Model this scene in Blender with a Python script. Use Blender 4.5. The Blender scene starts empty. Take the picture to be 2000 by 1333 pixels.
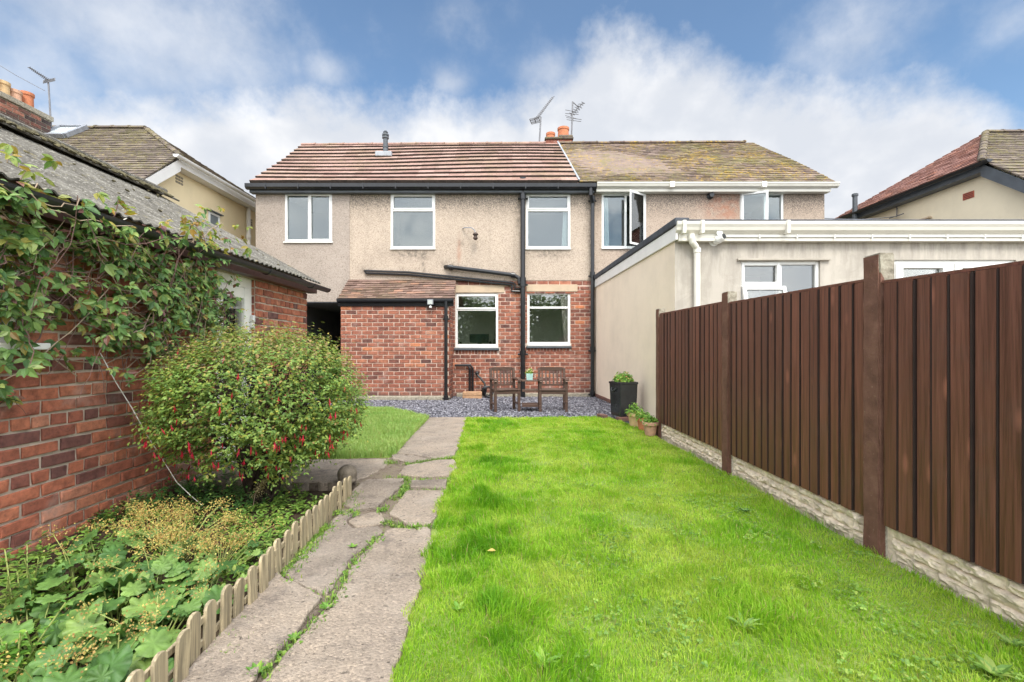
import bpy, bmesh, math, random
import numpy as np
from mathutils import Vector, Matrix

rng = np.random.default_rng(7)
random.seed(7)
SC = bpy.context.scene
COL = SC.collection
R = math.radians

# ------------------------------------------------------------------ camera
EYE = 1.25
FPX, CX, CY = 900.0, 1000.0, 682.0          # in pixels of the 2000 px wide photograph
cam_d = bpy.data.cameras.new("camera")
cam_d.sensor_width = 36.0
cam_d.lens = 36.0 * FPX / 2000.0
cam_d.shift_y = (CY - 666.5) / 2000.0
cam_d.clip_start = 0.05
cam_d.clip_end = 2000
cam = bpy.data.objects.new("camera", cam_d)
COL.objects.link(cam)
cam.location = (0, 0, EYE)
cam.rotation_euler = (R(90), 0, 0)
SC.camera = cam

SC.view_settings.view_transform = 'Standard'
SC.view_settings.look = 'None'
SC.view_settings.gamma = 1.0
SC.view_settings.exposure = 1.08
SC.cycles.use_denoising = True
SC.cycles.max_bounces = 8
SC.cycles.transparent_max_bounces = 12
SC.cycles.sample_clamp_indirect = 6.0

# ------------------------------------------------------------------ sun
SUN_EL, SUN_AZ = R(50), R(166)      # azimuth clockwise from +Y (the way the camera looks)
sun_d = bpy.data.lights.new("sun", 'SUN')
sun_d.energy = 1.5
sun_d.angle = R(20)
sun_d.color = (1.0, 0.95, 0.86)
sun = bpy.data.objects.new("sun", sun_d)
COL.objects.link(sun)
sdir = Vector((math.sin(SUN_AZ) * math.cos(SUN_EL), math.cos(SUN_AZ) * math.cos(SUN_EL), math.sin(SUN_EL)))
sun.rotation_euler = sdir.to_track_quat('Z', 'Y').to_euler()
sun.location = sdir * 40

# ------------------------------------------------------------------ node helper
class NT:
    def __init__(s, tree):
        s.t = tree
    def n(s, typ, **kw):
        nd = s.t.nodes.new(typ)
        for k, v in kw.items():
            setattr(nd, k, v)
        return nd
    def put(s, sock, v):
        if isinstance(v, bpy.types.NodeSocket):
            s.t.links.new(v, sock)
        elif v is not None:
            if hasattr(sock.default_value, '__len__') and isinstance(v, (tuple, list)) and len(v) == 3 and len(sock.default_value) == 4:
                v = (*v, 1)
            sock.default_value = v
    def m(s, op, a, b=None, c=None, clamp=False):
        nd = s.n('ShaderNodeMath', operation=op, use_clamp=clamp)
        s.put(nd.inputs[0], a)
        if b is not None: s.put(nd.inputs[1], b)
        if c is not None: s.put(nd.inputs[2], c)
        return nd.outputs[0]
    def mr(s, v, a, b, c=0.0, d=1.0, smooth=False):
        nd = s.n('ShaderNodeMapRange')
        nd.interpolation_type = 'SMOOTHSTEP' if smooth else 'LINEAR'
        for i, x in enumerate((v, a, b, c, d)): s.put(nd.inputs[i], x)
        return nd.outputs[0]
    def mix(s, f, a, b, blend='MIX'):
        nd = s.n('ShaderNodeMix', data_type='RGBA', blend_type=blend)
        s.put(nd.inputs[0], f); s.put(nd.inputs[6], a); s.put(nd.inputs[7], b)
        return nd.outputs[2]
    def noise(s, vec, scale, detail=4, rough=0.55, dist=0.0):
        nd = s.n('ShaderNodeTexNoise')
        if vec is not None: s.put(nd.inputs['Vector'], vec)
        nd.inputs['Scale'].default_value = scale
        nd.inputs['Detail'].default_value = detail
        nd.inputs['Roughness'].default_value = rough
        nd.inputs['Distortion'].default_value = dist
        return nd.outputs[0]
    def voro(s, vec, scale, feature='F1', out=0, rnd=1.0):
        nd = s.n('ShaderNodeTexVoronoi', feature=feature)
        s.put(nd.inputs['Vector'], vec)
        nd.inputs['Scale'].default_value = scale
        nd.inputs['Randomness'].default_value = rnd
        return nd.outputs[out]
    def ramp(s, f, stops, interp='LINEAR'):
        nd = s.n('ShaderNodeValToRGB')
        cr = nd.color_ramp
        cr.interpolation = interp
        while len(cr.elements) < len(stops): cr.elements.new(0.5)
        for e, (p, c) in zip(cr.elements, stops):
            e.position = p
            e.color = (*c, 1) if len(c) == 3 else c
        s.put(nd.inputs[0], f)
        return nd.outputs[0]
    def scale(s, vec, v):
        nd = s.n('ShaderNodeVectorMath', operation='MULTIPLY')
        s.put(nd.inputs[0], vec); nd.inputs[1].default_value = v
        return nd.outputs[0]

# ------------------------------------------------------------------ world: sky with a bank of cloud
world = bpy.data.worlds.new("World")
SC.world = world
world.use_nodes = True
wt = world.node_tree
wt.nodes.clear()
W = NT(wt)
sky = W.n('ShaderNodeTexSky', sky_type='NISHITA')
sky.sun_disc = False
sky.sun_elevation = SUN_EL
sky.sun_rotation = SUN_AZ
sky.air_density = 1.0
sky.dust_density = 0.6
sky.ozone_density = 2.0
tc = W.n('ShaderNodeTexCoord')
dvec = tc.outputs['Generated']
sx = W.n('ShaderNodeSeparateXYZ'); W.put(sx.inputs[0], dvec)
az = W.m('ARCTAN2', sx.outputs[0], sx.outputs[1])
el = W.m('ARCSINE', sx.outputs[2])
def azel(px, py):
    u, v = (px - CX) / FPX, (CY - py) / FPX
    return math.atan(u), math.atan(v / math.sqrt(1 + u * u))
TOP = [(0, 232), (110, 205), (250, 195), (330, 188), (440, 180), (540, 182), (650, 192), (720, 208), (790, 232), (835, 190),
       (870, 185), (900, 208), (1000, 205), (1050, 175), (1110, 135), (1150, 90), (1200, 70), (1300, 105), (1400, 120),
       (1450, 155), (1600, 165), (1700, 178), (1800, 165), (1850, 185), (1900, 208), (1950, 245), (2000, 285)]
fc = W.n('ShaderNodeFloatCurve')
cv = fc.mapping.curves[0]
pts = [((azel(a, b)[0] + 0.9) / 1.8, azel(a, b)[1]) for a, b in TOP]
while len(cv.points) < len(pts): cv.points.new(0.5, 0.5)
for p, (a, b) in zip(cv.points, pts):
    p.location = (a, b)
fc.mapping.update()
W.put(fc.inputs['Value'], W.m('DIVIDE', W.m('ADD', az, 0.9), 1.8, clamp=True))
thr = fc.outputs[0]
n_big = W.noise(dvec, 5.0, 6, 0.55)
n_med = W.noise(dvec, 14.0, 7, 0.6)
n_fin = W.noise(dvec, 40.0, 5, 0.6)
wob = W.m('ADD', W.m('MULTIPLY', W.m('SUBTRACT', n_med, 0.5), 0.11), W.m('MULTIPLY', W.m('SUBTRACT', n_fin, 0.5), 0.05))
gap = W.m('ADD', W.m('SUBTRACT', thr, el), wob)
dens = W.mr(gap, -0.055, 0.06, smooth=True)
def blob(px, py, sa, se, amp):
    a0, e0 = azel(px, py)
    da = W.m('DIVIDE', W.m('SUBTRACT', az, a0), sa)
    de = W.m('DIVIDE', W.m('SUBTRACT', el, e0), se)
    q = W.m('ADD', W.m('MULTIPLY', da, da), W.m('MULTIPLY', de, de))
    return W.m('MULTIPLY', W.m('POWER', 2.718, W.m('MULTIPLY', q, -1.0)), amp)
wm = None
for b in ((300, 70, 0.26, 0.12, 0.75), (60, 130, 0.12, 0.1, 0.65), (1660, 80, 0.11, 0.085, 0.62), (640, 140, 0.07, 0.035, 0.55),
          (880, 165, 0.05, 0.03, 0.7), (1080, 140, 0.08, 0.05, 0.6), (1960, 30, 0.06, 0.05, 0.35), (900, 20, 0.1, 0.04, 0.3)):
    q = blob(*b)
    wm = q if wm is None else W.m('MAXIMUM', wm, q)
wn = W.mr(W.m('ADD', W.m('MULTIPLY', n_med, 0.75), W.m('MULTIPLY', n_big, 0.45)), 0.40, 0.78, smooth=True)
wisp = W.mr(W.m('ADD', W.m('MULTIPLY', wm, 0.8), W.m('MULTIPLY', W.m('SUBTRACT', W.m('ADD', W.m('MULTIPLY', n_med, 0.6), W.m('MULTIPLY', n_big, 0.4)), 0.5), 1.1)), 0.04, 0.80, 0.03, 0.70, smooth=True)
# away from the view the sky is broken cloud as well
beh = W.mr(sx.outputs[1], 0.35, -0.1, smooth=True)
cover = W.m('MULTIPLY', W.mr(n_big, 0.33, 0.5, smooth=True), beh)
dens = W.m('MAXIMUM', W.m('MAXIMUM', dens, wisp), cover)
shade = W.noise(W.scale(dvec, (1, 1, 1.6)), 4.2, 5, 0.55)
shade2 = W.noise(dvec, 11.0, 4, 0.5)
sh = W.mr(W.m('ADD', W.m('MULTIPLY', shade, 0.6), W.m('MULTIPLY', shade2, 0.4)), 0.38, 0.66, smooth=True)
CLOUD = 8.3
ccol = W.mix(sh, (0.70 * CLOUD, 0.735 * CLOUD, 0.80 * CLOUD), (1.0 * CLOUD, 1.0 * CLOUD, 1.005 * CLOUD))
skyc = W.mix(1.0, sky.outputs[0], (1.30, 1.46, 1.47), 'MULTIPLY')
# cloud outside the view, behind and overhead, is boosted to brighten the scene
sunv = W.n('ShaderNodeVectorMath', operation='DOT_PRODUCT'); W.put(sunv.inputs[0], dvec); sunv.inputs[1].default_value = tuple(sdir)
unseen_boost = W.m('MAXIMUM', W.mr(sx.outputs[2], 0.62, 0.92, 1.0, 5.6, smooth=True), W.m('MAXIMUM', W.mr(sunv.outputs['Value'], 0.2, 0.95, 1.0, 3.8, smooth=True), W.mr(sx.outputs[1], 0.45, -0.1, 1.0, 3.2, smooth=True)))
lsc = W.n('ShaderNodeVectorMath', operation='SCALE'); W.put(lsc.inputs[0], ccol); W.put(lsc.inputs['Scale'], unseen_boost)
wcol = W.mix(dens, skyc, lsc.outputs[0])
bg = W.n('ShaderNodeBackground')
W.put(bg.inputs['Color'], wcol)
bg.inputs['Strength'].default_value = 0.062
wo = W.n('ShaderNodeOutputWorld')
wt.links.new(bg.outputs[0], wo.inputs[0])

# ------------------------------------------------------------------ geometry helpers
def P(px, py, D):
    return Vector(((px - CX) / FPX * D, D, EYE - (py - CY) / FPX * D))
def G(px, py, z=0.0):
    D = (EYE - z) * FPX / (py - CY)
    return Vector(((px - CX) / FPX * D, D, z))
def XD(px, D): return (px - CX) / FPX * D
def ZD(py, D): return EYE - (py - CY) / FPX * D

class MB:
    def __init__(s, M=None):
        s.v, s.f, s.M = [], [], M
    def add(s, vs, fs):
        o = len(s.v)
        if s.M is not None: vs = [s.M @ Vector(v) for v in vs]
        s.v += [tuple(v) for v in vs]
        s.f += [tuple(i + o for i in f) for f in fs]
    def box(s, x0, x1, y0, y1, z0, z1):
        s.add([(x0, y0, z0), (x1, y0, z0), (x1, y1, z0), (x0, y1, z0), (x0, y0, z1), (x1, y0, z1), (x1, y1, z1), (x0, y1, z1)],
              [(0, 3, 2, 1), (4, 5, 6, 7), (0, 1, 5, 4), (1, 2, 6, 5), (2, 3, 7, 6), (3, 0, 4, 7)])
    def quad(s, *p): s.add(p, [tuple(range(len(p)))])
    def bar(s, a, b, w, h, up=(0, 0, 1)):
        a, b = Vector(a), Vector(b)
        d = (b - a).normalized(); u = Vector(up)
        x = d.cross(u)
        if x.length < 1e-4: x = d.cross(Vector((1, 0, 0)))
        x.normalize(); u = x.cross(d).normalized()
        c = [(-w / 2, -h / 2), (w / 2, -h / 2), (w / 2, h / 2), (-w / 2, h / 2)]
        s.add([a + x * i + u * j for i, j in c] + [b + x * i + u * j for i, j in c],
              [(3, 2, 1, 0), (4, 5, 6, 7), (0, 1, 5, 4), (1, 2, 6, 5), (2, 3, 7, 6), (3, 0, 4, 7)])
    def prism(s, prof, a, b, U, V, cap=True):
        a, b, U, V = Vector(a), Vector(b), Vector(U), Vector(V)
        n = len(prof)
        s.add([a + U * i + V * j for i, j in prof] + [b + U * i + V * j for i, j in prof],
              [(i, (i + 1) % n, n + (i + 1) % n, n + i) for i in range(n)] + ([tuple(range(n))[::-1], tuple(range(n, 2 * n))] if cap else []))
    def tube(s, pts, r, n=8, cap=True):
        pts = [Vector(p) for p in pts]
        rs = r if isinstance(r, (list, tuple)) else [r] * len(pts)
        vs, fs = [], []
        pu = None
        for i, p in enumerate(pts):
            d = (pts[min(i + 1, len(pts) - 1)] - pts[max(i - 1, 0)])
            if d.length < 1e-9: d = Vector((0, 0, 1))
            d.normalize()
            u = (pu - d * pu.dot(d)) if pu is not None else d.cross(Vector((0.31, 0.17, 0.93)))
            if u.length < 1e-4: u = d.cross(Vector((1, 0, 0)))
            u.normalize(); pu = u; w = d.cross(u)
            for k in range(n):
                t = 2 * math.pi * k / n
                vs.append(p + (u * math.cos(t) + w * math.sin(t)) * rs[i])
        for i in range(len(pts) - 1):
            for k in range(n):
                fs.append((i * n + k, i * n + (k + 1) % n, (i + 1) * n + (k + 1) % n, (i + 1) * n + k))
        if cap:
            fs += [tuple(range(n))[::-1], tuple(range((len(pts) - 1) * n, len(pts) * n))]
        s.add(vs, fs)
    def lathe(s, prof, c, n=20):
        c = Vector(c)
        vs, fs = [], []
        for r, z in prof:
            for k in range(n):
                t = 2 * math.pi * k / n
                vs.append(c + Vector((r * math.cos(t), r * math.sin(t), z)))
        for i in range(len(prof) - 1):
            for k in range(n):
                fs.append((i * n + k, i * n + (k + 1) % n, (i + 1) * n + (k + 1) % n, (i + 1) * n + k))
        fs += [tuple(range(n))[::-1], tuple(range((len(prof) - 1) * n, len(prof) * n))]
        s.add(vs, fs)

def root_loc(o):
    v = Vector((0, 0, 0))
    while o is not None:
        v += o.location; o = o.parent
    return v

def mesh_np(name, V, F, uv=True, smooth=False):
    """V: n x 3, F: list of tuples or an m x k array"""
    me = bpy.data.meshes.new(name)
    V = np.asarray(V, dtype=np.float32).reshape(-1, 3)
    if isinstance(F, np.ndarray):
        m, k = F.shape
        tot = np.full(m, k, dtype=np.int32); idx = F.astype(np.int32).ravel()
    else:
        tot = np.array([len(f) for f in F], dtype=np.int32)
        idx = np.array([i for f in F for i in f], dtype=np.int32)
    me.vertices.add(len(V)); me.vertices.foreach_set('co', V.ravel())
    me.loops.add(len(idx)); me.loops.foreach_set('vertex_index', idx)
    me.polygons.add(len(tot))
    st = np.concatenate(([0], np.cumsum(tot)[:-1])).astype(np.int32)
    me.polygons.foreach_set('loop_start', st); me.polygons.foreach_set('loop_total', tot)
    me.polygons.foreach_set('use_smooth', np.full(len(tot), bool(smooth)))
    me.update(calc_edges=True)
    return me

def box_uv(me, V):
    nrm = np.zeros(len(me.polygons) * 3, dtype=np.float32); me.polygons.foreach_get('normal', nrm)
    nrm = np.abs(nrm.reshape(-1, 3))
    tot = np.zeros(len(me.polygons), dtype=np.int32); me.polygons.foreach_get('loop_total', tot)
    idx = np.zeros(len(me.loops), dtype=np.int32); me.loops.foreach_get('vertex_index', idx)
    ax = np.repeat(np.argmax(nrm * np.array([1, 1, 1.02]), axis=1), tot)
    co = np.asarray(V, dtype=np.float32).reshape(-1, 3)[idx]
    u = np.where(ax == 0, co[:, 1], co[:, 0]); v = np.where(ax == 2, co[:, 1], co[:, 2])
    uvl = me.uv_layers.new(name='UVMap')
    uvl.data.foreach_set('uv', np.stack([u, v], 1).astype(np.float32).ravel())

def obj(name, mb, mat, parent=None, loc=None, smooth=False, bevel=0, uv=True, fix=True):
    """one mesh object from an MB (or (V, F)); world coordinates go in"""
    V, F = (mb.v, mb.f) if isinstance(mb, MB) else mb
    V = np.asarray(V, dtype=np.float64).reshape(-1, 3)
    base = root_loc(parent) if parent is not None else Vector(loc if loc is not None else (0, 0, 0))
    me = mesh_np(name, V - np.array(base), F, smooth=smooth)
    if fix and isinstance(mb, MB):
        bm = bmesh.new(); bm.from_mesh(me)
        bmesh.ops.recalc_face_normals(bm, faces=bm.faces)
        bm.to_mesh(me); bm.free()
    if uv: box_uv(me, V)
    if isinstance(mat, (list, tuple)):
        for x in mat: me.materials.append(x)
    else:
        me.materials.append(mat)
    o = bpy.data.objects.new(name, me); COL.objects.link(o)
    if parent is not None: o.parent = parent
    else: o.location = base
    if bevel:
        b = o.modifiers.new('bevel', 'BEVEL'); b.width = bevel; b.segments = 2; b.limit_method = 'ANGLE'; b.angle_limit = R(40)
    return o

def tag(o, label, cat, group=None, kind=None):
    o['label'] = label; o['category'] = cat
    if group: o['group'] = group
    if kind: o['kind'] = kind
    return o
def thing(name, label, cat, loc=(0, 0, 0), group=None):
    o = bpy.data.objects.new(name, None); COL.objects.link(o)
    o.location = loc; o.empty_display_size = 0.2
    return tag(o, label, cat, group)
def struct(name, mb, mat, loc=None, **kw):
    o = obj(name, mb, mat, None, loc, **kw); o['kind'] = 'structure'; return o
def stuff(o): o['kind'] = 'stuff'; return o
def sync(): bpy.context.view_layer.update()

def vnoise(x, y, scale, seed=0):
    r = np.random.default_rng(seed).random((64, 64))
    u, v = np.asarray(x) / scale, np.asarray(y) / scale
    i, j = np.floor(u).astype(int), np.floor(v).astype(int)
    fx, fy = u - i, v - j
    fx = fx * fx * (3 - 2 * fx); fy = fy * fy * (3 - 2 * fy)
    g = lambda a, b: r[a % 64, b % 64]
    return (g(i, j) * (1 - fx) + g(i + 1, j) * fx) * (1 - fy) + (g(i, j + 1) * (1 - fx) + g(i + 1, j + 1) * fx) * fy

def inpoly(x, y, poly):
    x, y = np.asarray(x), np.asarray(y)
    c = np.zeros(x.shape, dtype=bool)
    n = len(poly)
    for i in range(n):
        x0, y0 = poly[i][0], poly[i][1]; x1, y1 = poly[(i + 1) % n][0], poly[(i + 1) % n][1]
        if y0 == y1: continue
        k = ((y0 > y) != (y1 > y)) & (x < (x1 - x0) * (y - y0) / (y1 - y0) + x0)
        c ^= k
    return c

def scatter(tv, tf, Pos, Xd, Yd, Zd, S):
    """copies of a small template (tv, tf) at many places, as one (V, F) pair"""
    tv = np.asarray(tv, dtype=np.float64)
    S = np.asarray(S)
    if S.ndim == 1: S = np.repeat(S[:, None], 3, 1)
    n, k = len(Pos), len(tv)
    V = (Pos[:, None, :] + Xd[:, None, :] * (tv[None, :, 0:1] * S[:, None, 0:1]) + Yd[:, None, :] * (tv[None, :, 1:2] * S[:, None, 1:2])
         + Zd[:, None, :] * (tv[None, :, 2:3] * S[:, None, 2:3]))
    tf = np.asarray(tf)
    F = (tf[None] + (np.arange(n) * k)[:, None, None]).reshape(-1, tf.shape[1])
    return V.reshape(-1, 3), F
def basis(N, rng=rng, T=None):
    """random frames whose Z is N; returns X (width), Y (length), Z"""
    N = N / (np.linalg.norm(N, axis=1, keepdims=True) + 1e-9)
    if T is None: T = rng.normal(size=N.shape)
    Y = T - N * (T * N).sum(1, keepdims=True)
    Y /= np.linalg.norm(Y, axis=1, keepdims=True) + 1e-9
    return np.cross(Y, N), Y, N
# folded pointed leaf lying along +Y, z up: quads only
LEAF_V = [(0, 0, 0), (-.26, .3, .07), (0, .36, 0), (.26, .3, .07), (-.2, .66, .05), (0, .72, -.02), (.2, .66, .05), (0, 1.0, -.08)]
LEAF_F = [(0, 2, 1, 1), (0, 3, 2, 2), (1, 2, 5, 4), (2, 3, 6, 5), (4, 5, 7, 7), (5, 6, 7, 7)]
LEAF_T = [(0, 2, 1), (0, 3, 2), (1, 2, 5), (1, 5, 4), (2, 3, 6), (2, 6, 5), (4, 5, 7), (5, 6, 7)]
DIA_V = [(0, 0, 0), (-.28, .45, .05), (0, 1, -.04), (.28, .45, .05), (0, .5, -.02)]
DIA_T = [(0, 4, 1), (0, 3, 4), (1, 4, 2), (4, 3, 2)]

def blades(Pos, H, Wd, lean, seed=1, flow=None):
    """grass blades: 5 vertices each"""
    r = np.random.default_rng(seed)
    n = len(Pos)
    a = r.uniform(0, 2 * np.pi, n)
    wx, wy = np.cos(a), np.sin(a)
    b = r.uniform(0, 2 * np.pi, n)
    if flow is not None: b = np.where(r.random(n) < .72, flow + r.normal(size=n) * .55, b)
    ln = lean * r.uniform(0.2, 1.0, n)
    lx, ly = np.cos(b) * ln, np.sin(b) * ln
    z = np.zeros(n)
    w = np.stack([wx, wy, z], 1) * (Wd / 2)[:, None]
    mid = Pos + np.stack([lx * .35, ly * .35, z + .6], 1) * H[:, None]
    tip = Pos + np.stack([lx * 1.1, ly * 1.1, 1.0 - .35 * ln], 1) * H[:, None]
    V = np.stack([Pos - w, Pos + w, mid + w * .75, mid - w * .75, tip], 1).reshape(-1, 3)
    o = (np.arange(n) * 5)[:, None]
    F = np.concatenate([o + np.array([[0, 1, 2]]), o + np.array([[0, 2, 3]]), o + np.array([[3, 2, 4]])], 0)
    return V, F
# ------------------------------------------------------------------ materials
def new_mat(name):
    m = bpy.data.materials.new(name); m.use_nodes = True
    t = m.node_tree; t.nodes.clear()
    N = NT(t)
    out = N.n('ShaderNodeOutputMaterial')
    b = N.n('ShaderNodeBsdfPrincipled')
    t.links.new(b.outputs[0], out.inputs[0])
    N.out, N.b = out, b
    return m, N
def uvs(N): return N.n('ShaderNodeUVMap', uv_map='UVMap').outputs[0]
def gen(N): return N.n('ShaderNodeTexCoord').outputs['Object']
def pos(N): return N.n('ShaderNodeNewGeometry').outputs['Position']
def isl(N): return N.n('ShaderNodeNewGeometry').outputs['Random Per Island']
def bump(N, h, strength=0.4, dist=0.01):
    b = N.n('ShaderNodeBump'); b.inputs['Strength'].default_value = strength; b.inputs['Distance'].default_value = dist
    N.put(b.inputs['Height'], h); N.put(N.b.inputs['Normal'], b.outputs[0])
def fin(N, col, rough=0.8, spec=0.5):
    N.put(N.b.inputs['Base Color'], col); N.put(N.b.inputs['Roughness'], rough)
    N.b.inputs['Specular IOR Level'].default_value = spec

def m_flat(name, col, rough=0.5, var=0.12, sc=6.0, spec=0.5, bmp=0.0, bsc=80):
    m, N = new_mat(name)
    p = pos(N)
    n = N.noise(p, sc, 5, 0.6)
    d = tuple(c * (1 - var) for c in col); l = tuple(min(1, c * (1 + var)) for c in col)
    c = N.ramp(n, [(0.3, d), (0.7, l)])
    fin(N, c, rough, spec)
    if bmp: bump(N, N.noise(p, bsc, 3), bmp, 0.004)
    return m

BRICKS = [(0.0, (.115, .056, .046)), (0.07, (.16, .066, .050)), (0.2, (.215, .082, .056)), (0.45, (.265, .098, .064)), (0.7, (.295, .112, .071)),
          (0.9, (.335, .132, .082)), (0.97, (.385, .158, .092)), (1.0, (.47, .17, .075))]
def m_brick(name, stops=BRICKS, grime=0.5, soot_z=None, patch=None):
    m, N = new_mat(name)
    p = pos(N)
    c = N.ramp(isl(N), stops)
    n = N.noise(p, 14, 6, 0.65)
    c = N.mix(N.mr(n, 0.35, 0.75), c, (.5, .5, .5), 'OVERLAY') if False else N.mix(1.0, c, N.ramp(n, [(0.30, (.5, .5, .52)), (0.5, (1, 1, 1)), (0.70, (1.4, 1.35, 1.3))]), 'MULTIPLY')
    dk = N.mr(N.noise(p, 45, 4, 0.6), 0.58, 0.72)
    c = N.mix(N.m('MULTIPLY', dk, 0.45), c, (.07, .045, .04))
    w = N.mr(N.noise(p, 3.1, 5, 0.6), 0.56, 0.76)
    c = N.mix(N.m('MULTIPLY', w, grime), c, (.42, .33, .29))
    if soot_z is not None:      # damp, dirty bottom courses
        sz = N.n('ShaderNodeSeparateXYZ'); N.put(sz.inputs[0], p)
        k = N.mr(N.m('ADD', sz.outputs[2], N.m('MULTIPLY', n, 0.3)), soot_z + .45, soot_z + .1)
        c = N.mix(N.m('MULTIPLY', k, 0.8), c, (.10, .078, .072))
    fin(N, c, 0.88, 0.3)
    h = N.m('ADD', N.noise(p, 60, 5, 0.6), N.m('MULTIPLY', N.noise(p, 220, 3, 0.6), 0.5))
    bump(N, h, 0.45, 0.008)
    return m
def m_mortar(name, col):
    m, N = new_mat(name)
    p = pos(N)
    n = N.noise(p, 9, 6, 0.65)
    c = N.ramp(n, [(0.3, tuple(x * .62 for x in col)), (0.55, col), (0.8, tuple(min(1, x * 1.2) for x in col))])
    fin(N, c, 0.95, 0.2); bump(N, N.noise(p, 130, 4, 0.6), 0.6, 0.006)
    return m

def m_pebble(name, col, dark=0.45, speck=0.5, stain=0.0, rust=None, top=None, soot=()):
    m, N = new_mat(name)
    p = pos(N)
    v = N.voro(p, 72.0, out=1)
    sp = N.n('ShaderNodeSeparateColor'); N.put(sp.inputs[0], v)
    n = N.noise(p, 1.3, 6, 0.62)
    base = N.ramp(n, [(0.3, tuple(c * .86 for c in col)), (0.6, col), (0.8, tuple(c * 1.08 for c in col))])
    spk = N.ramp(sp.outputs[0], [(0.0, (.34, .31, .29)), (0.16, (.62, .58, .55)), (0.32, (1, 1, 1)), (0.8, (1.06, 1.05, 1.03)), (0.95, (1.3, 1.3, 1.3))])
    c = N.mix(speck, base, N.mix(1.0, base, spk, 'MULTIPLY'))
    sz = N.n('ShaderNodeSeparateXYZ'); N.put(sz.inputs[0], p)
    if top is not None:        # soot washed down from the eaves
        k = N.m('MULTIPLY', N.mr(N.m('ADD', sz.outputs[2], N.m('MULTIPLY', N.noise(p, 5, 5, 0.7), 0.5)), top - .15, top + .28), N.mr(sp.outputs[1], 0.25, 0.75))
        c = N.mix(N.m('MULTIPLY', k, 0.8), c, (.10, .088, .075))
    if stain:
        # vertical dirt streaks
        st = N.noise(N.scale(p, (3.0, 3.0, 0.35)), 1.6, 6, 0.6)
        k = N.m('MULTIPLY', N.mr(st, 0.54, 0.72), N.mr(sp.outputs[1], 0.1, 0.9))
        c = N.mix(N.m('MULTIPLY', k, stain), c, (.16, .13, .10))
    if rust:
        for (x, z, w, h, a) in rust:
            dx = N.m('DIVIDE', N.m('SUBTRACT', sz.outputs[0], x), w); dz = N.m('DIVIDE', N.m('SUBTRACT', sz.outputs[2], z), h)
            q = N.m('POWER', 2.718, N.m('MULTIPLY', N.m('ADD', N.m('MULTIPLY', dx, dx), N.m('MULTIPLY', dz, dz)), -1.0))
            c = N.mix(N.m('MULTIPLY', N.m('MULTIPLY', q, a), N.mr(N.noise(p, 7, 4), 0.3, 0.65)), c, (.34, .15, .09))
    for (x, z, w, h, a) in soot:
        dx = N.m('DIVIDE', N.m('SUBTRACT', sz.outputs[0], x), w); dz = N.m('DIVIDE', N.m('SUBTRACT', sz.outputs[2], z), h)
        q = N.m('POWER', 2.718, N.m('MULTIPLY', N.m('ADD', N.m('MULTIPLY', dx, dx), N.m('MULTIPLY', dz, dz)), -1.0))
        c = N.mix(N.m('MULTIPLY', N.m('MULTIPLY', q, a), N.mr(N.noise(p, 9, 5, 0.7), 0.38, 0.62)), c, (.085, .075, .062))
    fin(N, c, 0.95, 0.2)
    bump(N, N.m('MULTIPLY', N.voro(p, 72.0), -1.0), 0.5, 0.010)
    return m

def m_render(name, col, streak=0.3, sc=1.0, dirt=(.30, .27, .22), patch=0.0, grime=0.0):
    m, N = new_mat(name)
    p = pos(N)
    n = N.noise(p, 1.1 * sc, 7, 0.62)
    c = N.ramp(n, [(0.28, tuple(x * .88 for x in col)), (0.55, col), (0.8, tuple(min(.9, x * 1.06) for x in col))])
    st = N.noise(N.scale(p, (2.6, 2.6, 0.4)), 1.5, 7, 0.65)
    c = N.mix(N.m('MULTIPLY', N.mr(st, 0.52, 0.75), streak), c, dirt)
    if grime:
        sz = N.n('ShaderNodeSeparateXYZ'); N.put(sz.inputs[0], p)
        k = N.m('MULTIPLY', N.mr(sz.outputs[2], grime - .55, grime), N.mr(N.noise(N.scale(p, (4.0, 4.0, .7)), 2.2, 7, .7), .42, .66))
        c = N.mix(N.m('MULTIPLY', k, .75), c, tuple(x * .45 for x in col))
    if patch:
        q = N.mr(N.noise(p, 2.3, 4, 0.7, 0.8), 0.5, 0.58)
        c = N.mix(N.m('MULTIPLY', q, patch), c, tuple(x * .62 for x in col))
    fin(N, c, 0.92, 0.25)
    bump(N, N.m('ADD', N.noise(p, 70, 4, 0.6), N.m('MULTIPLY', N.noise(p, 6, 4), 1.5)), 0.35, 0.008)
    return m

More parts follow.
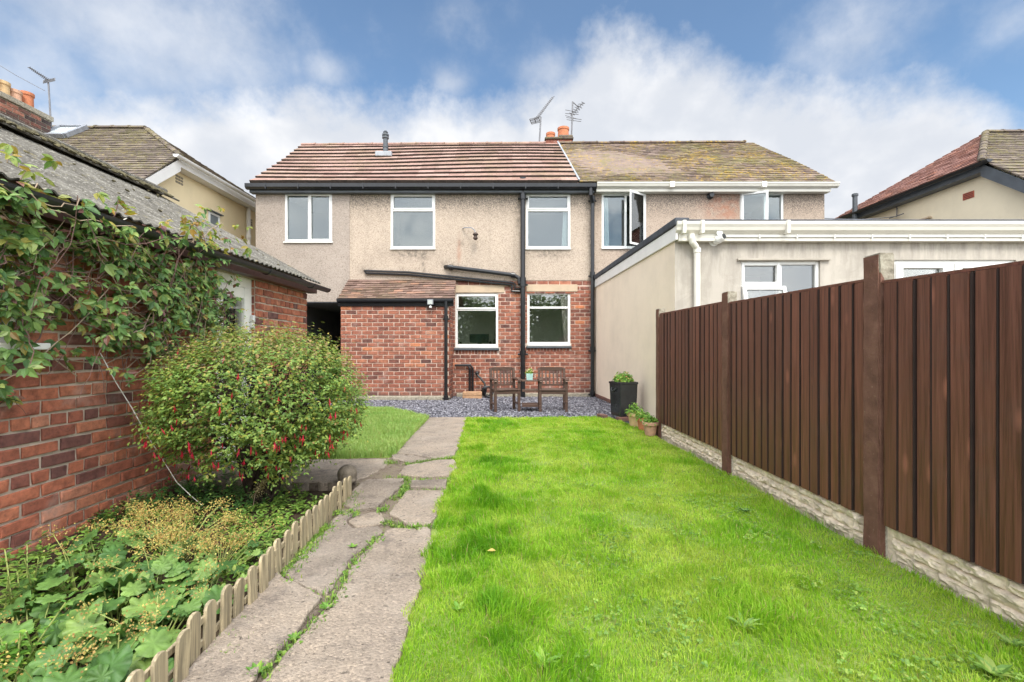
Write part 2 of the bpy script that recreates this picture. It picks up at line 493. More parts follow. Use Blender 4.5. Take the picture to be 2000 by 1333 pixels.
def m_tile(name, stops, lichen=0.0, moss=0.0, grime=0.3, lc=(.45, .33, .04), lscale=2.6, edge=None):
    m, N = new_mat(name)
    p = pos(N)
    c = N.ramp(isl(N), stops)
    n = N.noise(p, 5, 6, 0.65)
    c = N.mix(1.0, c, N.ramp(n, [(0.3, (.7, .7, .72)), (0.5, (1, 1, 1)), (0.75, (1.25, 1.22, 1.18))]), 'MULTIPLY')
    g = N.mr(N.noise(p, 2.2, 6, 0.7), 0.5, 0.72)
    c = N.mix(N.m('MULTIPLY', g, grime), c, (.13, .11, .09))
    if moss:
        k = N.mr(N.m('ADD', N.m('MULTIPLY', N.noise(p, 22, 5, 0.65), 0.6), N.m('MULTIPLY', N.noise(p, 1.1, 3, 0.6), 0.4)), 0.50, 0.57)
        c = N.mix(N.m('MULTIPLY', k, moss), c, (.16, .15, .045))
    if lichen:
        k = N.mr(N.m('ADD', N.m('MULTIPLY', N.noise(p, 13, 7, 0.75), 0.72), N.m('MULTIPLY', N.noise(p, lscale * .45, 4, 0.6), 0.28)), 0.515, 0.60)
        c = N.mix(N.m('MULTIPLY', k, lichen), c, N.ramp(N.noise(p, 9, 3), [(0.4, lc), (0.6, (lc[0] * .6, lc[1] * .75, lc[2] * 1.2)), (0.7, (.34, .33, .24))]))
    fin(N, c, 0.9, 0.25)
    bump(N, N.noise(p, 70, 4, 0.6), 0.4, 0.006)
    return m

def m_wood(name, col, axis=2, gloss=0.6, knots=0.25, contrast=0.35, weather=0.0):
    m, N = new_mat(name)
    p = pos(N)
    r = isl(N)
    off = N.n('ShaderNodeVectorMath', operation='ADD')
    N.put(off.inputs[0], p)
    cb = N.n('ShaderNodeCombineXYZ'); N.put(cb.inputs[0], N.m('MULTIPLY', r, 31.0)); N.put(cb.inputs[1], N.m('MULTIPLY', r, 17.0)); N.put(cb.inputs[2], N.m('MULTIPLY', r, 9.0))
    N.put(off.inputs[1], cb.outputs[0])
    q = off.outputs[0]
    s = [26.0, 26.0, 26.0]; s[axis] = 0.9
    g = N.noise(N.scale(q, tuple(s)), 1.6, 6, 0.6, 0.6)
    s2 = [70.0, 70.0, 70.0]; s2[axis] = 2.0
    g2 = N.noise(N.scale(q, tuple(s2)), 2.0, 4, 0.6)
    d = tuple(c * (1 - contrast) for c in col); l = tuple(c * (1 + contrast) for c in col)
    c = N.ramp(N.m('ADD', N.m('MULTIPLY', g, 0.65), N.m('MULTIPLY', g2, 0.35)), [(0.40, d), (0.5, col), (0.61, l)])
    c = N.mix(1.0, c, N.ramp(r, [(0, (.82, .82, .83)), (0.5, (1, 1, 1)), (1, (1.18, 1.15, 1.12))]), 'MULTIPLY')
    if knots:
        sk = [1.2, 7.0, 7.0]; sk[axis] = 2.6
        k = N.mr(N.voro(N.scale(q, tuple(sk)), 1.0), 0.19, 0.07)
        c = N.mix(N.m('MULTIPLY', k, knots), c, tuple(x * 1.9 for x in col))
    if weather:
        k = N.mr(N.noise(q, 3.5, 6, 0.7), 0.5, 0.7)
        c = N.mix(N.m('MULTIPLY', k, weather), c, tuple(min(.5, x * .45 + .05) for x in col))
    fin(N, c, N.mr(g, 0.3, 0.7, gloss - .12, gloss + .15), 0.4)
    bump(N, N.m('ADD', g, N.m('MULTIPLY', g2, 0.5)), 0.35, 0.004)
    return m

def m_leaf(name, stops, trans=0.3, rough=0.5, spec=0.35, var=0.25, sc=2.5):
    m, N = new_mat(name)
    c = N.ramp(isl(N), stops)
    p = pos(N)
    n = N.noise(p, sc, 4, 0.6)
    c = N.mix(1.0, c, N.ramp(n, [(0.3, (1 - var, 1 - var, 1 - var)), (0.7, (1 + var, 1 + var * .9, 1 + var * .5))]), 'MULTIPLY')
    fin(N, c, rough, spec)
    tr = N.n('ShaderNodeBsdfTranslucent'); N.put(tr.inputs[0], N.mix(1.0, c, (1.25, 1.2, .7), 'MULTIPLY'))
    mx = N.n('ShaderNodeMixShader'); mx.inputs[0].default_value = trans
    N.t.links.new(N.b.outputs[0], mx.inputs[1]); N.t.links.new(tr.outputs[0], mx.inputs[2])
    N.t.links.new(mx.outputs[0], N.out.inputs[0])
    return m

def m_glass(name, refl=0.3, tint=(.80, .85, .84)):
    m, N = new_mat(name)
    tp = N.n('ShaderNodeBsdfTransparent'); tp.inputs[0].default_value = (*tint, 1)
    gl = N.n('ShaderNodeBsdfGlossy'); gl.inputs['Roughness'].default_value = 0.015
    gl.inputs['Color'].default_value = (.95, .97, .97, 1)
    lw = N.n('ShaderNodeFresnel'); lw.inputs[0].default_value = 1.45
    f = N.m('ADD', refl, N.m('MULTIPLY', lw.outputs[0], 1.0 - refl), clamp=True)
    mx = N.n('ShaderNodeMixShader'); N.put(mx.inputs[0], f)
    N.t.links.new(tp.outputs[0], mx.inputs[1]); N.t.links.new(gl.outputs[0], mx.inputs[2])
    N.t.links.new(mx.outputs[0], N.out.inputs[0])
    N.t.nodes.remove(N.b)
    return m

def m_ground(name, stops, sc=3.0, bsc=40, bs=0.6, fine=60, extra=None):
    m, N = new_mat(name)
    p = pos(N)
    a = N.noise(p, sc, 7, 0.65); b_ = N.noise(p, fine, 4, 0.6)
    c = N.ramp(N.m('ADD', N.m('MULTIPLY', a, .6), N.m('MULTIPLY', b_, .4)), stops)
    fin(N, c, 0.95, 0.15); bump(N, N.noise(p, bsc, 6, 0.7), bs, 0.02)
    return m

def m_concrete(name, col):
    m, N = new_mat(name)
    p = pos(N)
    a = N.noise(p, 1.7, 7, 0.65)
    c = N.ramp(a, [(0.3, tuple(x * .72 for x in col)), (0.5, col), (0.72, (col[0] * 1.2, col[1] * 1.18, col[2] * 1.14))])
    ag = N.voro(p, 95.0, out=1)
    sp = N.n('ShaderNodeSeparateColor'); N.put(sp.inputs[0], ag)
    c = N.mix(0.5, c, N.mix(1.0, c, N.ramp(sp.outputs[0], [(0, (.45, .44, .43)), (0.25, (.85, .84, .83)), (0.75, (1.05, 1.05, 1.05)), (1, (1.55, 1.5, 1.45))]), 'MULTIPLY'))
    c = N.mix(1.0, c, N.ramp(isl(N), [(0, (.80, .80, .80)), (0.5, (1, 1, 1)), (1, (1.1, 1.08, 1.04))]), 'MULTIPLY')
    al = N.mr(N.noise(p, 4.5, 7, 0.72), 0.53, 0.66)
    c = N.mix(N.m('MULTIPLY', al, 0.62), c, (.115, .095, .083))
    pk = N.mr(N.noise(p, 2.6, 5, 0.6), 0.5, 0.66)
    c = N.mix(N.m('MULTIPLY', pk, 0.45), c, (.38, .325, .265))
    wt_ = N.mr(N.noise(p, 26, 5, 0.7), 0.66, 0.74)
    c = N.mix(N.m('MULTIPLY', wt_, 0.5), c, (.55, .52, .45))
    pit = N.mr(N.noise(p, 34, 3, 0.5), 0.345, 0.29)
    c = N.mix(N.m('MULTIPLY', pit, 0.7), c, (.035, .03, .026))
    fin(N, c, 0.93, 0.2)
    h = N.m('ADD', N.m('MULTIPLY', N.noise(p, 34, 6, 0.7), 1.0), N.m('MULTIPLY', N.voro(p, 95.0), -0.5))
    bump(N, h, 0.75, 0.014)
    return m

M = {}
M['brick'] = m_brick('house_brick', grime=0.5, soot_z=0.0)
M['shed_brick'] = m_brick('shed_brick', [(0.0, (.14, .070, .062)), (0.10, (.19, .077, .062)), (0.17, (.27, .095, .064)), (0.38, (.335, .112, .068)), (0.6, (.39, .132, .076)), (0.85, (.44, .16, .09)), (1.0, (.44, .21, .14))], grime=0.6)
M['mortar'] = m_mortar('pale_mortar', (.68, .54, .445))
M['shed_mortar'] = m_mortar('shed_mortar', (.54, .45, .36))
M['pebble'] = m_pebble('buff_pebbledash', (.46, .38, .305), speck=0.6, stain=0.34, top=5.02,
    rust=[(XD(897, 12.1), ZD(490, 12.1), .05, .3, .8)],
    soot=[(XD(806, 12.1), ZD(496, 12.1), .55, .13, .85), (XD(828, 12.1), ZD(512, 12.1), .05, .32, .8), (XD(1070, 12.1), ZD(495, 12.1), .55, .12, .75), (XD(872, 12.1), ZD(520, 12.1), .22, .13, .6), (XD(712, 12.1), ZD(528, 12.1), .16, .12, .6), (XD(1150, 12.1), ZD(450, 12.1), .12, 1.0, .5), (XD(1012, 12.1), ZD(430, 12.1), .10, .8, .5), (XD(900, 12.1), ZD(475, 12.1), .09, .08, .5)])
M['pebble_grey'] = m_pebble('grey_pebbledash', (.37, .315, .27), speck=0.55, stain=0.08)
M['pebble_neighbour'] = m_pebble('neighbour_pebbledash', (.43, .345, .275), speck=0.55, stain=0.3, top=5.0,
    rust=[(XD(1415, 12.1), ZD(405, 12.1), .55, .6, .75)])
M['cream'] = m_render('cream_render', (.78, .65, .41), streak=0.12, dirt=(.50, .38, .24))
M['cream_pale'] = m_render('pale_cream_render', (.80, .70, .51), streak=0.10, dirt=(.52, .42, .28))
M['ext_cream'] = m_render('smooth_cream_render', (.80, .675, .53), streak=0.10, dirt=(.55, .44, .34))
M['ext_grey'] = m_render('bare_cement_render', (.46, .42, .36), streak=0.55, dirt=(.22, .195, .16), patch=0.28, grime=2.85)
M['lintel'] = m_render('painted_lintel', (.50, .39, .275), streak=0.3, sc=3)
M['upvc'] = m_flat('white_plastic', (.72, .72, .69), 0.35, 0.04, 3)
M['old_upvc'] = m_flat('weathered_white_plastic', (.76, .74, .68), 0.45, 0.10, 4)
M['white_paint'] = m_flat('white_gloss_board', (.70, .69, .66), 0.45, 0.07, 3)
M['cream_pvc'] = m_flat('cream_plastic', (.66, .635, .56), 0.4, 0.06, 3)
M['black'] = m_flat('black_gloss_paint', (.012, .013, .015), 0.28, 0.3, 8, 0.5, 0.15, 30)
M['black_plastic'] = m_flat('black_plastic', (.018, .02, .022), 0.38, 0.3, 5)
M['slate_grey'] = m_flat('dark_grey_board', (.07, .08, .09), 0.45, 0.25, 4)
M['grey_metal'] = m_flat('galvanised_metal', (.24, .25, .27), 0.45, 0.2, 9)
M['lead'] = m_flat('lead_flashing', (.30, .32, .34), 0.6, 0.2, 5)
M['aerial'] = m_flat('aerial_metal', (.16, .16, .17), 0.5, 0.15, 5)
M['felt'] = m_flat('roofing_felt', (.06, .065, .075), 0.85, 0.3, 6, 0.3, 0.4, 60)
M['terracotta'] = m_flat('terracotta', (.46, .17, .085), 0.85, 0.18, 7, 0.3, 0.3, 90)
M['terracotta_pale'] = m_flat('limey_terracotta', (.50, .30, .20), 0.9, 0.28, 9, 0.3, 0.3, 90)
M['clay_buff'] = m_flat('buff_clay', (.55, .38, .20), 0.85, 0.15, 7, 0.3)
M['fascia_brown'] = m_flat('dark_red_brown_paint', (.075, .035, .03), 0.5, 0.25, 8)
M['dark'] = m_flat('dark_interior', (.035, .035, .038), 0.9, 0.2, 2)
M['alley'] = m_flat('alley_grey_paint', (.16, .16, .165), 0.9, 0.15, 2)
M['room'] = m_flat('room_plaster', (.40, .42, .41), 0.9, 0.08, 1)
M['curtain'] = m_flat('white_curtain', (.78, .78, .75), 0.9, 0.06, 3)
M['glass'] = m_glass('window_glass', 0.055, (.82, .88, .88))
M['glass_low'] = m_glass('ground_floor_glass', 0.09, (.86, .86, .82))
M['fence'] = m_wood('brown_stained_boards', (.140, .054, .036), 2, 0.45, 0.95, 0.36, 0.24)
M['post'] = m_flat('brown_painted_concrete', (.105, .052, .037), 0.72, 0.25, 14, 0.4, 0.9, 60)
M['post_raw'] = m_flat('bare_concrete', (.30, .27, .21), 0.95, 0.38, 22, 0.2, 0.8, 90)
M['rock_face'] = m_flat('stone_effect_concrete', (.66, .55, .42), 0.92, 0.30, 16, 0.25, 0.8, 55)
M['picket'] = m_wood('weathered_picket_wood', (.38, .31, .19), 2, 0.8, 0.0, 0.40, 0.75)
M['bench'] = m_wood('dark_stained_hardwood', (.085, .048, .034), 0, 0.55, 0.0, 0.3)
M['corr'] = None
M['soil'] = m_ground('dark_soil', [(0.35, (.030, .021, .014)), (0.6, (.075, .052, .034)), (0.75, (.12, .09, .06))])
M['turf'] = m_ground('turf_soil', [(0.35, (.08, .14, .02)), (0.52, (.17, .26, .045)), (0.64, (.27, .30, .09)), (0.74, (.30, .26, .13))], 2.6)
M['slate_bed'] = m_ground('slate_bed', [(0.35, (.04, .04, .05)), (0.55, (.10, .10, .12)), (0.7, (.19, .19, .21))], 30, 60, 1.0, 90)
M['concrete'] = m_concrete('old_path_concrete', (.285, .237, .19))
M['stone'] = m_flat('grey_cast_stone', (.20, .165, .125), 0.95, 0.35, 25, 0.2, 0.8, 120)

# corrugated cement sheet: grey, streaked with moss and lichen
m, N = new_mat('corrugated_cement'); p = pos(N)
c = N.ramp(N.noise(p, 3.2, 7, 0.7), [(0.3, (.075, .068, .058)), (0.5, (.145, .135, .115)), (0.72, (.25, .235, .20))])
c = N.mix(N.mr(N.noise(p, 16, 6, 0.72), 0.52, 0.66), c, (.07, .062, .045))
c = N.mix(N.m('MULTIPLY', N.mr(N.noise(p, 38, 5, 0.7), 0.55, 0.68), 0.7), c, (.52, .50, .43))
c = N.mix(N.m('MULTIPLY', N.mr(N.noise(p, 7, 4, 0.7), 0.60, 0.72), 0.5), c, (.28, .23, .07))
fin(N, c, 0.95, 0.15); bump(N, N.noise(p, 55, 6, 0.7), 0.8, 0.015)
M['corr'] = m

M['tile_red'] = m_tile('pink_red_roof_tile', [(0, (.26, .16, .13)), (0.5, (.31, .195, .16)), (1, (.37, .245, .205))], moss=0.35, grime=0.2)
M['tile_old'] = m_tile('old_clay_tile', [(0, (.085, .062, .055)), (0.3, (.13, .092, .076)), (0.6, (.165, .12, .10)), (1, (.22, .165, .14))], lichen=0.9, moss=0.65, grime=0.25, lc=(.40, .25, .025))
M['tile_brown'] = m_tile('brown_clay_tile', [(0, (.09, .070, .062)), (0.4, (.125, .098, .084)), (1, (.18, .145, .122))], lichen=0.35, moss=0.5, grime=0.2, lc=(.40, .31, .06))
M['tile_rust'] = m_tile('rust_red_clay_tile', [(0, (.21, .10, .08)), (0.4, (.27, .14, .112)), (0.8, (.33, .18, .15)), (1, (.38, .17, .11))], moss=0.1, grime=0.12)
M['tile_lean'] = m_tile('lean_to_clay_tile', [(0, (.11, .070, .056)), (0.4, (.17, .108, .086)), (0.8, (.22, .145, .118)), (1, (.30, .165, .11))], moss=0.22, grime=0.35)

M['vine'] = m_leaf('creeper_leaf', [(0, (.07, .15, .05)), (0.35, (.14, .26, .075)), (0.62, (.215, .34, .10)), (0.8, (.30, .38, .12)), (0.9, (.30, .27, .06)), (0.96, (.22, .10, .06)), (1, (.15, .07, .08))], 0.3, 0.42)
M['vine_top'] = m_leaf('creeper_young_leaf', [(0, (.14, .19, .03)), (0.4, (.24, .28, .045)), (0.7, (.32, .29, .05)), (0.88, (.30, .15, .06)), (1, (.48, .36, .05))], 0.35, 0.42)
M['stem'] = m_flat('woody_stem', (.16, .09, .075), 0.8, 0.4, 12)
M['stem_pale'] = m_flat('dry_stem', (.36, .27, .19), 0.8, 0.3, 12)
M['stem_green'] = m_flat('green_stem', (.28, .33, .09), 0.6, 0.2, 6)
M['fuchsia'] = m_leaf('fuchsia_leaf', [(0, (.08, .16, .035)), (0.3, (.15, .26, .055)), (0.6, (.22, .33, .08)), (0.85, (.25, .33, .07)), (0.95, (.36, .36, .06)), (1, (.34, .20, .10))], 0.3, 0.45, var=0.3, sc=5)
M['fuchsia_tip'] = m_leaf('fuchsia_tip_leaf', [(0, (.20, .26, .06)), (0.45, (.30, .33, .09)), (0.7, (.36, .27, .13)), (0.88, (.36, .19, .13)), (1, (.46, .40, .07))], 0.35, 0.45)
M['fuchsia_bark'] = m_flat('dark_bark', (.045, .030, .022), 0.9, 0.4, 14)
M['petal'] = m_leaf('crimson_petal', [(0, (.42, .012, .035)), (0.6, (.58, .025, .06)), (1, (.62, .06, .12))], 0.3, 0.45)
M['mantle'] = m_leaf('mantle_leaf', [(0, (.065, .15, .04)), (0.4, (.11, .22, .055)), (0.75, (.17, .29, .075)), (1, (.27, .38, .10))], 0.22, 0.5, var=0.38, sc=14)
M['bloom'] = m_leaf('faded_bloom', [(0, (.34, .20, .08)), (0.4, (.50, .34, .12)), (0.75, (.54, .46, .13)), (1, (.55, .52, .18))], 0.3, 0.7)
M['cover'] = m_leaf('ground_cover_leaf', [(0, (.035, .10, .03)), (0.5, (.07, .18, .045)), (0.85, (.09, .20, .05)), (1, (.15, .24, .06))], 0.2, 0.4)
M['weed'] = m_leaf('weed_leaf', [(0, (.09, .19, .035)), (0.5, (.17, .31, .055)), (0.85, (.25, .38, .07)), (1, (.30, .36, .09))], 0.3, 0.5)
M['bright_leaf'] = m_leaf('bright_leaf', [(0, (.08, .20, .025)), (0.6, (.16, .33, .05)), (1, (.28, .42, .07))], 0.3, 0.45)
M['hedge'] = m_leaf('hedge_leaf', [(0, (.15, .24, .09)), (0.6, (.22, .33, .13)), (1, (.28, .40, .17))], 0.45, 0.6)

# lawn blades: drifts of lush, plain and dry grass over the lawn
def m_grass(name, lush, mid, dry):
    m, N = new_mat(name); p = pos(N)
    a = N.noise(N.scale(p, (1, .8, .2)), 1.4, 4, 0.6)
    r = isl(N)
    at = N.n('ShaderNodeAttribute', attribute_name='growth').outputs['Fac']
    t = N.m('ADD', N.m('SUBTRACT', N.m('MULTIPLY', a, 0.95), N.m('MULTIPLY', at, 0.24)), N.m('MULTIPLY', r, 0.30))
    c = N.ramp(t, [(0.24, lush), (0.48, mid), (0.74, dry)])
    c = N.mix(N.mr(r, 0.955, 0.965), c, (.40, .33, .14))
    fin(N, c, 0.5, 0.3)
    tr = N.n('ShaderNodeBsdfTranslucent'); N.put(tr.inputs[0], N.mix(1.0, c, (1.25, 1.2, .6), 'MULTIPLY'))
    mx = N.n('ShaderNodeMixShader'); mx.inputs[0].default_value = 0.4
    N.t.links.new(N.b.outputs[0], mx.inputs[1]); N.t.links.new(tr.outputs[0], mx.inputs[2])
    N.t.links.new(mx.outputs[0], N.out.inputs[0])
    return m
M['grass'] = m_grass('lawn_grass', (.11, .30, .014), (.24, .46, .020), (.44, .55, .085))
M['grass_left'] = m_grass('pale_side_grass', (.15, .30, .055), (.25, .42, .10), (.37, .50, .16))  # paler, less saturated green for the longer grass
# slate chips
m, N = new_mat('slate_chip')
c = N.ramp(isl(N), [(0, (.045, .045, .055)), (0.4, (.105, .102, .122)), (0.75, (.18, .177, .20)), (1, (.33, .325, .35))])
fin(N, c, 0.6, 0.5); M['chip'] = m

M['path_dirt'] = m_ground('path_joint_dirt', [(0.36, (.10, .075, .055)), (0.52, (.22, .175, .135)), (0.62, (.16, .17, .06)), (0.74, (.28, .23, .18))], 5.0, 60, 0.8, 40)
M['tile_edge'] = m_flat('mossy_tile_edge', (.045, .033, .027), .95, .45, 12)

M['rough_ground'] = m_ground('rough_ground', [(0.35, (.07, .075, .035)), (0.55, (.13, .13, .07)), (0.7, (.20, .18, .12))], 1.0)
M['paving'] = m_ground('neighbour_paving', [(0.35, (.22, .20, .17)), (0.55, (.32, .29, .25)), (0.7, (.38, .35, .30))], 2.0)

M['fence_gap_shade'] = m_flat('painted_gap_shade', (.026, .012, .010), .8, .3, 9)  # near-black brown, painting in the shade between the fence boards

# concrete post: stain brushed over the lawn face and dribbled round the corner, bare concrete elsewhere
m, N = new_mat('part_painted_concrete'); o_ = gen(N); sp_ = N.n('ShaderNodeSeparateXYZ'); N.put(sp_.inputs[0], o_); p = pos(N)
n_ = N.noise(p, 18, 5, 0.65)
edge_ = N.m('ADD', sp_.outputs[0], N.m('MULTIPLY', N.m('SUBTRACT', n_, 0.5), 0.022))
low = N.mr(sp_.outputs[2], 1.72, 1.66)
k = N.m('LESS_THAN', edge_, N.m('ADD', 0.006, N.m('MULTIPLY', low, 0.034)))
brown = N.ramp(N.noise(p, 9, 6, 0.65), [(0.3, (.11, .052, .036)), (0.55, (.165, .080, .056)), (0.75, (.22, .115, .082))])
chip = N.mr(N.noise(p, 45, 4, 0.7), 0.66, 0.70); brown = N.mix(N.m('MULTIPLY', chip, 0.6), brown, (.33, .22, .17))
raw = N.ramp(N.noise(p, 24, 6, 0.7), [(0.3, (.14, .125, .09)), (0.5, (.29, .26, .20)), (0.72, (.44, .41, .33))])
fin(N, N.mix(k, raw, brown), 0.8, 0.3); bump(N, N.noise(p, 60, 5, 0.65), 0.8, 0.006)
M['post_mix'] = m
M['ext_drip'] = m_flat('cement_drip', (.40, .36, .30), .9, .15, 6)

M['kitchen'] = m_flat('pale_green_grey_room', (.62, .68, .60), 0.9, 0.15, 2)
# ------------------------------------------------------------------ building helpers
def frame_mat(origin, U, Nn):
    """local (u along, n outward, v up) -> world"""
    U, Nn = Vector(U).normalized(), Vector(Nn).normalized()
    m = Matrix.Identity(4)
    for i in range(3):
        m[i][0], m[i][1], m[i][2], m[i][3] = U[i], Nn[i], (0, 0, 1)[i], origin[i]
    return m
def FRONT(y): return frame_mat((0, y, 0), (1, 0, 0), (0, -1, 0))

def sheet(mb, u0, u1, v0, v1, holes, n=0.0, reveal=0.12):
    us = sorted({u0, u1, *[h[0] for h in holes], *[h[1] for h in holes]}); us = [u for u in us if u0 <= u <= u1]
    vs = sorted({v0, v1, *[h[2] for h in holes], *[h[3] for h in holes]}); vs = [v for v in vs if v0 <= v <= v1]
    for a, b in zip(us, us[1:]):
        for c, d in zip(vs, vs[1:]):
            mu, mv = (a + b) / 2, (c + d) / 2
            if any(h[0] < mu < h[1] and h[2] < mv < h[3] for h in holes): continue
            mb.quad((a, n, c), (b, n, c), (b, n, d), (a, n, d))
    for h in holes:
        a, b, c, d = max(h[0], u0), min(h[1], u1), max(h[2], v0), min(h[3], v1)
        k = n - reveal
        mb.quad((a, n, c), (a, k, c), (a, k, d), (a, n, d)); mb.quad((b, n, c), (b, n, d), (b, k, d), (b, k, c))
        mb.quad((a, n, d), (a, k, d), (b, k, d), (b, n, d))
        if c > v0: mb.quad((a, n, c), (b, n, c), (b, k, c), (a, k, c))

def bricks(mb, u0, u1, v0, v1, holes=(), n=0.0, rh=0.1, bl=0.262, gap=0.017, dep=0.006, bond='stretcher', jit=0.0025, seed=3, stack=()):
    """every brick a small bevelled block proud of the mortar"""
    r = random.Random(seed)
    def one(a, b, c, d):
        if b - a < 0.03: return
        j = lambda: r.uniform(-jit, jit)
        t = n + r.uniform(-.35, .35) * dep * .5
        e = min(.007, (b - a) * .2)
        A = [(a + j(), c + j()), (b + j(), c + j()), (b + j(), d + j()), (a + j(), d + j())]
        I = [(a + e + j(), c + e + j()), (b - e + j(), c + e + j()), (b - e + j(), d - e + j()), (a + e + j(), d - e + j())]
        back = n - dep - .004
        vs = [(p[0], back, p[1]) for p in A] + [(p[0], t - .003, p[1]) for p in A] + [(p[0], t + j() * .5, p[1]) for p in I]
        fs = [(8, 9, 10, 11)] + [(4 + i, 4 + (i + 1) % 4, 8 + (i + 1) % 4, 8 + i) for i in range(4)] + [(i, (i + 1) % 4, 4 + (i + 1) % 4, 4 + i) for i in range(4)]
        mb.add(vs, fs)
    rows = int(round((v1 - v0) / rh))
    for k in range(rows):
        c, d = v0 + k * rh + gap / 2, v0 + (k + 1) * rh - gap / 2
        mid = (c + d) / 2
        iv = [(u0, u1)]
        for h in holes:
            if h[2] < mid < h[3]:
                nv = []
                for a, b in iv:
                    if h[1] <= a or h[0] >= b: nv.append((a, b)); continue
                    if h[0] > a: nv.append((a, h[0]))
                    if h[1] < b: nv.append((h[1], b))
                iv = nv
        L = bl
        off = (k % 2) * bl * .5
        if bond == 'garden' and k % 4 == 2: L = bl / 2; off = bl * .25
        for a, b in iv:
            s = math.floor((a - u0 - off) / L) * L + u0 + off
            while s < b - 1e-6:
                w = L
                if bond == 'garden' and L == bl and r.random() < 0.10:
                    m_ = s + L / 2
                    x0, x1 = max(s, a), min(m_, b)
                    if x1 - x0 > .04: one(x0 + gap / 2, x1 - gap / 2, c, d)
                    x0, x1 = max(m_, a), min(s + L, b)
                    if x1 - x0 > .04: one(x0 + gap / 2, x1 - gap / 2, c, d)
                else:
                    x0, x1 = max(s, a), min(s + w, b)
                    if x1 - x0 > .04: one(x0 + gap / 2, x1 - gap / 2, c, d)
                s += w
    for (a, b, c, d, w) in stack:        # soldier or rowlock courses
        s = a
        while s < b - .02:
            one(s + gap / 2, min(s + w, b) - gap / 2, c + gap / 2, d - gap / 2); s += w

def window(parent, Mx, u0, u1, v0, v1, bars, panes, fmat, gmat, fw=0.06, sash=(), sill=None, room=2.2, sillmat=None, rmat=None, name='window', front=0.0, skip=()):
    """frame (> sash, pane, sill) and the room behind it"""
    f = MB(Mx)
    k0, k1 = front - .075, front
    f.box(u0, u0 + fw, k0, k1, v0, v1); f.box(u1 - fw, u1, k0, k1, v0, v1)
    f.box(u0 + fw, u1 - fw, k0, k1 - .001, v1 - fw, v1); f.box(u0 + fw, u1 - fw, k0, k1 - .001, v0, v0 + fw)
    for t, p, a, b, w in bars:
        if t == 'v': f.box(p - w / 2, p + w / 2, k0, k1 - .002, a, b)
        else: f.box(a, b, k0, k1 - .003, p - w / 2, p + w / 2)
    w = obj(name, f, fmat, parent, bevel=.006)
    for (a, b, c, d) in sash:           # opening lights have their own raised frame
        s = MB(Mx); q = .045; n0, n1 = front - .05, front + .014
        s.box(a, a + q, n0, n1, c, d); s.box(b - q, b, n0, n1, c, d)
        s.box(a + q, b - q, n0, n1 - .001, c, c + q); s.box(a + q, b - q, n0, n1 - .001, d - q, d)
        obj('sash', s, fmat, w, bevel=.006)
    for (a, b, c, d) in panes:
        g = MB(Mx)
        g.box(a, b, front - .052, front - .04, c, d)
        obj('pane', g, gmat, w)
    if sill:
        s = MB(Mx)
        e, h, dpt = sill
        s.box(u0 - e, u1 + e, front - .06, dpt, v0 - h, v0 - .002)
        obj('sill', s, sillmat or fmat, w, bevel=.006)
    if room:
        r = MB(Mx); e = .28
        a, b, c, d, n0, n1 = u0 - e, u1 + e, v0 - e, v1 + .12, -.14, -room
        r.quad((a, n1, c), (b, n1, c), (b, n1, d), (a, n1, d)); r.quad((a, n0, c), (a, n1, c), (a, n1, d), (a, n0, d))
        r.quad((b, n0, c), (b, n0, d), (b, n1, d), (b, n1, c)); r.quad((a, n0, d), (a, n1, d), (b, n1, d), (b, n0, d)); r.quad((a, n0, c), (b, n0, c), (b, n1, c), (a, n1, c))
        obj('room_lining', r, rmat or M['room'], w, fix=False)
    return w

def drape(parent, Mx, pts_top, pts_bot, v0, v1, n, mat, name='curtain'):
    """a hanging curtain: wavy sheet between two edges"""
    c = MB(Mx); k = 22
    vs, fs = [], []
    for j in range(5):
        t = j / 4
        a = pts_bot[0] + (pts_top[0] - pts_bot[0]) * t; b = pts_bot[1] + (pts_top[1] - pts_bot[1]) * t
        for i in range(k + 1):
            s = i / k
            vs.append((a + (b - a) * s, n + .02 * math.sin(s * 6 * math.pi), v0 + (v1 - v0) * t))
    for j in range(4):
        for i in range(k):
            q = j * (k + 1) + i
            fs.append((q, q + 1, q + k + 2, q + k + 1))
    c.add(vs, fs)
    return obj(name, c, mat, parent, smooth=True, fix=False)

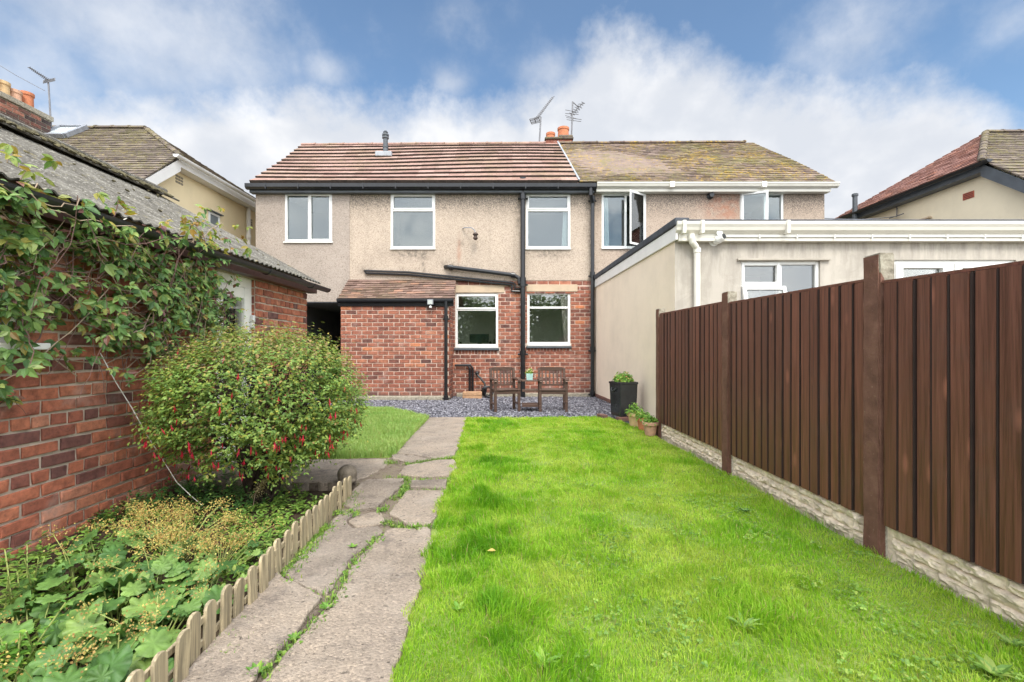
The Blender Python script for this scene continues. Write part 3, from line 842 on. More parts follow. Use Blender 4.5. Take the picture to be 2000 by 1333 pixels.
def tiled(mb, E0, E1, R0, R1, rows, tw, th, stagger=True, jit=0.006, sag=0.0, seed=1, overhang=0.0, gapw=0.004, edge=None):
    """a pitched roof slope of overlapping tiles; every tile its own block"""
    r = random.Random(seed)
    E0, E1, R0, R1 = map(Vector, (E0, E1, R0, R1))
    e = (E1 - E0).normalized()
    nn = e.cross(((R0 + R1) / 2 - (E0 + E1) / 2)).normalized()
    if nn.z < 0: nn = -nn
    Lt = lambda t: E0.lerp(R0, t)
    Rt = lambda t: E1.lerp(R1, t)
    def pt(s, t, h):
        a, b = Lt(t), Rt(t)
        sa, sb = (a - E0).dot(e), (b - E0).dot(e)
        f = (s - sa) / (sb - sa) if abs(sb - sa) > 1e-6 else 0
        p = a.lerp(b, f)
        if sag: p = p - Vector((0, 0, 1)) * sag * math.sin(math.pi * min(max(f, 0), 1) * 1.5 + t * 1.5) * math.sin(math.pi * t)
        return p + nn * h
    for i in range(rows):
        t0, t1 = i / rows, min(1.0, (i + 1.12) / rows)
        sa0, sb0 = (Lt(t0) - E0).dot(e), (Rt(t0) - E0).dot(e)
        tm = (i + .5) / rows
        sam, sbm = (Lt(tm) - E0).dot(e), (Rt(tm) - E0).dot(e)
        lo, hi = sam, sbm
        s = math.floor(lo / tw) * tw + (tw / 2 if (stagger and i % 2) else 0)
        if s > lo: s -= tw
        while s < hi - 1e-4:
            a, b = max(s, lo), min(s + tw, hi)
            s += tw
            if b - a < .02: continue
            h0 = th + r.uniform(-jit, jit); h1 = th * .18
            d0, d1 = r.uniform(-jit, jit), r.uniform(-jit, jit)
            a += gapw / 2; b -= gapw / 2
            vs = [pt(a, t0, -th * .2), pt(b, t0, -th * .2), pt(b, t0, h0 + d1 * .6), pt(a, t0, h0 + d0 * .6), pt(b, t1, h1), pt(a, t1, h1), pt(a, t1, -th * .3), pt(b, t1, -th * .3)]
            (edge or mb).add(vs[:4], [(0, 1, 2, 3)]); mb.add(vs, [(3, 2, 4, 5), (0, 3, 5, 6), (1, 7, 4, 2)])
    # underlay so that nothing shows between the tiles
    mb.add([E0 - nn * .012, E1 - nn * .012, R1 - nn * .012, R0 - nn * .012], [(0, 1, 2, 3)])

def ridge_caps(mb, a, b, r=.12, L=.45, seed=2):
    a, b = Vector(a), Vector(b); d = (b - a).normalized(); n = int((b - a).length / L)
    rr = random.Random(seed)
    side = d.cross(Vector((0, 0, 1))).normalized(); up = side.cross(d).normalized()
    for i in range(n):
        p0 = a + d * (i * L); p1 = a + d * ((i + 1) * L - .006)
        for q0, q1, rad in ((p0, p1 - d * .05, r), (p1 - d * .05, p1, r * 1.12)):
            prof = [(rad * math.cos(t), rad * .8 * math.sin(t)) for t in [math.pi * k / 8 for k in range(9)]]
            z = Vector((0, 0, rr.uniform(-.006, .006)))
            mb.prism(prof, q0 + z, q1 + z, side, up)

OGEE = [(0, 0), (-.03, .0), (-.075, .03), (-.085, .06), (-.10, .085), (-.105, .115), (0, .115)]
HALFR = [(-.055 + .055 * math.cos(t), .055 - .055 * math.sin(t)) for t in [math.pi * k / 8 for k in range(9)]]

# ------------------------------------------------------------------ ground, lawn, path, gravel
gm = MB(); gm.quad((-400, -400, -.16), (400, -400, -.16), (400, 400, -.16), (-400, 400, -.16))
struct('ground', gm, M['rough_ground'])
gm = MB(); gm.quad((2.5, -6, -.06), (10.5, -6, -.06), (10.5, 6.86, -.06), (2.5, 6.86, -.06)); struct('neighbour_patio', gm, M['paving'])

def slab(mb, poly, z, t=0.15, rough=0.0, seed=0, sub=0.06):
    """a flat slab whose outline is roughened; poly in world xy, counter-clockwise or not"""
    r = random.Random(seed)
    pts = []
    n = len(poly)
    for i in range(n):
        a, b = Vector(poly[i]).to_2d(), Vector(poly[(i + 1) % n]).to_2d()
        k = max(1, int((b - a).length / sub)) if rough else 1
        for j in range(k):
            p = a.lerp(b, j / k)
            if rough: p += Vector((r.uniform(-rough, rough), r.uniform(-rough, rough)))
            pts.append(p)
    k = len(pts)
    top = [(p.x, p.y, z + (r.uniform(-.002, .002) if rough else 0)) for p in pts]
    bot = [(p.x * 1.0, p.y, z - t) for p in pts]
    mb.add(top + bot, [tuple(range(k))] + [(i, (i + 1) % k, k + (i + 1) % k, k + i) for i in range(k)])

PATH_R = [(-3.0, -.36), (0.0, -.40), (1.73, -.45), (2.4, -.48), (3.23, -.54), (4.93, -.63), (6.4, -.70), (8.46, -.85)]     # (depth, x) lawn side of the path
pr_y, pr_x = [a for a, b in PATH_R], [b for a, b in PATH_R]
LAWN_BACK = 8.40
lawn_poly = [(x - .02, y) for y, x in PATH_R] + [(-.85, LAWN_BACK), (1.75, LAWN_BACK), (1.98, 7.6), (2.06, 6.6), (2.25, 2.0), (2.32, -3.0)]
lm = MB(); slab(lm, lawn_poly, 0.0, .15)
struct('lawn_base', lm, M['turf'])
left_lawn = [(-1.47, 8.15), (-1.42, 6.6), (-1.36, 5.35), (-1.9, 5.25), (-3.13, 5.2), (-3.13, 7.2), (-4.6, 7.25), (-4.2, 9.6), (-3.3, 9.75), (-2.6, 9.45), (-1.95, 8.85)]
lm = MB(); slab(lm, left_lawn, 0.0, .15)
struct('side_lawn_base', lm, M['turf'])
gv = MB(); slab(gv, [(-7.0, 7.2), (-.86, 8.44), (3.2, 8.44), (3.2, 12.2), (-7.0, 12.2)], -.012, .13)
slab(gv, [(1.76, 8.43), (1.99, 7.6), (2.06, 6.75), (2.44, 6.75), (2.6, 8.43)], -.010, .13)
struct('gravel_bed', gv, M['slate_bed'])
bd = MB(); slab(bd, [(-3.2, -1.0), (-1.2, -1.0), (-1.22, 1.5), (-1.38, 4.0), (-1.45, 4.35), (-3.2, 4.35)], -.075, .08)
struct('flower_bed_soil', bd, M['soil'])
pb = MB(); slab(pb, [(-1.24, -2.0), (-.42, -2.0), (-.45, 1.73), (-.63, 4.93), (-.86, 8.42), (-1.46, 8.42), (-1.40, 5.3), (-3.12, 5.2), (-3.12, 4.33), (-1.36, 4.3), (-1.24, 1.5)], -.002, .13)
struct('path_soil', pb, M['path_dirt'])

def gp(pts): return [G(x, y).to_2d() for x, y in pts]
SLABS = [
    gp([(838, 817), (911, 817), (901, 850), (893, 880), (886, 896), (846, 898), (806, 890), (768, 887), (800, 850)]),
    gp([(765, 889), (804, 892), (842, 900), (800, 907), (764, 898)]),
    gp([(792, 913), (845, 903), (888, 900), (893, 916), (876, 932), (830, 937), (776, 929)]),
    gp([(800, 943), (872, 940), (870, 957), (800, 957)]),
    gp([(797, 962), (867, 961), (851, 1010), (840, 1027), (800, 1030), (776, 1014), (758, 1009), (776, 985)]),
    gp([(690, 960), (714, 941), (788, 938), (783, 955), (768, 967), (740, 994), (690, 1002), (672, 992)]),
    gp([(694, 1006), (744, 1000), (752, 1017), (740, 1026), (692, 1031), (682, 1020)]),
    gp([(635, 1042), (668, 1000), (689, 1005), (678, 1022), (688, 1034), (738, 1030), (750, 1040), (722, 1060), (682, 1100), (655, 1138), (638, 1166), (598, 1152), (548, 1119)]),
    gp([(541, 1124), (596, 1156), (636, 1171), (606, 1200), (591, 1234), (545, 1280), (478, 1352), (330, 1352), (415, 1265), (480, 1190)]),
    gp([(758, 1038), (838, 1033), (845, 1062), (821, 1150), (800, 1225), (762, 1352), (500, 1352), (556, 1284), (603, 1240), (622, 1206), (657, 1171), (670, 1141), (694, 1104), (730, 1064)]),
]
near_y = G(0, 1356).y
SLABS.append([(-1.22, -2.0), (-.42, -2.0), (-.45, near_y - .02), (-.86, near_y - .015), (-1.22, near_y - .02)])
CROSS = [(-3.12, 5.17), (-2.2, 5.19), (-1.42, 5.22), (-1.33, 5.0), (-1.38, 4.62), (-1.47, 4.36), (-1.62, 4.30), (-3.12, 4.30)]
SLABS.append(CROSS)
sm = MB()
tz = random.Random(5)
for i, s in enumerate(SLABS):
    slab(sm, s, .014 + tz.uniform(-.010, .012), .20 if i == len(SLABS) - 1 else .10, rough=.014, seed=i, sub=.05)
struct('path', sm, M['concrete'], bevel=.010)

# ------------------------------------------------------------------ the left half of the pair of houses
YW = 12.1
X = lambda px: XD(px, YW)
Z = lambda py: ZD(py, YW)
HX0, HXP, HX1 = X(500), X(1160), X(1610)
house = thing('semi_detached_house', 'pebbledash and brick half of the semi-detached pair under the striped pink-red tile roof', 'house', (HX0, YW, 0))
FM = FRONT(YW)
wins = {'w1': (X(557), X(649), Z(473), Z(378)), 'w2': (X(763), X(850), Z(486), Z(378)), 'w3': (X(1027), X(1114), Z(486), Z(378)),
        'w6': (X(889), X(973), Z(677), Z(573)), 'w7': (X(1030), X(1114), Z(673), Z(571))}
EAVE_Z = 5.50
BZ = Z(548)
w = MB(FM)
ALLEY = (X(560), X(672), 0, Z(590))
sheet(w, HX0, X(683), 0, EAVE_Z, [wins['w1'], ALLEY], n=.014, reveal=.14)
w.quad((HX0, .014, 0), (HX0, -6, 0), (HX0, -6, EAVE_Z), (HX0, .014, EAVE_Z))
w.quad((X(683), .014, 0), (X(683), .0, 0), (X(683), .0, EAVE_Z), (X(683), .014, EAVE_Z))
obj('grey_pebbledash_wall', w, M['pebble_grey'], house, fix=False)
w = MB(FM)
sheet(w, X(683), HXP, BZ, EAVE_Z, [wins['w2'], wins['w3']], n=0, reveal=.13)
w.quad((X(683), 0, BZ), (HXP, 0, BZ), (HXP, -.03, BZ), (X(683), -.03, BZ))
obj('pebbledash_wall', w, M['pebble'], house, fix=False)
lint = [(X(886), X(985), Z(572), Z(557)), (X(1028), X(1128), Z(570), Z(556))]
w = MB(FM)
hol = [wins['w6'], wins['w7']]
sheet(w, X(860), HXP, 0, BZ, hol, n=-.020, reveal=.12)
obj('mortar_bed', w, M['mortar'], house, fix=False)
w = MB(FM)
rk = [(h[0] - .02, h[1] + .02, h[2] - .22, h[2]) for h in hol]
bricks(w, X(860), HXP, BZ % .1 if False else 0.0, 2.9, hol + lint + rk, n=-.008, seed=11,
       stack=[(X(870), HXP, BZ - .13, BZ - .01, .30)] + [(h[0], h[1], h[2] - .21, h[2] - .07, .085) for h in hol])
obj('brickwork', w, M['brick'], house, fix=False)
for a, b, c, d in lint:
    w = MB(FM); w.box(a, b, -.1, .004, c, d); obj('lintel', w, M['lintel'], house, bevel=.008)
w = MB(FM); w.box(X(892), HXP - .05, -.05, .05, -.1, .09); obj('plinth', w, M['post_raw'], house, bevel=.02)

# covered alley through the grey extension
w = MB(FM)
a, b, c, d = ALLEY[0], ALLEY[1], 0, ALLEY[3]
n0, n1 = -.126, -5.2
w.quad((a, n0, c), (a, n1, c), (a, n1, d), (a, n0, d)); w.quad((b, n0, c), (b, n0, d), (b, n1, d), (b, n1, c))
w.quad((a, n1, c), (b, n1, c), (b, n1, d), (a, n1, d)); w.quad((a, n0, d), (a, n1, d), (b, n1, d), (b, n0, d))
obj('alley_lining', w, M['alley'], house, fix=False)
w = MB(FM); w.box(X(600), X(667), -.05, .03, ALLEY[3] - .03, ALLEY[3] - .001); obj('alley_beam', w, M['black'], house)
w = MB(FM)
dx0, dx1 = XD(624, 17.1), XD(648, 17.1)
w.box(dx0, dx1, -5.19, -5.13, .02, 2.02)
al = obj('alley_door', w, M['black'], house, bevel=.01)
w = MB(FM); w.box(dx0 - .07, dx0, -5.19, -5.10, .02, 2.09); w.box(dx1, dx1 + .07, -5.19, -5.10, .02, 2.09); w.box(dx0, dx1, -5.19, -5.10, 2.02, 2.09)
obj('door_frame', w, M['dark'], al)
w = MB(FM); w.lathe([(.0, 0), (.03, .01), (.03, .03), (0, .04)], (dx1 - .12, -5.10, 1.0), 10); obj('handle', w, M['grey_metal'], al)

# windows
def two_tier(key, split_py, parent, gm_, top_sash=True, **kw):
    u0, u1, v0, v1 = wins[key]
    s = Z(split_py); f = .06
    return window(parent, FM, u0, u1, v0, v1, [('h', s, u0 + f, u1 - f, .055)],
                  [(u0 + f, u1 - f, s + .02, v1 - f), (u0 + f, u1 - f, v0 + f, s - .02)], M['upvc'], gm_, f,
                  sash=[(u0 + .035, u1 - .035, s + .012, v1 - .035)] if top_sash else [], **kw)
u0, u1, v0, v1 = wins['w1']
mu = X(604)
w1 = window(house, FM, u0, u1, v0, v1, [('v', mu, v0 + .06, v1 - .06, .06)], [(u0 + .06, mu - .025, v0 + .06, v1 - .06), (mu + .025, u1 - .06, v0 + .06, v1 - .06)],
            M['upvc'], M['glass'], .06, sash=[(mu + .01, u1 - .03, v0 + .03, v1 - .03)], sill=(.03, .035, .06), front=.014)
w2 = two_tier('w2', 411, house, M['glass'], sill=(.01, .03, .04))
w3 = two_tier('w3', 411, house, M['glass'], sill=(.01, .03, .04))
w6 = two_tier('w6', 605, house, M['glass_low'], front=-.045, sill=(0, .04, .02), rmat=M['kitchen'], room=1.5)
w7 = two_tier('w7', 601, house, M['glass_low'], top_sash=False, front=-.045, sill=(0, .04, .02), rmat=M['kitchen'], room=1.5)
for wn_, k in ((w6, 'w6'), (w7, 'w7')):
    u0, u1, v0, v1 = wins[k]
    s = MB(FM); s.box(u0 - .03, u1 + .03, -.03, .055, v0 - .105, v0 - .043); obj('stone_sill', s, M['slate_grey'], wn_, bevel=.012)
u0, u1, v0, v1 = wins['w3']
drape(w3, FM, (u1 - .17, u1 - .05), (u1 - .22, u1 - .05), v0 + .02, v1 - .42, -.16, M['curtain'])
u0, u1, v0, v1 = wins['w7']
drape(w7, FM, (u1 - .25, u1 + .02), (u1 - .13, u1 + .02), v0 - .05, v1 - .05, -.17, M['curtain'])
u0, u1, v0, v1 = wins['w6']
s = MB(FM); s.box(X(914), X(953), -.50, -.46, v0 + .10, v0 + .34); s.box(X(930), X(938), -.50, -.47, v0 - .1, v0 + .10)
obj('television', s, m_flat('dark_teal_screen', (.012, .05, .045), .25, .3, 4), w6, bevel=.006)
s = MB(FM)
for px_, h_, r_ in ((893, .12, .03), (957, .09, .035), (965, .14, .028), (898, .07, .03)):
    s = MB(FM); s.lathe([(r_ * .7, 0), (r_, .03), (r_ * .9, h_ * .7), (r_ * .45, h_), (0, h_)], (X(px_), -.16, v0 + .05), 12); obj('ornament', s, M['black_plastic'], w6, smooth=True)


# eaves and gutter
w = MB(FM); w.box(HX0 - .08, HXP - .02, .0, .17, EAVE_Z - .2, EAVE_Z - .02)
obj('fascia', w, M['slate_grey'], house, bevel=.006)
w = MB(FM); w.prism([(0.172, EAVE_Z - .135), (.25, EAVE_Z - .135), (.295, EAVE_Z - .09), (.30, EAVE_Z + .0), (.285, EAVE_Z + .0), (.172, EAVE_Z - .015)], (HX0 - .13, 0, 0), (HXP + .01, 0, 0), (0, 1, 0), (0, 0, 1))
for px_ in range(530, 1150, 62):
    u = X(px_); w.box(u - .012, u + .012, .20, .306, EAVE_Z - .14, EAVE_Z + .006)
obj('gutter', w, M['black'], house)

# roofs
RY, RZ0, RZ1 = 14.8, ZD(284.5, 14.8), ZD(281, 14.8)
w, wE = MB(), MB()
e0, e1, r0, r1 = (XD(488, 11.8), 11.8, 5.51), (XD(1130, 11.8), 11.8, 5.51), (XD(590, RY), RY, RZ0), (XD(1088, RY), RY, RZ1)
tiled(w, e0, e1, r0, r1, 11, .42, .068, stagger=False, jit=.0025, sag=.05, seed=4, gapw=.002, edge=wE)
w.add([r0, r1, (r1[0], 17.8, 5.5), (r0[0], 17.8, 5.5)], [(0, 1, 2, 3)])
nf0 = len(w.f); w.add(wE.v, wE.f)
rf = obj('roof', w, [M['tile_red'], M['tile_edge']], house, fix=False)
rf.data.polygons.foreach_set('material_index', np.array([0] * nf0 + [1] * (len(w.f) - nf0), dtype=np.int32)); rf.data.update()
w = MB(); ridge_caps(w, Vector(r0) + Vector((0, 0, -.02)), Vector(r1) + Vector((0, 0, -.02)), .10, .46); obj('ridge', w, M['tile_red'], rf)
w = MB(); w.bar(Vector(e1) + Vector((.02, 0, .07)), Vector(r1) + Vector((.02, 0, .07)), .045, .03); obj('roof_joint_strip', w, M['lead'], rf)
w = MB(); w.add([(HX0, 12.1, 5.3), (HX0, 17.8, 5.3), (HX0 - .02, RY, RZ0 - .1)], [(0, 1, 2)]); obj('gable_infill', w, M['pebble_grey'], house, fix=False)
# balanced flue
fd = 13.85; fx = XD(753, fd); fz = ZD(304, fd)
w = MB()
w.lathe([(.07, -.25), (.07, .22), (.085, .23), (.085, .25), (.07, .26), (.07, .50), (.10, .51), (.10, .55), (.075, .56), (.075, .585), (.10, .59), (.10, .63), (.06, .65), (.06, .68), (.075, .69), (.035, .74), (0, .74)], (fx, fd, fz), 16)
fl = obj('flue', w, M['slate_grey'], rf, smooth=False)
w = MB(); w.box(fx - .24, fx + .24, fd - .26, fd - .12, fz - .12, fz + .03); obj('flashing', w, M['lead'], fl, bevel=.02)

# chimney on the party line, with two pots
CD = 15.2
w = MB()
cx0, cx1 = XD(1066, CD), XD(1117, CD); ct = ZD(272, CD)
w.box(cx0, cx1, CD - .1, CD + .7, 6.4, ct - .06)
ch = obj('chimney', w, M['brick'], house, bevel=.01)
w = MB(); w.box(cx0 - .04, cx1 + .04, CD - .15, CD + .75, ct - .06, ct + .02); w.box(XD(1091, CD), cx1 + .02, CD - .12, CD + .7, ct + .02, ct + .1)
obj('flaunching', w, M['tile_brown'], ch, bevel=.03)
for px_, r_, top_, base_ in ((1076, .145, 258, ct), (1101, .185, 248, ct + .08)):
    w = MB(); h = ZD(top_, CD) - base_
    w.lathe([(r_ * 1.02, 0), (r_, .05), (r_ * .95, h - .09), (r_ * 1.06, h - .07), (r_ * 1.06, h), (r_ * .8, h), (r_ * .78, h - .3), (0, h - .3)], (XD(px_, CD), CD + .12, base_), 20)
    obj('chimney_pot', w, M['terracotta'], ch, smooth=False)

# lean-to outhouse against the brick wall
LY = 11.3
lx0, lx1 = XD(665, LY), XD(877, LY)
LM = FRONT(LY)
w = MB(LM); sheet(w, lx0 + .012, lx1 - .012, 0, 2.45, [], n=-.012)
w.quad((lx1 - .012, -.012, 0), (lx1 - .012, -.8, 0), (lx1 - .012, -.8, 3.0), (lx1 - .012, -.012, 2.45)); w.quad((lx0 + .012, -.012, 0), (lx0 + .012, -.012, 2.45), (lx0 + .012, -.8, 3.0), (lx0 + .012, -.8, 0))
obj('outhouse_mortar', w, M['mortar'], house, fix=False)
w = MB(LM); bricks(w, lx0, lx1, .0, 2.4, [], n=0, seed=21)
w.M = frame_mat((lx1, LY, 0), (0, 1, 0), (1, 0, 0)); bricks(w, 0, .79, .0, 2.6, [], n=0, seed=22)
w.M = frame_mat((lx0, LY, 0), (0, 1, 0), (-1, 0, 0)); bricks(w, 0, .79, .0, 2.6, [], n=0, seed=23)
obj('outhouse_brickwork', w, M['brick'], house, fix=False)
w = MB(LM); w.box(lx0 + .3, lx1 + .02, -.1, .04, -.05, .10); obj('outhouse_plinth', w, M['post_raw'], house, bevel=.03)
w = MB()
ly = LY - .13
tiled(w, (XD(660, ly), ly, ZD(584, ly)), (XD(889, ly), ly, ZD(584, ly)), (XD(681, YW), YW - .01, ZD(547, YW)), (XD(889, YW) + .02, YW - .01, ZD(547, YW)), 9, .23, .028, jit=.008, sag=.02, seed=8)
lr = obj('outhouse_roof', w, M['tile_lean'], house, fix=False)
w = MB(LM); gz = ZD(586, LY)
w.prism([(0.001, gz - .16), (.03, gz - .16), (.035, gz - .075), (.10, gz - .07), (.135, gz - .03), (.135, gz + .02), (.0, gz + .02)], (XD(661, LY), 0, 0), (XD(886, LY), 0, 0), (0, 1, 0), (0, 0, 1))
obj('outhouse_gutter', w, M['black'], house)

# rain and waste pipes
def pipe(name, pts, r, parent, mat=M['black'], collars=(), ears=True, n=12):
    w = MB(); w.tube(pts, r, n)
    for c, d, k in collars:
        c, d = Vector(c), Vector(d).normalized()
        w.tube([c - d * k, c + d * k], r * 1.35, n)
        if ears: w.tube([c - d * k * .5 + Vector((-r * 2.1, .04, 0)), c - d * k * .5 + Vector((r * 2.1, .04, 0))], r * .45, 6)
    return obj(name, w, mat, parent, smooth=False)
up = (0, 0, 1)
sx_, sy_ = X(1021), YW - .12
pipe('soil_pipe', [(sx_, sy_, .0), (sx_, sy_, Z(352))], .062, house,
     collars=[((sx_, sy_, Z(388)), up, .07), ((sx_, sy_, Z(355)), up, .05), ((sx_, sy_, Z(553)), up, .12), ((sx_, sy_, Z(690)), up, .06)])
rx, ry = X(1156), YW - .1
pipe('downpipe', [(X(1151), YW - .23, 5.42), (X(1151), YW - .23, 5.22), (X(1156), ry, 5.05), (rx, ry, 4.9), (rx, ry, .02)], .05, house,
     collars=[((rx, ry, Z(392)), up, .07), ((rx, ry, Z(538)), up, .07), ((rx, ry, Z(683)), up, .07), ((rx, ry, Z(768)), up, .06)])
ox, oy = XD(872, LY), LY - .09
pipe('outhouse_downpipe', [(ox, oy, gz - .05), (ox, oy, .04)], .042, house, collars=[((ox, oy, ZD(622, LY)), up, .05), ((ox, oy, ZD(776, LY)), up, .05)])
pipe('waste_pipe', [(X(870), YW - .0, Z(522)), (X(876), YW - .1, Z(523)), (X(950), YW - .1, Z(532)), (X(1004), YW - .1, Z(539)), (X(1013), YW - .12, Z(545)), (X(1015), YW - .12, Z(556))], .055, house,
     collars=[((X(882), YW - .1, Z(524)), (1, 0, -.12), .05), ((X(1002), YW - .1, Z(539)), (1, 0, -.12), .05)], ears=False)
for dz, nm in ((0, 0), (.062, 1)):
    pipe('thin_waste_pipe', [(X(712), YW, Z(529) - dz * .1), (X(716), YW - .06, Z(530) - dz), (X(800), YW - .06, Z(533) - dz), (X(1000), YW - .06, Z(553) - dz),
                             (X(1006 - nm * 6), YW - .06, Z(556) - dz), (X(1006 - nm * 6), YW - .06, Z(565) - dz), (X(1020), YW - .06, Z(566) - dz)], .028, house, n=8)
for dx, zz in ((0, 0), (.075, .04)):
    pipe('gas_pipe', [(X(889), YW - .07, Z(714)), (X(914) + dx, YW - .07, Z(714) + zz * .2), (X(918) + dx, YW - .07, Z(719)), (X(918) + dx, YW - .07, .08)], .03, house, n=8)

# ------------------------------------------------------------------ the right half of the pair
nb = thing('semi_detached_house', 'half of the semi-detached pair under the old lichen-spotted tile roof with white gutter', 'house', (HX1, YW, 0))
nw = {'w4': (X(1175), X(1262), Z(485), Z(378)), 'w5': (X(1445), X(1530), Z(473), Z(377))}
w = MB(FM)
sheet(w, HXP + .002, HX1, 0, EAVE_Z, [nw['w4'], nw['w5']], n=.004, reveal=.13)
w.quad((HX1, .004, 0), (HX1, -5.6, 0), (HX1, -5.6, EAVE_Z), (HX1, .004, EAVE_Z))
obj('pebbledash_wall', w, M['pebble_neighbour'], nb, fix=False)
def open_sash(parent, hinge_u, width, v0, v1, ang, side, fmat, gmat, n0=.0):
    """side=+1: the leaf runs towards +u from the hinge when shut"""
    c = math.cos(ang) * side; s = math.sin(ang)
    U = Vector((c, -s, 0)); Nn = Vector((s * side * 1.0, c * 1.0, 0)) * -1
    Mx = frame_mat((hinge_u, YW - n0 - .02, 0), U, Nn)
    q = .055
    f = MB(Mx)
    f.box(0, q, -.03, .03, v0, v1); f.box(width - q, width, -.03, .03, v0, v1); f.box(q, width - q, -.029, .029, v0, v0 + q); f.box(q, width - q, -.029, .029, v1 - q, v1)
    o = obj('open_sash', f, fmat, parent, bevel=.006)
    return o, Mx, q
u0, u1, v0, v1 = nw['w4']; mu = X(1222)
w4 = window(nb, FM, u0, u1, v0, v1, [('v', mu, v0 + .055, v1 - .055, .055)], [(u0 + .055, mu - .025, v0 + .055, v1 - .055)], M['upvc'], M['glass'], .055, sill=(.01, .03, .05))
o, mx_, q = open_sash(w4, u1 - .03, .60, v0 + .03, v1 - .03, R(36), -1, M['upvc'], M['glass'])
drape(w4, FM, (u0 + .03, u0 + .2), (u0 + .03, u0 + .24), v0, v1, -.17, M['curtain'])
g = MB(mx_); g.box(q, .60 - q, -.008, .004, v0 + .03 + q, v1 - .03 - q); obj('open_pane', g, M['glass'], w4)
u0, u1, v0, v1 = nw['w5']; mu = X(1495)
w5 = window(nb, FM, u0, u1, v0, v1, [('v', mu, v0 + .055, v1 - .055, .055)], [(mu + .025, u1 - .055, v0 + .055, v1 - .055)], M['upvc'], M['glass'], .055, sill=(.01, .03, .05))
o, mx_, q = open_sash(w5, u0 + .03, .62, v0 + .03, v1 - .03, R(24), 1, M['upvc'], M['glass'])
g = MB(mx_); g.box(q, .62 - q, -.008, .004, v0 + .03 + q, v1 - .03 - q); obj('open_pane', g, M['glass'], w5)
w = MB(FM); w.box(HXP + .03, HX1 + .04, .006, .2, EAVE_Z - .185, EAVE_Z - .02); obj('fascia', w, M['cream_pvc'], nb, bevel=.006)
w = MB(FM)
w.prism([(.202 - a * 1.15, EAVE_Z - .10 + b * 1.1) for a, b in OGEE], (HXP + .03, 0, 0), (XD(1640, 11.8), 0, 0), (0, 1, 0), (0, 0, 1))
for px_ in (1305, 1480):
    u = X(px_); w.box(u - .06, u + .06, .2, .335, EAVE_Z - .108, EAVE_Z + .034)
obj('gutter', w, M['cream_pvc'], nb)
w = MB()
e2 = (XD(1632, 11.8), 11.8, 5.53); r2 = (XD(1470, RY), RY, ZD(279, RY))
r1b = (XD(1089, RY), RY, ZD(281, RY)); e1b = (XD(1131.5, 11.8), 11.8, 5.53)
tiled(w, e1b, e2, r1b, r2, 27, .215, .021, jit=.007, sag=.05, seed=14)
w.add([r1b, r2, (r2[0] + .6, 17.8, 5.5), (r1b[0], 17.8, 5.5)], [(0, 1, 2, 3)]); w.add([e2, r2, (r2[0] + .6, 17.8, 5.5)], [(0, 1, 2)])
rf2 = obj('roof', w, M['tile_old'], nb, fix=False)
w = MB(); ridge_caps(w, Vector(r1b) + Vector((0, 0, -.02)), Vector(r2) + Vector((0, 0, -.02)), .10, .43, 5); obj('ridge', w, M['tile_old'], rf2)
w = MB(); w.lathe([(.085, -.04), (.085, .0), (.06, .02), (.06, .10), (.0, .10)], (0, 0, 0), 16)
w.v = [(X(1386) + v[0], YW - .05 - v[2], Z(384) + v[1]) for v in w.v]; obj('wall_vent', w, M['black_plastic'], nb)

# ------------------------------------------------------------------ flat-roofed extension behind the fence
EY = 6.87
ex0 = XD(1318, EY); exb = 2.18
ext = thing('flat_roofed_extension', 'flat-roofed extension behind the fence, cream on its side and grey render in front', 'extension', (ex0, EY, 0))
EM = FRONT(EY)
ew = (XD(1447, EY), XD(1602, EY), 1.32, ZD(510, EY)); ed = (XD(1745, EY), XD(1985, EY), .08, ZD(508, EY))
w = MB(EM); sheet(w, ex0, 10.5, 0, 3.08, [ew, ed], n=0, reveal=.14)
w.quad((10.5, 0, 0), (10.5, -5.2, 0), (10.5, -5.2, 3.08), (10.5, 0, 3.08))
obj('front_wall', w, M['ext_grey'], ext, fix=False)
w = MB(); w.quad((exb, YW, .0), (ex0, EY, .0), (ex0, EY, 3.08), (exb, YW, 3.08)); obj('side_wall', w, M['ext_cream'], ext, fix=False)
sd = (Vector((ex0, EY, 0)) - Vector((exb, YW, 0))); sl = sd.length; sd.normalize(); sn = Vector((-1, 0, 0)); sn = (sn - sd * sn.dot(sd)).normalized()
SM = frame_mat((exb, YW, 0), sd, sn)
w = MB(SM); bricks(w, 0.02, sl - .01, -.1, .1, [], n=.012, seed=31); obj('brick_plinth', w, M['brick'], ext, fix=False)
w = MB(SM); w.box(0, sl + .12, .0, .035, 2.85, 3.05); obj('side_fascia', w, M['white_paint'], ext, bevel=.006)
w = MB(SM); w.box(-.02, sl + .16, -.16, .06, 3.052, 3.17); obj('roof_kerb', w, M['felt'], ext, bevel=.02)
w = MB(); w.box(ex0 + .0, 10.6, EY - .07, YW - .02, 3.082, 3.165); obj('flat_roof', w, M['felt'], ext, bevel=.01)
w = MB(EM); w.box(ex0 + .02, 10.5, .001, .10, ZD(474, EY), ZD(460, EY)); w.box(ex0 + .02, 10.5, .10, .104, ZD(467, EY), ZD(466, EY)); obj('front_fascia', w, M['cream_pvc'], ext, bevel=.004)
w = MB(EM)
zz = ZD(461, EY) - .0
w.prism([(.06 - a * 1.35, zz + b * 1.45) for a, b in OGEE], (ex0 - .03, 0, 0), (10.5, 0, 0), (0, 1, 0), (0, 0, 1))
for px_ in (1332, 1367, 1532):
    u = XD(px_, EY - .1); w.box(u - .022, u + .022, .05, .215, zz - .008, zz + .178)
obj('gutter', w, M['cream_pvc'], ext)
w = MB(EM); w.tube([(XD(1405, EY), .115, ZD(466, EY)), (10.4, .115, ZD(466, EY))], .010, 6)
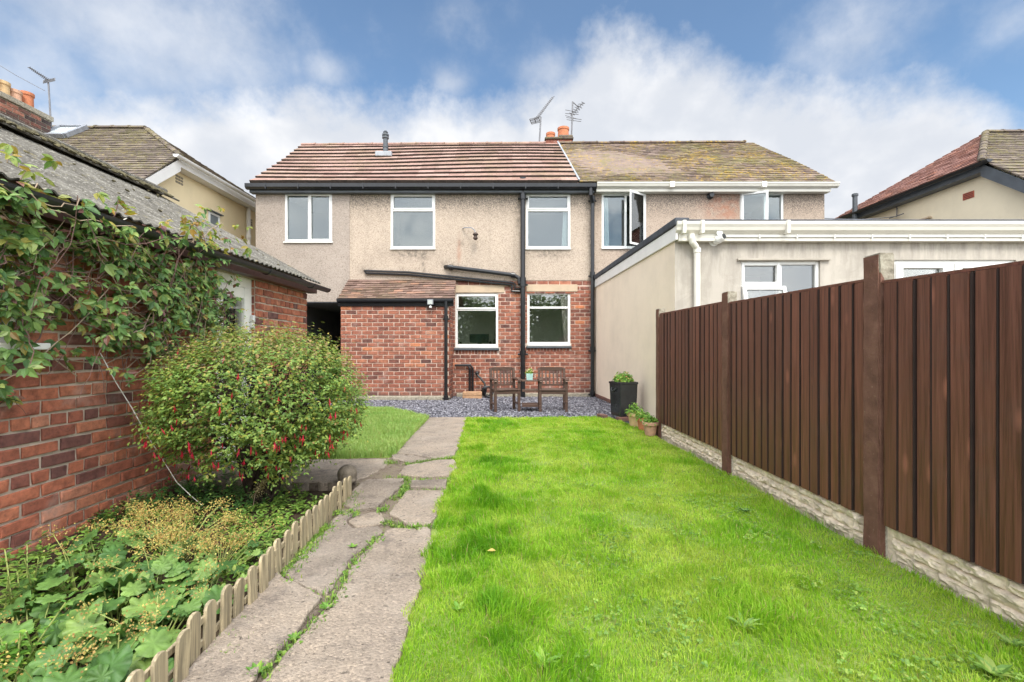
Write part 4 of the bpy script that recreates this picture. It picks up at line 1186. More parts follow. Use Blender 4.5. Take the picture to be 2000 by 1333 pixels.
for k in range(12):
    u = XD(1475, EY) + k * .55; w.box(u - .008, u + .008, .10, .13, ZD(470, EY), ZD(463, EY))
obj('cable_run', w, M['upvc'], ext)
w = MB(EM)
dx_ = XD(1362, EY - .08)
w.tube([(XD(1349, EY - .1), .13, ZD(462, EY)), (XD(1349, EY - .1), .13, ZD(470, EY)), (XD(1351, EY - .1), .12, ZD(477, EY)), (XD(1359, EY - .1), .09, ZD(484, EY)), (dx_, .07, ZD(490, EY)), (dx_, .07, .05)], .046, 14)
w.tube([(dx_, .07, ZD(487, EY)), (dx_, .07, ZD(496, EY))], .054, 14)
obj('downpipe', w, M['cream_pvc'], ext, smooth=False)
# window with one light tilted open, and french doors
u0, u1, v0, v1 = ew; mu = XD(1526, EY); vs_ = ZD(558, EY)
wn1 = window(ext, EM, u0, u1, v0, v1, [('v', mu, v0 + .05, v1 - .05, .05), ('h', vs_, u0 + .05, mu - .025, .05)],
             [(u0 + .05, mu - .025, vs_ + .02, v1 - .05), (mu + .025, u1 - .05, v0 + .05, v1 - .05)], M['upvc'], M['glass_low'], .05,
             sash=[(u0 + .02, mu - .01, vs_ + .01, v1 - .02)], sill=(.03, .04, .06), front=-.03, rmat=M['alley'])
s = MB(EM); a, b, c, d = u0 + .015, mu + .06, v0 + .1, vs_ - .01; q = .055
T = Matrix.Translation((0, 0, 0))
def tilt(mb):     # hinged along its top edge, pushed out at the bottom
    mb.v = [(v[0], v[1] - max(0, (d - v[2])) * math.sin(R(18)), v[2]) for v in mb.v]
s.box(a, a + q, -.03, .02, c, d); s.box(b - q, b, -.03, .02, c, d); s.box(a + q, b - q, -.029, .019, c, c + q); s.box(a + q, b - q, -.029, .019, d - q, d)
tilt(s); obj('open_sash', s, M['upvc'], wn1, bevel=.005)
s = MB(EM); s.box(a + q, b - q, -.01, .0, c + q, d - q); tilt(s); obj('open_pane', s, M['glass_low'], wn1)
w = MB(EM); w.box(u0 - .06, u1 + .13, .0, .045, v1 + .002, v1 + .03); obj('drip_board', w, M['ext_drip'], ext, bevel=.006)
u0, u1, v0, v1 = ed; mu = XD(1863, EY)
window(ext, EM, u0, u1, v0, v1, [('v', mu, v0 + .05, v1 - .05, .07)], [(u0 + .16, mu - .14, v0 + .3, v1 - .12), (mu + .14, u1 - .16, v0 + .3, v1 - .12)], M['upvc'], M['glass_low'], .05,
       sash=[], front=-.03, rmat=M['dark'], name='french_door')
s = MB(EM)
for a, b in ((u0 + .05, mu - .035), (mu + .035, u1 - .05)):
    s.box(a, a + .11, -.075, -.012, v0 + .05, v1 - .05); s.box(b - .11, b, -.075, -.012, v0 + .05, v1 - .05)
    s.box(a + .11, b - .11, -.075, -.013, v1 - .12, v1 - .05); s.box(a + .11, b - .11, -.075, -.013, v0 + .05, v0 + .3)
dl = obj('door_leaves', s, M['upvc'], ext, bevel=.006)
s = MB(EM); s.box(mu - .10, mu - .07, -.012, .03, .95, 1.15); s.box(mu - .21, mu - .07, .03, .045, 1.06, 1.085); obj('handle', s, M['grey_metal'], dl, bevel=.004)

# ------------------------------------------------------------------ neighbours on either side
def side_house(sgn, X0, y_near, y_mid, y_far, z_low, z_eave, Rp, ridge_far_x, name_label, wallmat, tileA, tileB, black):
    h = thing('neighbouring_house', name_label, 'house', (X0, y_mid, 0))
    ov = .28 * sgn                      # eaves stand out towards the gap between the houses
    ez = z_eave
    w = MB()
    w.add([(X0, y_near, 0), (X0, y_far, 0), (X0, y_far, ez), (X0, y_mid, ez), (X0, y_near, z_low)], [(0, 1, 2, 3, 4)])
    far = X0 - sgn * 9
    w.add([(X0, y_near, 0), (far, y_near, 0), (far, y_near, z_low), (X0, y_near, z_low)], [(0, 1, 2, 3)])
    w.add([(X0, y_far, 0), (far, y_far, 0), (far, y_far, ez), (X0, y_far, ez)], [(0, 1, 2, 3)])
    obj('wall', w, wallmat, h, fix=False)
    Xe = X0 + ov
    sl = (z_eave - z_low) / (y_mid - y_near)
    en = (Xe, y_near - .25, z_low - .25 * sl + .02); em = (Xe, y_mid, ez + .04); ef = (Xe, y_far + .2, ez + .04)
    w = MB(); tiled(w, em, ef, Rp, Rp, 20, .22, .024, jit=.006, seed=3)
    rA = obj('side_roof_slope', w, tileA, h, fix=False)
    Rf = (ridge_far_x, Rp[1], Rp[2])
    t = (em[2] - en[2]) / (Rp[2] - en[2])
    # camera-facing slope: lower part runs to the verge, upper part to the hip
    lo1 = (ridge_far_x, en[1], en[2])
    hi0 = (em[0], en[1] + (em[1] - en[1]), em[2]); mid_far = (ridge_far_x, en[1] + (Rp[1] - en[1]) * t, em[2])
    w = MB(); nlow = 12; nup = 16
    A, B = (en, lo1), (hi0, mid_far)
    if sgn > 0: tiled(w, lo1, en, mid_far, hi0, nlow, .22, .024, jit=.006, seed=4); tiled(w, mid_far, hi0, Rf, Rp, nup, .22, .024, jit=.006, seed=5)
    else: tiled(w, en, lo1, hi0, mid_far, nlow, .22, .024, jit=.006, seed=4); tiled(w, hi0, mid_far, Rp, Rf, nup, .22, .024, jit=.006, seed=5)
    w.add([Rp, Rf, (ridge_far_x, y_far, ez), ef], [(0, 1, 2, 3)])
    rB = obj('rear_roof_slope', w, tileB, h, fix=False)
    w = MB(); ridge_caps(w, Vector(Rp) + Vector((0, 0, -.02)), Vector(Rf) + Vector((0, 0, -.02)), .10, .43, 5); ridge_caps(w, Vector(em) + Vector((0, 0, .0)), Vector(Rp), .07, .3, 6)
    obj('ridge', w, tileB, h)
    gmat = M['black'] if black else M['white_paint']; bmat = M['slate_grey'] if black else M['white_paint']
    w = MB(); a, b = Vector((Xe + sgn * .01, y_mid - .25, ez - .09)), Vector((Xe + sgn * .01, y_far + .2, ez - .09))
    w.prism([(-p[0] * 1.2, p[1] * 1.2) for p in HALFR], a, b, (sgn, 0, 0), (0, 0, 1)); obj('gutter', w, gmat, h)
    w = MB(); w.box(min(X0 + sgn * .003, Xe - sgn * .02), max(X0 + sgn * .003, Xe - sgn * .02), y_mid, y_far + .15, ez - .20, ez - .0); obj('fascia', w, bmat, h, bevel=.006)
    # bargeboard up the verge of the lower slope
    w = MB()
    w.add([(Xe - sgn * k, y, z + dz) for k in (0, .03) for (y, z, dz) in ((en[1], en[2], -.02), (y_mid + .02, ez, -.02), (y_mid + .02, ez, -.30), (en[1], en[2], -.26))],
          [(0, 1, 2, 3), (4, 7, 6, 5), (0, 4, 5, 1), (2, 6, 7, 3), (1, 5, 6, 2), (0, 3, 7, 4)])
    w.add([(X0 + sgn * .004, y, z) for y, z in ((en[1], en[2] - .2), (y_mid, ez - .2))] + [(Xe - sgn * .031, y, z) for y, z in ((y_mid, ez - .2), (en[1], en[2] - .2))], [(0, 1, 2, 3)])
    obj('bargeboard', w, bmat, h)
    w = MB(); w.prism([(p[0] * 1.1, p[1] * 1.1) for p in HALFR], (min(en[0], lo1[0]), en[1] - .0, en[2] - .11), (max(en[0], lo1[0]), en[1] - .0, en[2] - .11), (0, 1, 0), (0, 0, 1)); obj('rear_gutter', w, gmat, h)
    return h, rA, rB

lh, lA, lB = side_house(1, -7.78, 9.42, 10.42, 14.2, 4.72, 5.58, (XD(285, 11.95), 11.95, ZD(251, 11.95)), -13.6,
                        'cream-rendered house behind the brick shed, with brown tile roof, skylight and white bargeboards', M['cream'], M['tile_brown'], M['tile_brown'], False)
# skylight, chimney with four pots, little window, vents and a pipe
def on_slope(p0, n, u, v): return p0
sd_, zz_ = 11.0, 0
def roofB_pt(px, py):
    """point of the left neighbour's camera-facing slope seen at a pixel"""
    en_y, en_z, s = 9.17, 4.72 - .25 * .86 + .02, (5.62 - (4.72 - .25 * .86 + .02)) / (10.42 - 9.17)
    s = (ZD(251, 11.95) - 5.62) / (11.95 - 10.42)
    k = (CY - py) / FPX
    D = (5.62 - s * 10.42 - EYE) / (k - s)
    return P(px, py, D)
a, b, c, d = roofB_pt(78, 271), roofB_pt(130, 271), roofB_pt(172, 254), roofB_pt(122, 254)
nrm = (b - a).cross(d - a).normalized(); nrm = nrm if nrm.z > 0 else -nrm
w = MB()
for p, q in ((a, b), (b, c), (c, d), (d, a)): w.bar(p + nrm * .07, q + nrm * .07, .09, .10, nrm)
sk = obj('skylight', w, M['grey_metal'], lB)
w = MB(); w.quad(a + nrm * .08, b + nrm * .08, c + nrm * .08, d + nrm * .08); obj('pane', w, m_flat('bright_skylight_glass', (.55, .60, .62), .08, .05, 3, 1.0), sk, fix=False)
cX, cz = -11.5, 7.02
w = MB(); cm = frame_mat((cX, 10.35, 0), (0, 1, 0), (1, 0, 0)); w.M = cm
y1_ = 11.5 - 10.35
bricks(w, 0, y1_, 4.9, cz - .1, [], n=.0, seed=41); w.M = FRONT(10.35); bricks(w, cX - .9, cX, 4.9, cz - .1, [], n=0, seed=42)
ck = obj('chimney', w, m_brick('sooty_brick', [(0, (.04, .035, .034)), (.35, (.10, .055, .045)), (.6, (.16, .07, .05)), (.85, (.24, .10, .07)), (1, (.34, .15, .10))], .2), lh, fix=False)
w = MB(); w.box(cX - .89, cX - .012, 10.362, 11.49, 4.9, cz - .1); w.box(cX - .93, cX + .04, 10.31, 11.53, cz - .1, cz + .02); obj('chimney_core', w, M['post_raw'], ck, bevel=.01)
for y_, hh, mt in ((10.45, .52, M['terracotta']), (10.72, .42, M['clay_buff']), (10.98, .36, M['terracotta_pale']), (11.26, .46, M['terracotta'])):
    w = MB(); r_ = .125
    w.lathe([(r_ * 1.1, 0), (r_, .05), (r_ * .92, hh - .09), (r_ * 1.08, hh - .07), (r_ * 1.08, hh), (r_ * .8, hh), (r_ * .8, hh - .2), (0, hh - .2)], (cX - .35, y_, cz + .02), 18)
    obj('chimney_pot', w, mt, ck)
LSM = frame_mat((-7.78, 0, 0), (0, 1, 0), (1, 0, 0))
def dl_(px): return 7.78 * FPX / (CX - px)
d0, d1 = dl_(406), dl_(428)
w = MB(LSM); zt, zb = ZD(412, d0), ZD(470, d0)
w.box(d0, d0 + .06, .0, .03, zb, zt); w.box(d1 - .06, d1, .0, .03, zb, zt); w.box(d0 + .06, d1 - .06, 0, .03, zt - .06, zt); w.box(d0 + .06, d1 - .06, 0, .03, zb, zb + .06)
wv = obj('window', w, M['upvc'], lh, bevel=.005)
w = MB(LSM); w.box(d0 + .06, d1 - .06, .004, .012, zb + .06, zt - .06); obj('pane', w, m_flat('grey_glass', (.16, .19, .20), .06, .1, 2, 1.0), wv)
w = MB(LSM); w.box(d0 - .06, d1 + .06, .0, .09, zt + .002, zt + .03); obj('hood', w, M['slate_grey'], wv)
vd = dl_(350); w = MB(LSM)
for i in range(3):
    for j in range(3): w.box(vd - .12 + j * .085, vd - .05 + j * .085, .0, .006, ZD(360, vd) + i * .07, ZD(360, vd) + i * .07 + .05)
obj('wall_vent', w, m_flat('vent_shadow_grey', (.22, .19, .14), .9), lh)
vd = dl_(488); w = MB(LSM)
for i in range(3):
    for j in range(3): w.box(vd - .12 + j * .085, vd - .05 + j * .085, .0, .006, ZD(440, vd) + i * .07, ZD(440, vd) + i * .07 + .05)
obj('wall_vent', w, m_flat('vent_shadow_grey', (.22, .19, .14), .9), lh)
pd = dl_(480); w = MB(LSM); w.tube([(pd, .08, .1), (pd, .08, 5.42)], .055, 12); w.tube([(pd, .08, ZD(466, pd)), (pd, .08, ZD(460, pd))], .07, 12); obj('downpipe', w, M['cream_pvc'], lh)
pd2 = 9.3; w = MB(); w.tube([(XD(235, 9.2), 9.2, 4.45), (XD(235, 9.2), 9.2, 4.25), (XD(243, 9.32), 9.34, 4.05), (XD(243, 9.32), 9.34, .1)], .05, 10); obj('rear_downpipe', w, M['cream_pvc'], lh)

rh_, rA_, rB_ = side_house(-1, 10.62, 8.6, 10.15, 14.75, 4.10, 5.36, (XD(1925, 11.95), 11.95, ZD(259, 11.95)), 17.5,
                           'cream house beyond the flat-roofed extension, with rust-red tiles and black gutter', M['cream_pale'], M['tile_rust'], M['tile_brown'], True)
RSM = frame_mat((10.62, 0, 0), (0, -1, 0), (-1, 0, 0))
def dr_(px): return 10.62 * FPX / (px - CX)
vd = dr_(1892); w = MB(RSM); w.box(-vd - .13, -vd + .13, 0, .012, ZD(389, vd), ZD(376, vd))
vb = obj('air_brick', w, m_flat('red_air_brick', (.42, .10, .055), .8), rh_)
w = MB(RSM)
for i in range(4): w.box(-vd - .11, -vd + .11, .012, .016, ZD(388, vd) + i * .037, ZD(388, vd) + i * .037 + .012)
obj('slots', w, M['dark'], vb)
pd = dr_(1692); w = MB(RSM); w.tube([(-pd, .34, 3.0), (-pd, .34, ZD(372, pd - .3))], .065, 12); w.tube([(-pd, .34, ZD(377, pd - .3)), (-pd, .34, ZD(373, pd - .3))], .085, 12); obj('soil_pipe', w, M['slate_grey'], rh_)
w = MB(RSM); vd = dr_(1755); w.tube([(-vd, .03, ZD(396, vd)), (-vd - .02, .06, ZD(402, vd)), (-vd + .02, .06, ZD(408, vd)), (-vd, .05, ZD(424, vd))], .014, 6); w.tube([(-vd - .25, .05, ZD(422, vd)), (-vd + .3, .12, ZD(424, vd))], .014, 6); obj('wire_bracket', w, M['aerial'], rh_)
d0, d1 = dr_(1814), dr_(1785)
w = MB(RSM); zt = ZD(428, d0)
w.box(-d1, -d1 + .06, 0, .03, zt - 1.1, zt); w.box(-d0 - .06, -d0, 0, .03, zt - 1.1, zt); w.box(-d1 + .06, -d0 - .06, 0, .03, zt - .06, zt); w.box(-d1 + .06, -d0 - .06, 0, .03, zt - 1.1, zt - 1.04)
wv = obj('window', w, M['upvc'], rh_)
w = MB(RSM); w.box(-d1 + .06, -d0 - .06, .004, .012, zt - 1.04, zt - .06); obj('pane', w, m_flat('grey_glass', (.16, .19, .20), .06, .1, 2, 1.0), wv)
w = MB(RSM); w.box(-d1 - .1, -d0 + .1, .0, .1, zt + .002, zt + .035); obj('hood', w, M['lintel'], wv)

# ------------------------------------------------------------------ brick shed on the left
SX, SY1 = -3.14, 7.07
shed = thing('brick_shed', 'long red brick garden shed with a grey corrugated roof, half covered in creeper', 'shed', (SX, SY1, 0))
HM = frame_mat((SX, 0, 0), (0, 1, 0), (1, 0, 0))
sw = (1.55, 2.97, 1.29, 2.12); sdr = (4.91, 5.65, -.1, 2.10)
w = MB(HM); sheet(w, .2, SY1 - .01, -.2, 2.30, [sw, sdr], n=-.014, reveal=.16)
w.M = frame_mat((0, SY1 - .01, 0), (1, 0, 0), (0, 1, 0)); w.quad((SX - .014, 0, -.2), (-7.7, 0, -.2), (-7.7, 0, 2.3), (-5.42, 0, 3.5), (SX - .014, 0, 2.3))
w.M = frame_mat((0, .2, 0), (1, 0, 0), (0, 1, 0)); w.quad((SX - .014, 0, -.2), (-7.7, 0, -.2), (-7.7, 0, 2.3), (-5.42, 0, 3.5), (SX - .014, 0, 2.3))
obj('mortar_bed', w, M['shed_mortar'], shed, fix=False)
w = MB(HM); bricks(w, .2, SY1, -.2, 2.2, [sw, sdr], n=0, seed=51, bond='garden', jit=.005, dep=.009, gap=.018, bl=.25, rh=.092)
w.M = frame_mat((0, SY1, 0), (-1, 0, 0), (0, 1, 0)); bricks(w, -SX, 7.7, -.2, 2.3, [], n=0, seed=52)
w.M = frame_mat((SX, sdr[1], 0), (-1, 0, 0), (0, -1, 0)); bricks(w, .012, .15, -.2, 2.1, [], n=.008, seed=53, bl=.2)
obj('brickwork', w, M['shed_brick'], shed, fix=False)
# corrugated sheets, both slopes
EXs, EZs, RXs, RZs = -2.965, 2.27, -5.42, 3.61
def corrugated(y0, y1, x0, z0, x1, z1, wl=.10, amp=.010, k=8, th=.012, nseg=10):
    n = int((y1 - y0) / wl * k) + 1
    d = Vector((x1 - x0, 0, z1 - z0)).normalized(); nn = Vector((-d.z, 0, d.x)); nn = nn if nn.z > 0 else -nn
    V, F = [], []
    for lay in (0, 1):
        for j in range(nseg + 1):
            t = j / nseg
            for i in range(n):
                y = y0 + i * wl / k
                q = Vector((x0 + (x1 - x0) * t, y, z0 + (z1 - z0) * t)) + nn * (amp * math.sin(2 * math.pi * i / k) - lay * th)
                V.append(q)
    m_ = n * (nseg + 1)
    for lay in (0, 1):
        for j in range(nseg):
            for i in range(n - 1):
                a_ = lay * m_ + j * n + i
                f_ = (a_, a_ + 1, a_ + n + 1, a_ + n)
                F.append(f_ if lay == 0 else f_[::-1])
    for i in range(n - 1):
        F.append((i, m_ + i, m_ + i + 1, i + 1)); e_ = nseg * n
        F.append((e_ + i, e_ + i + 1, m_ + e_ + i + 1, m_ + e_ + i))
    for j in range(nseg):
        for i in (0, n - 1):
            F.append((j * n + i, (j + 1) * n + i, m_ + (j + 1) * n + i, m_ + j * n + i))
    return V, F
w = MB()
# two lengths of sheet, the upper lapping over the lower
xm, zm = EXs + (RXs - EXs) * .52, EZs + (RZs - EZs) * .52
for args in ((.15, SY1 + .08, EXs, EZs, RXs, RZs), (.15, SY1 + .08, 2 * RXs - EXs, EZs, RXs, RZs)):
    w.add(*corrugated(*args))
sr = obj('corrugated_roof', w, M['corr'], shed, smooth=False)
w = MB()
L_ = .27
for y in np.arange(.15, SY1 + .05, .92):
    y1 = min(y + .94, SY1 + .12)
    s_ = random.uniform(-.008, .008)
    dl = Vector((.877, 0, -.48))
    for sg in (1, -1):
        dv = Vector((dl.x * sg, 0, dl.z))
        n_ = Vector((.48 * sg, 0, .877))
        p = Vector((RXs, 0, RZs + .085 + s_))
        a_, b_ = p, p + dv * L_
        w.add([Vector((q.x, yy, q.z)) for yy in (y, y1) for q in (a_, b_, b_ - n_ * .022, a_ - n_ * .022)], [(0, 1, 5, 4), (1, 2, 6, 5), (2, 3, 7, 6), (3, 0, 4, 7), (0, 3, 2, 1), (4, 5, 6, 7)])
    w.tube([(RXs, y, RZs + .09 + s_), (RXs, y1, RZs + .09 + s_)], .05, 10)
obj('ridge_capping', w, M['corr'], sr)
# cushions of moss along the ridge and roof
nM = 900
my = rng.uniform(.3, SY1, nM); mt_ = np.where(rng.random(nM) < .93, rng.uniform(.0, .12, nM), rng.random(nM) ** .7)
mx_a = RXs + (EXs - RXs) * mt_; mz_a = RZs + (EZs - RZs) * mt_ + np.where(mt_ < .12, .10, .035)
ico = bmesh.new(); bmesh.ops.create_icosphere(ico, subdivisions=1, radius=1); iv_ = np.array([v.co[:] for v in ico.verts]); if_ = np.array([[v.index for v in f.verts] for f in ico.faces]); ico.free()
iv_ = iv_ * (1 + .25 * rng.normal(size=(len(iv_), 1)))
Pm = np.stack([mx_a, my, mz_a], 1)
Xb, Yb, Zb = basis(np.tile(np.array([[.48, 0, .877]]), (nM, 1)))
sz = rng.uniform(.008, .026, nM) * np.where(mt_ < .12, 1.15, .8)
V, F = scatter(iv_, if_, Pm, Xb, Yb, Zb, np.stack([sz * 1.4, sz * 1.4, sz * .8], 1))
stuff(obj('moss', (V, F), m_flat('roof_moss', (.105, .09, .045), .95, .55, 18), sr, uv=False))
w = MB()
w.prism([(-.12 + .0, 2.10), (-.0, 2.10), (.0, 2.225), (-.12, 2.225)], (SX + .14, .2, 0), (SX + .14, SY1 + .02, 0), (1, 0, 0), (0, 0, 1)); obj('fascia', w, M['fascia_brown'], shed)
w = MB(); gx = -2.875
w.prism([(p[0] * 1.05 + .06, p[1] * 1.05) for p in HALFR], (gx, .2, 2.125), (gx, SY1 + .10, 2.125), (1, 0, 0), (0, 0, 1))
for yy in np.arange(.7, SY1, 1.18):
    w.prism([(p[0] * 1.25 + .066, p[1] * 1.2 - .008) for p in HALFR], (gx, yy - .03, 2.125), (gx, yy + .03, 2.125), (1, 0, 0), (0, 0, 1))
obj('gutter', w, M['black_plastic'], shed)
# shed window
u0, u1, v0, v1 = sw
window(shed, HM, u0, u1, v0, v1, [('v', (u0 + u1) / 2, v0 + .06, v1 - .06, .06)], [(u0 + .06, (u0 + u1) / 2 - .03, v0 + .06, v1 - .06), ((u0 + u1) / 2 + .03, u1 - .06, v0 + .06, v1 - .06)],
       M['old_upvc'], M['glass_low'], .06, sill=(.06, .045, .11), front=-.03, rmat=M['dark'], room=1.6)
# shed door
u0, u1, v0, v1 = sdr
f = MB(HM); n0, n1 = -.12, -.05
f.box(u0, u0 + .06, n0, n1, v0, v1); f.box(u1 - .06, u1, n0, n1, v0, v1); f.box(u0 + .06, u1 - .06, n0, n1 - .001, v1 - .12, v1)
dr = obj('door', f, M['old_upvc'], shed, bevel=.006)
f = MB(HM); a, b, c, d = u0 + .062, u1 - .062, .03, v1 - .122
f.box(a, a + .11, n0, n1 + .012, c, d); f.box(b - .11, b, n0, n1 + .012, c, d); f.box(a + .11, b - .11, n0, n1 + .011, d - .13, d); f.box(a + .11, b - .11, n0, n1 + .011, c, c + .55)
obj('door_leaf', f, M['old_upvc'], dr, bevel=.008)
f = MB(HM); f.box(a + .11, b - .11, -.09, -.075, c + .55, d - .13); obj('pane', f, M['glass_low'], dr)
f = MB(HM); f.box(b - .07, b - .045, -.04, .0, .95, 1.15); f.box(b - .16, b - .045, .0, .012, 1.06, 1.085); obj('handle', f, M['grey_metal'], dr)
f = MB(HM); f.box(u1 - .05, u1 + .0, -.05, -.005, 1.58, 1.66); f.box(u1 - .05, u1 + .0, -.05, -.015, 1.50, 1.575); obj('door_alarm', f, M['upvc'], dr, bevel=.006)
f = MB(HM)
for k in range(9): f.box(a + .11, b - .11, -.13, -.126, c + .58 + k * .12, c + .586 + k * .12)
for k in range(3): f.box(a + .14 + k * .16, a + .146 + k * .16, -.125, -.121, c + .55, d - .13)
obj('wire_mesh', f, M['grey_metal'], dr)
w = MB(HM); w.quad((u0 - .4, -1.6, -.1), (u1 + .4, -1.6, -.1), (u1 + .4, -1.6, 2.2), (u0 - .4, -1.6, 2.2)); obj('inner_wall', w, M['shed_brick'], dr, fix=False)
# ------------------------------------------------------------------ boundary fence
def XF(y): return 2.21 - .0259 * (y - 2.84)
fdir = Vector((XF(1) - XF(0), 1, 0)).normalized()
fn = Vector((-1, fdir.x, 0)).normalized()
def fm(y): return frame_mat((XF(y), y, 0), fdir, fn)
POSTS = [(6.70, 'brown and grey concrete fence post farthest from the camera, beside the small flower pots', 1.83),
         (4.69, 'brown painted concrete fence post in the middle of the fence, between two brown panels', 1.83),
         (2.84, 'tall brown painted concrete fence post nearest the camera, bare grey on one side', 1.83),
         (.92, 'concrete fence post beyond the nearest panel', 1.83)]
for y, lab, h in POSTS[:3]:
    bm = bmesh.new()
    bmesh.ops.create_cube(bm, size=1)
    for v in bm.verts: v.co = Vector((v.co.x * .128, -.05 + v.co.y * .10, (v.co.z + .5) * (h + .15) - .15))
    bmesh.ops.bevel(bm, geom=bm.edges[:], offset=.008, segments=2, affect='EDGES')
    bmesh.ops.subdivide_edges(bm, edges=[e for e in bm.edges if e.calc_length() > .3], cuts=26, use_grid_fill=True)
    rr = random.Random(int(y * 100))
    for v in bm.verts: v.co += Vector((rr.uniform(-.0016, .0016), rr.uniform(-.0016, .0016), rr.uniform(-.002, .002)))
    mx = fm(y)
    bm.transform(mx); bm.normal_update()
    me = bpy.data.meshes.new('fence_post')
    base = Vector((XF(y), y, 0))
    bmesh.ops.translate(bm, verts=bm.verts, vec=-base)
    for f in bm.faces:
        c = f.calc_center_median()
        dn = f.normal.dot(fn)
        loc = mx.inverted() @ (c + base)
        f.material_index = 0 if (dn > .5 or (loc.y > -.02 and loc.z < h - .03)) else 1
    bm.to_mesh(me); bm.free()
    me.materials.append(M['post_mix']); me.materials.append(M['post_mix'])
    o = bpy.data.objects.new('fence_post', me); COL.objects.link(o); o.location = base
    tag(o, lab, 'fence post', 'concrete posts of the brown fence')
BAYS = [(6.63, 4.76, 1.755, 1.735, 'brown featheredge fence panel farthest from the camera, next to the small flower pots'),
        (4.62, 2.91, 1.715, 1.685, 'brown featheredge fence panel between the two taller posts, middle of the three'),
        (2.77, .98, 1.655, 1.60, 'brown featheredge fence panel nearest the camera, running out of the picture')]
for i, (ya, yb, za, zb, lab) in enumerate(BAYS):
    ym = (ya + yb) / 2
    pn = thing('fence_section', lab, 'fence panel', (XF(ym), ym, .19), 'panels of the brown fence')
    r = random.Random(70 + i)
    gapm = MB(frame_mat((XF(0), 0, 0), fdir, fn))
    w = MB(frame_mat((XF(0), 0, 0), fdir, fn))
    u = yb
    zt = lambda u: za + (zb - za) * (ya - u) / (ya - yb)
    z0 = lambda u: .196 + .03 * max(0, 2.77 - u)
    while u < ya - .02:
        wd = .105 + r.uniform(-.009, .009)
        b = min(u + wd - r.uniform(.018, .023), ya)
        t0 = -.006 + r.uniform(-.005, .004)
        t1 = t0 - r.uniform(.002, .007)
        q = r.uniform(-.006, .006)
        w.add([(u, -.060, z0(u)), (b, -.060, z0(b)), (b, t1, z0(b)), (u, t0, z0(u)), (u + q, -.055, zt(u) - .012), (b + q, -.055, zt(b) - .012), (b + q, t1, zt(b) - .012), (u + q, t0, zt(u) - .012)],
              [(0, 3, 2, 1), (4, 5, 6, 7), (0, 1, 5, 4), (1, 2, 6, 5), (2, 3, 7, 6), (3, 0, 4, 7)])
        gapm.box(u - .011, u - .0005, -.060, t0 - .002, z0(u) + .003, zt(u) - .016)  # added dark strip: shade painted along each board's near edge
        u += wd
    obj('boards', w, M['fence'], pn)
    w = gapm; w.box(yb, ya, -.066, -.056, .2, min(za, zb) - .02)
    obj('backing_and_gap_shade', w, M['fence_gap_shade'], pn)
    w = MB(frame_mat((XF(0), 0, 0), fdir, fn))
    w.add([(u, n, zt(u) + dz) for u in (yb, ya) for n, dz in ((-.066, -.010), (-.012, -.010), (-.012, .006), (-.066, .012))], [(0, 1, 2, 3), (7, 6, 5, 4), (0, 4, 5, 1), (1, 5, 6, 2), (2, 6, 7, 3), (3, 7, 4, 0)])
    obj('capping', w, M['fence'], pn)
    w = MB(frame_mat((XF(0), 0, 0), fdir, fn))
    for zz in (.35, .95, 1.5): w.box(yb, ya, -.095, -.057, zz, zz + .045)
    obj('rear_rail', w, M['fence'], pn)
    # stone-faced concrete gravel board below it
    nu, nv = int((ya - yb) / .011), 24
    us = np.linspace(yb, ya, nu); vs = np.linspace(-.12, 1.0, nv)
    U, Vv = np.meshgrid(us, vs, indexing='ij')
    zz = np.where(Vv < 0, Vv, Vv * (.192 + .022 * np.maximum(0, 2.77 - U)))
    row = np.floor(np.clip(Vv, 0, .999) * 3).astype(int)
    fv = np.clip(Vv, 0, .999) * 3 - row
    lenr = np.array([.26, .19, .31])[row]
    k = (U + row * .11 + i * .07) / lenr; fu = k - np.floor(k)
    edge = np.minimum(np.minimum(fu, 1 - fu) * lenr / .03, np.minimum(fv, 1 - fv) * .064 / .012)
    edge = np.clip(edge, 0, 1) ** .6
    nz = vnoise(U, zz * 2.2, .05, 3 + i) * .6 + vnoise(U, zz * 2, .02, 4 + i) * .4
    tone = vnoise(np.floor(k) * 3.3, row * 2.1 + .5, 1.0, 8 + i)
    hgt = edge * (.010 + .042 * nz * (.4 + tone)) 
    mgn = np.minimum(U - yb, ya - U) < .035
    hgt = np.where(mgn | (Vv < 0), .014, hgt)
    hgt += (np.random.default_rng(i).random(U.shape) - .5) * .0022
    pts = np.array([XF(0), 0, 0])[None, None] + U[..., None] * np.array(fdir)[None, None] + ((-.062 + hgt)[..., None]) * np.array(fn)[None, None]
    pts[..., 2] = zz
    V = pts.reshape(-1, 3)
    gi = np.arange(nu * nv).reshape(nu, nv)
    F = np.stack([gi[:-1, :-1], gi[1:, :-1], gi[1:, 1:], gi[:-1, 1:]], -1).reshape(-1, 4)
    V2 = pts[:, -1].copy(); V2 += -np.array(fn) * .05
    V3 = pts[:, -1].copy(); V3 = V3 + np.array([0, 0, 0])
    a0 = len(V); V = np.concatenate([V, V2]); top = gi[:, -1]; bk = a0 + np.arange(nu)
    F = np.concatenate([F, np.stack([top[:-1], top[1:], bk[1:], bk[:-1]], 1)])
    o = obj('gravel_board', (V, F), M['rock_face'], None, (XF(ym), ym, 0))
    tag(o, ['pale stone-effect concrete gravel board under the farthest fence panel', 'pale stone-effect concrete gravel board under the middle fence panel', 'pale stone-effect concrete gravel board under the nearest fence panel'][i], 'gravel board', 'gravel boards under the fence')

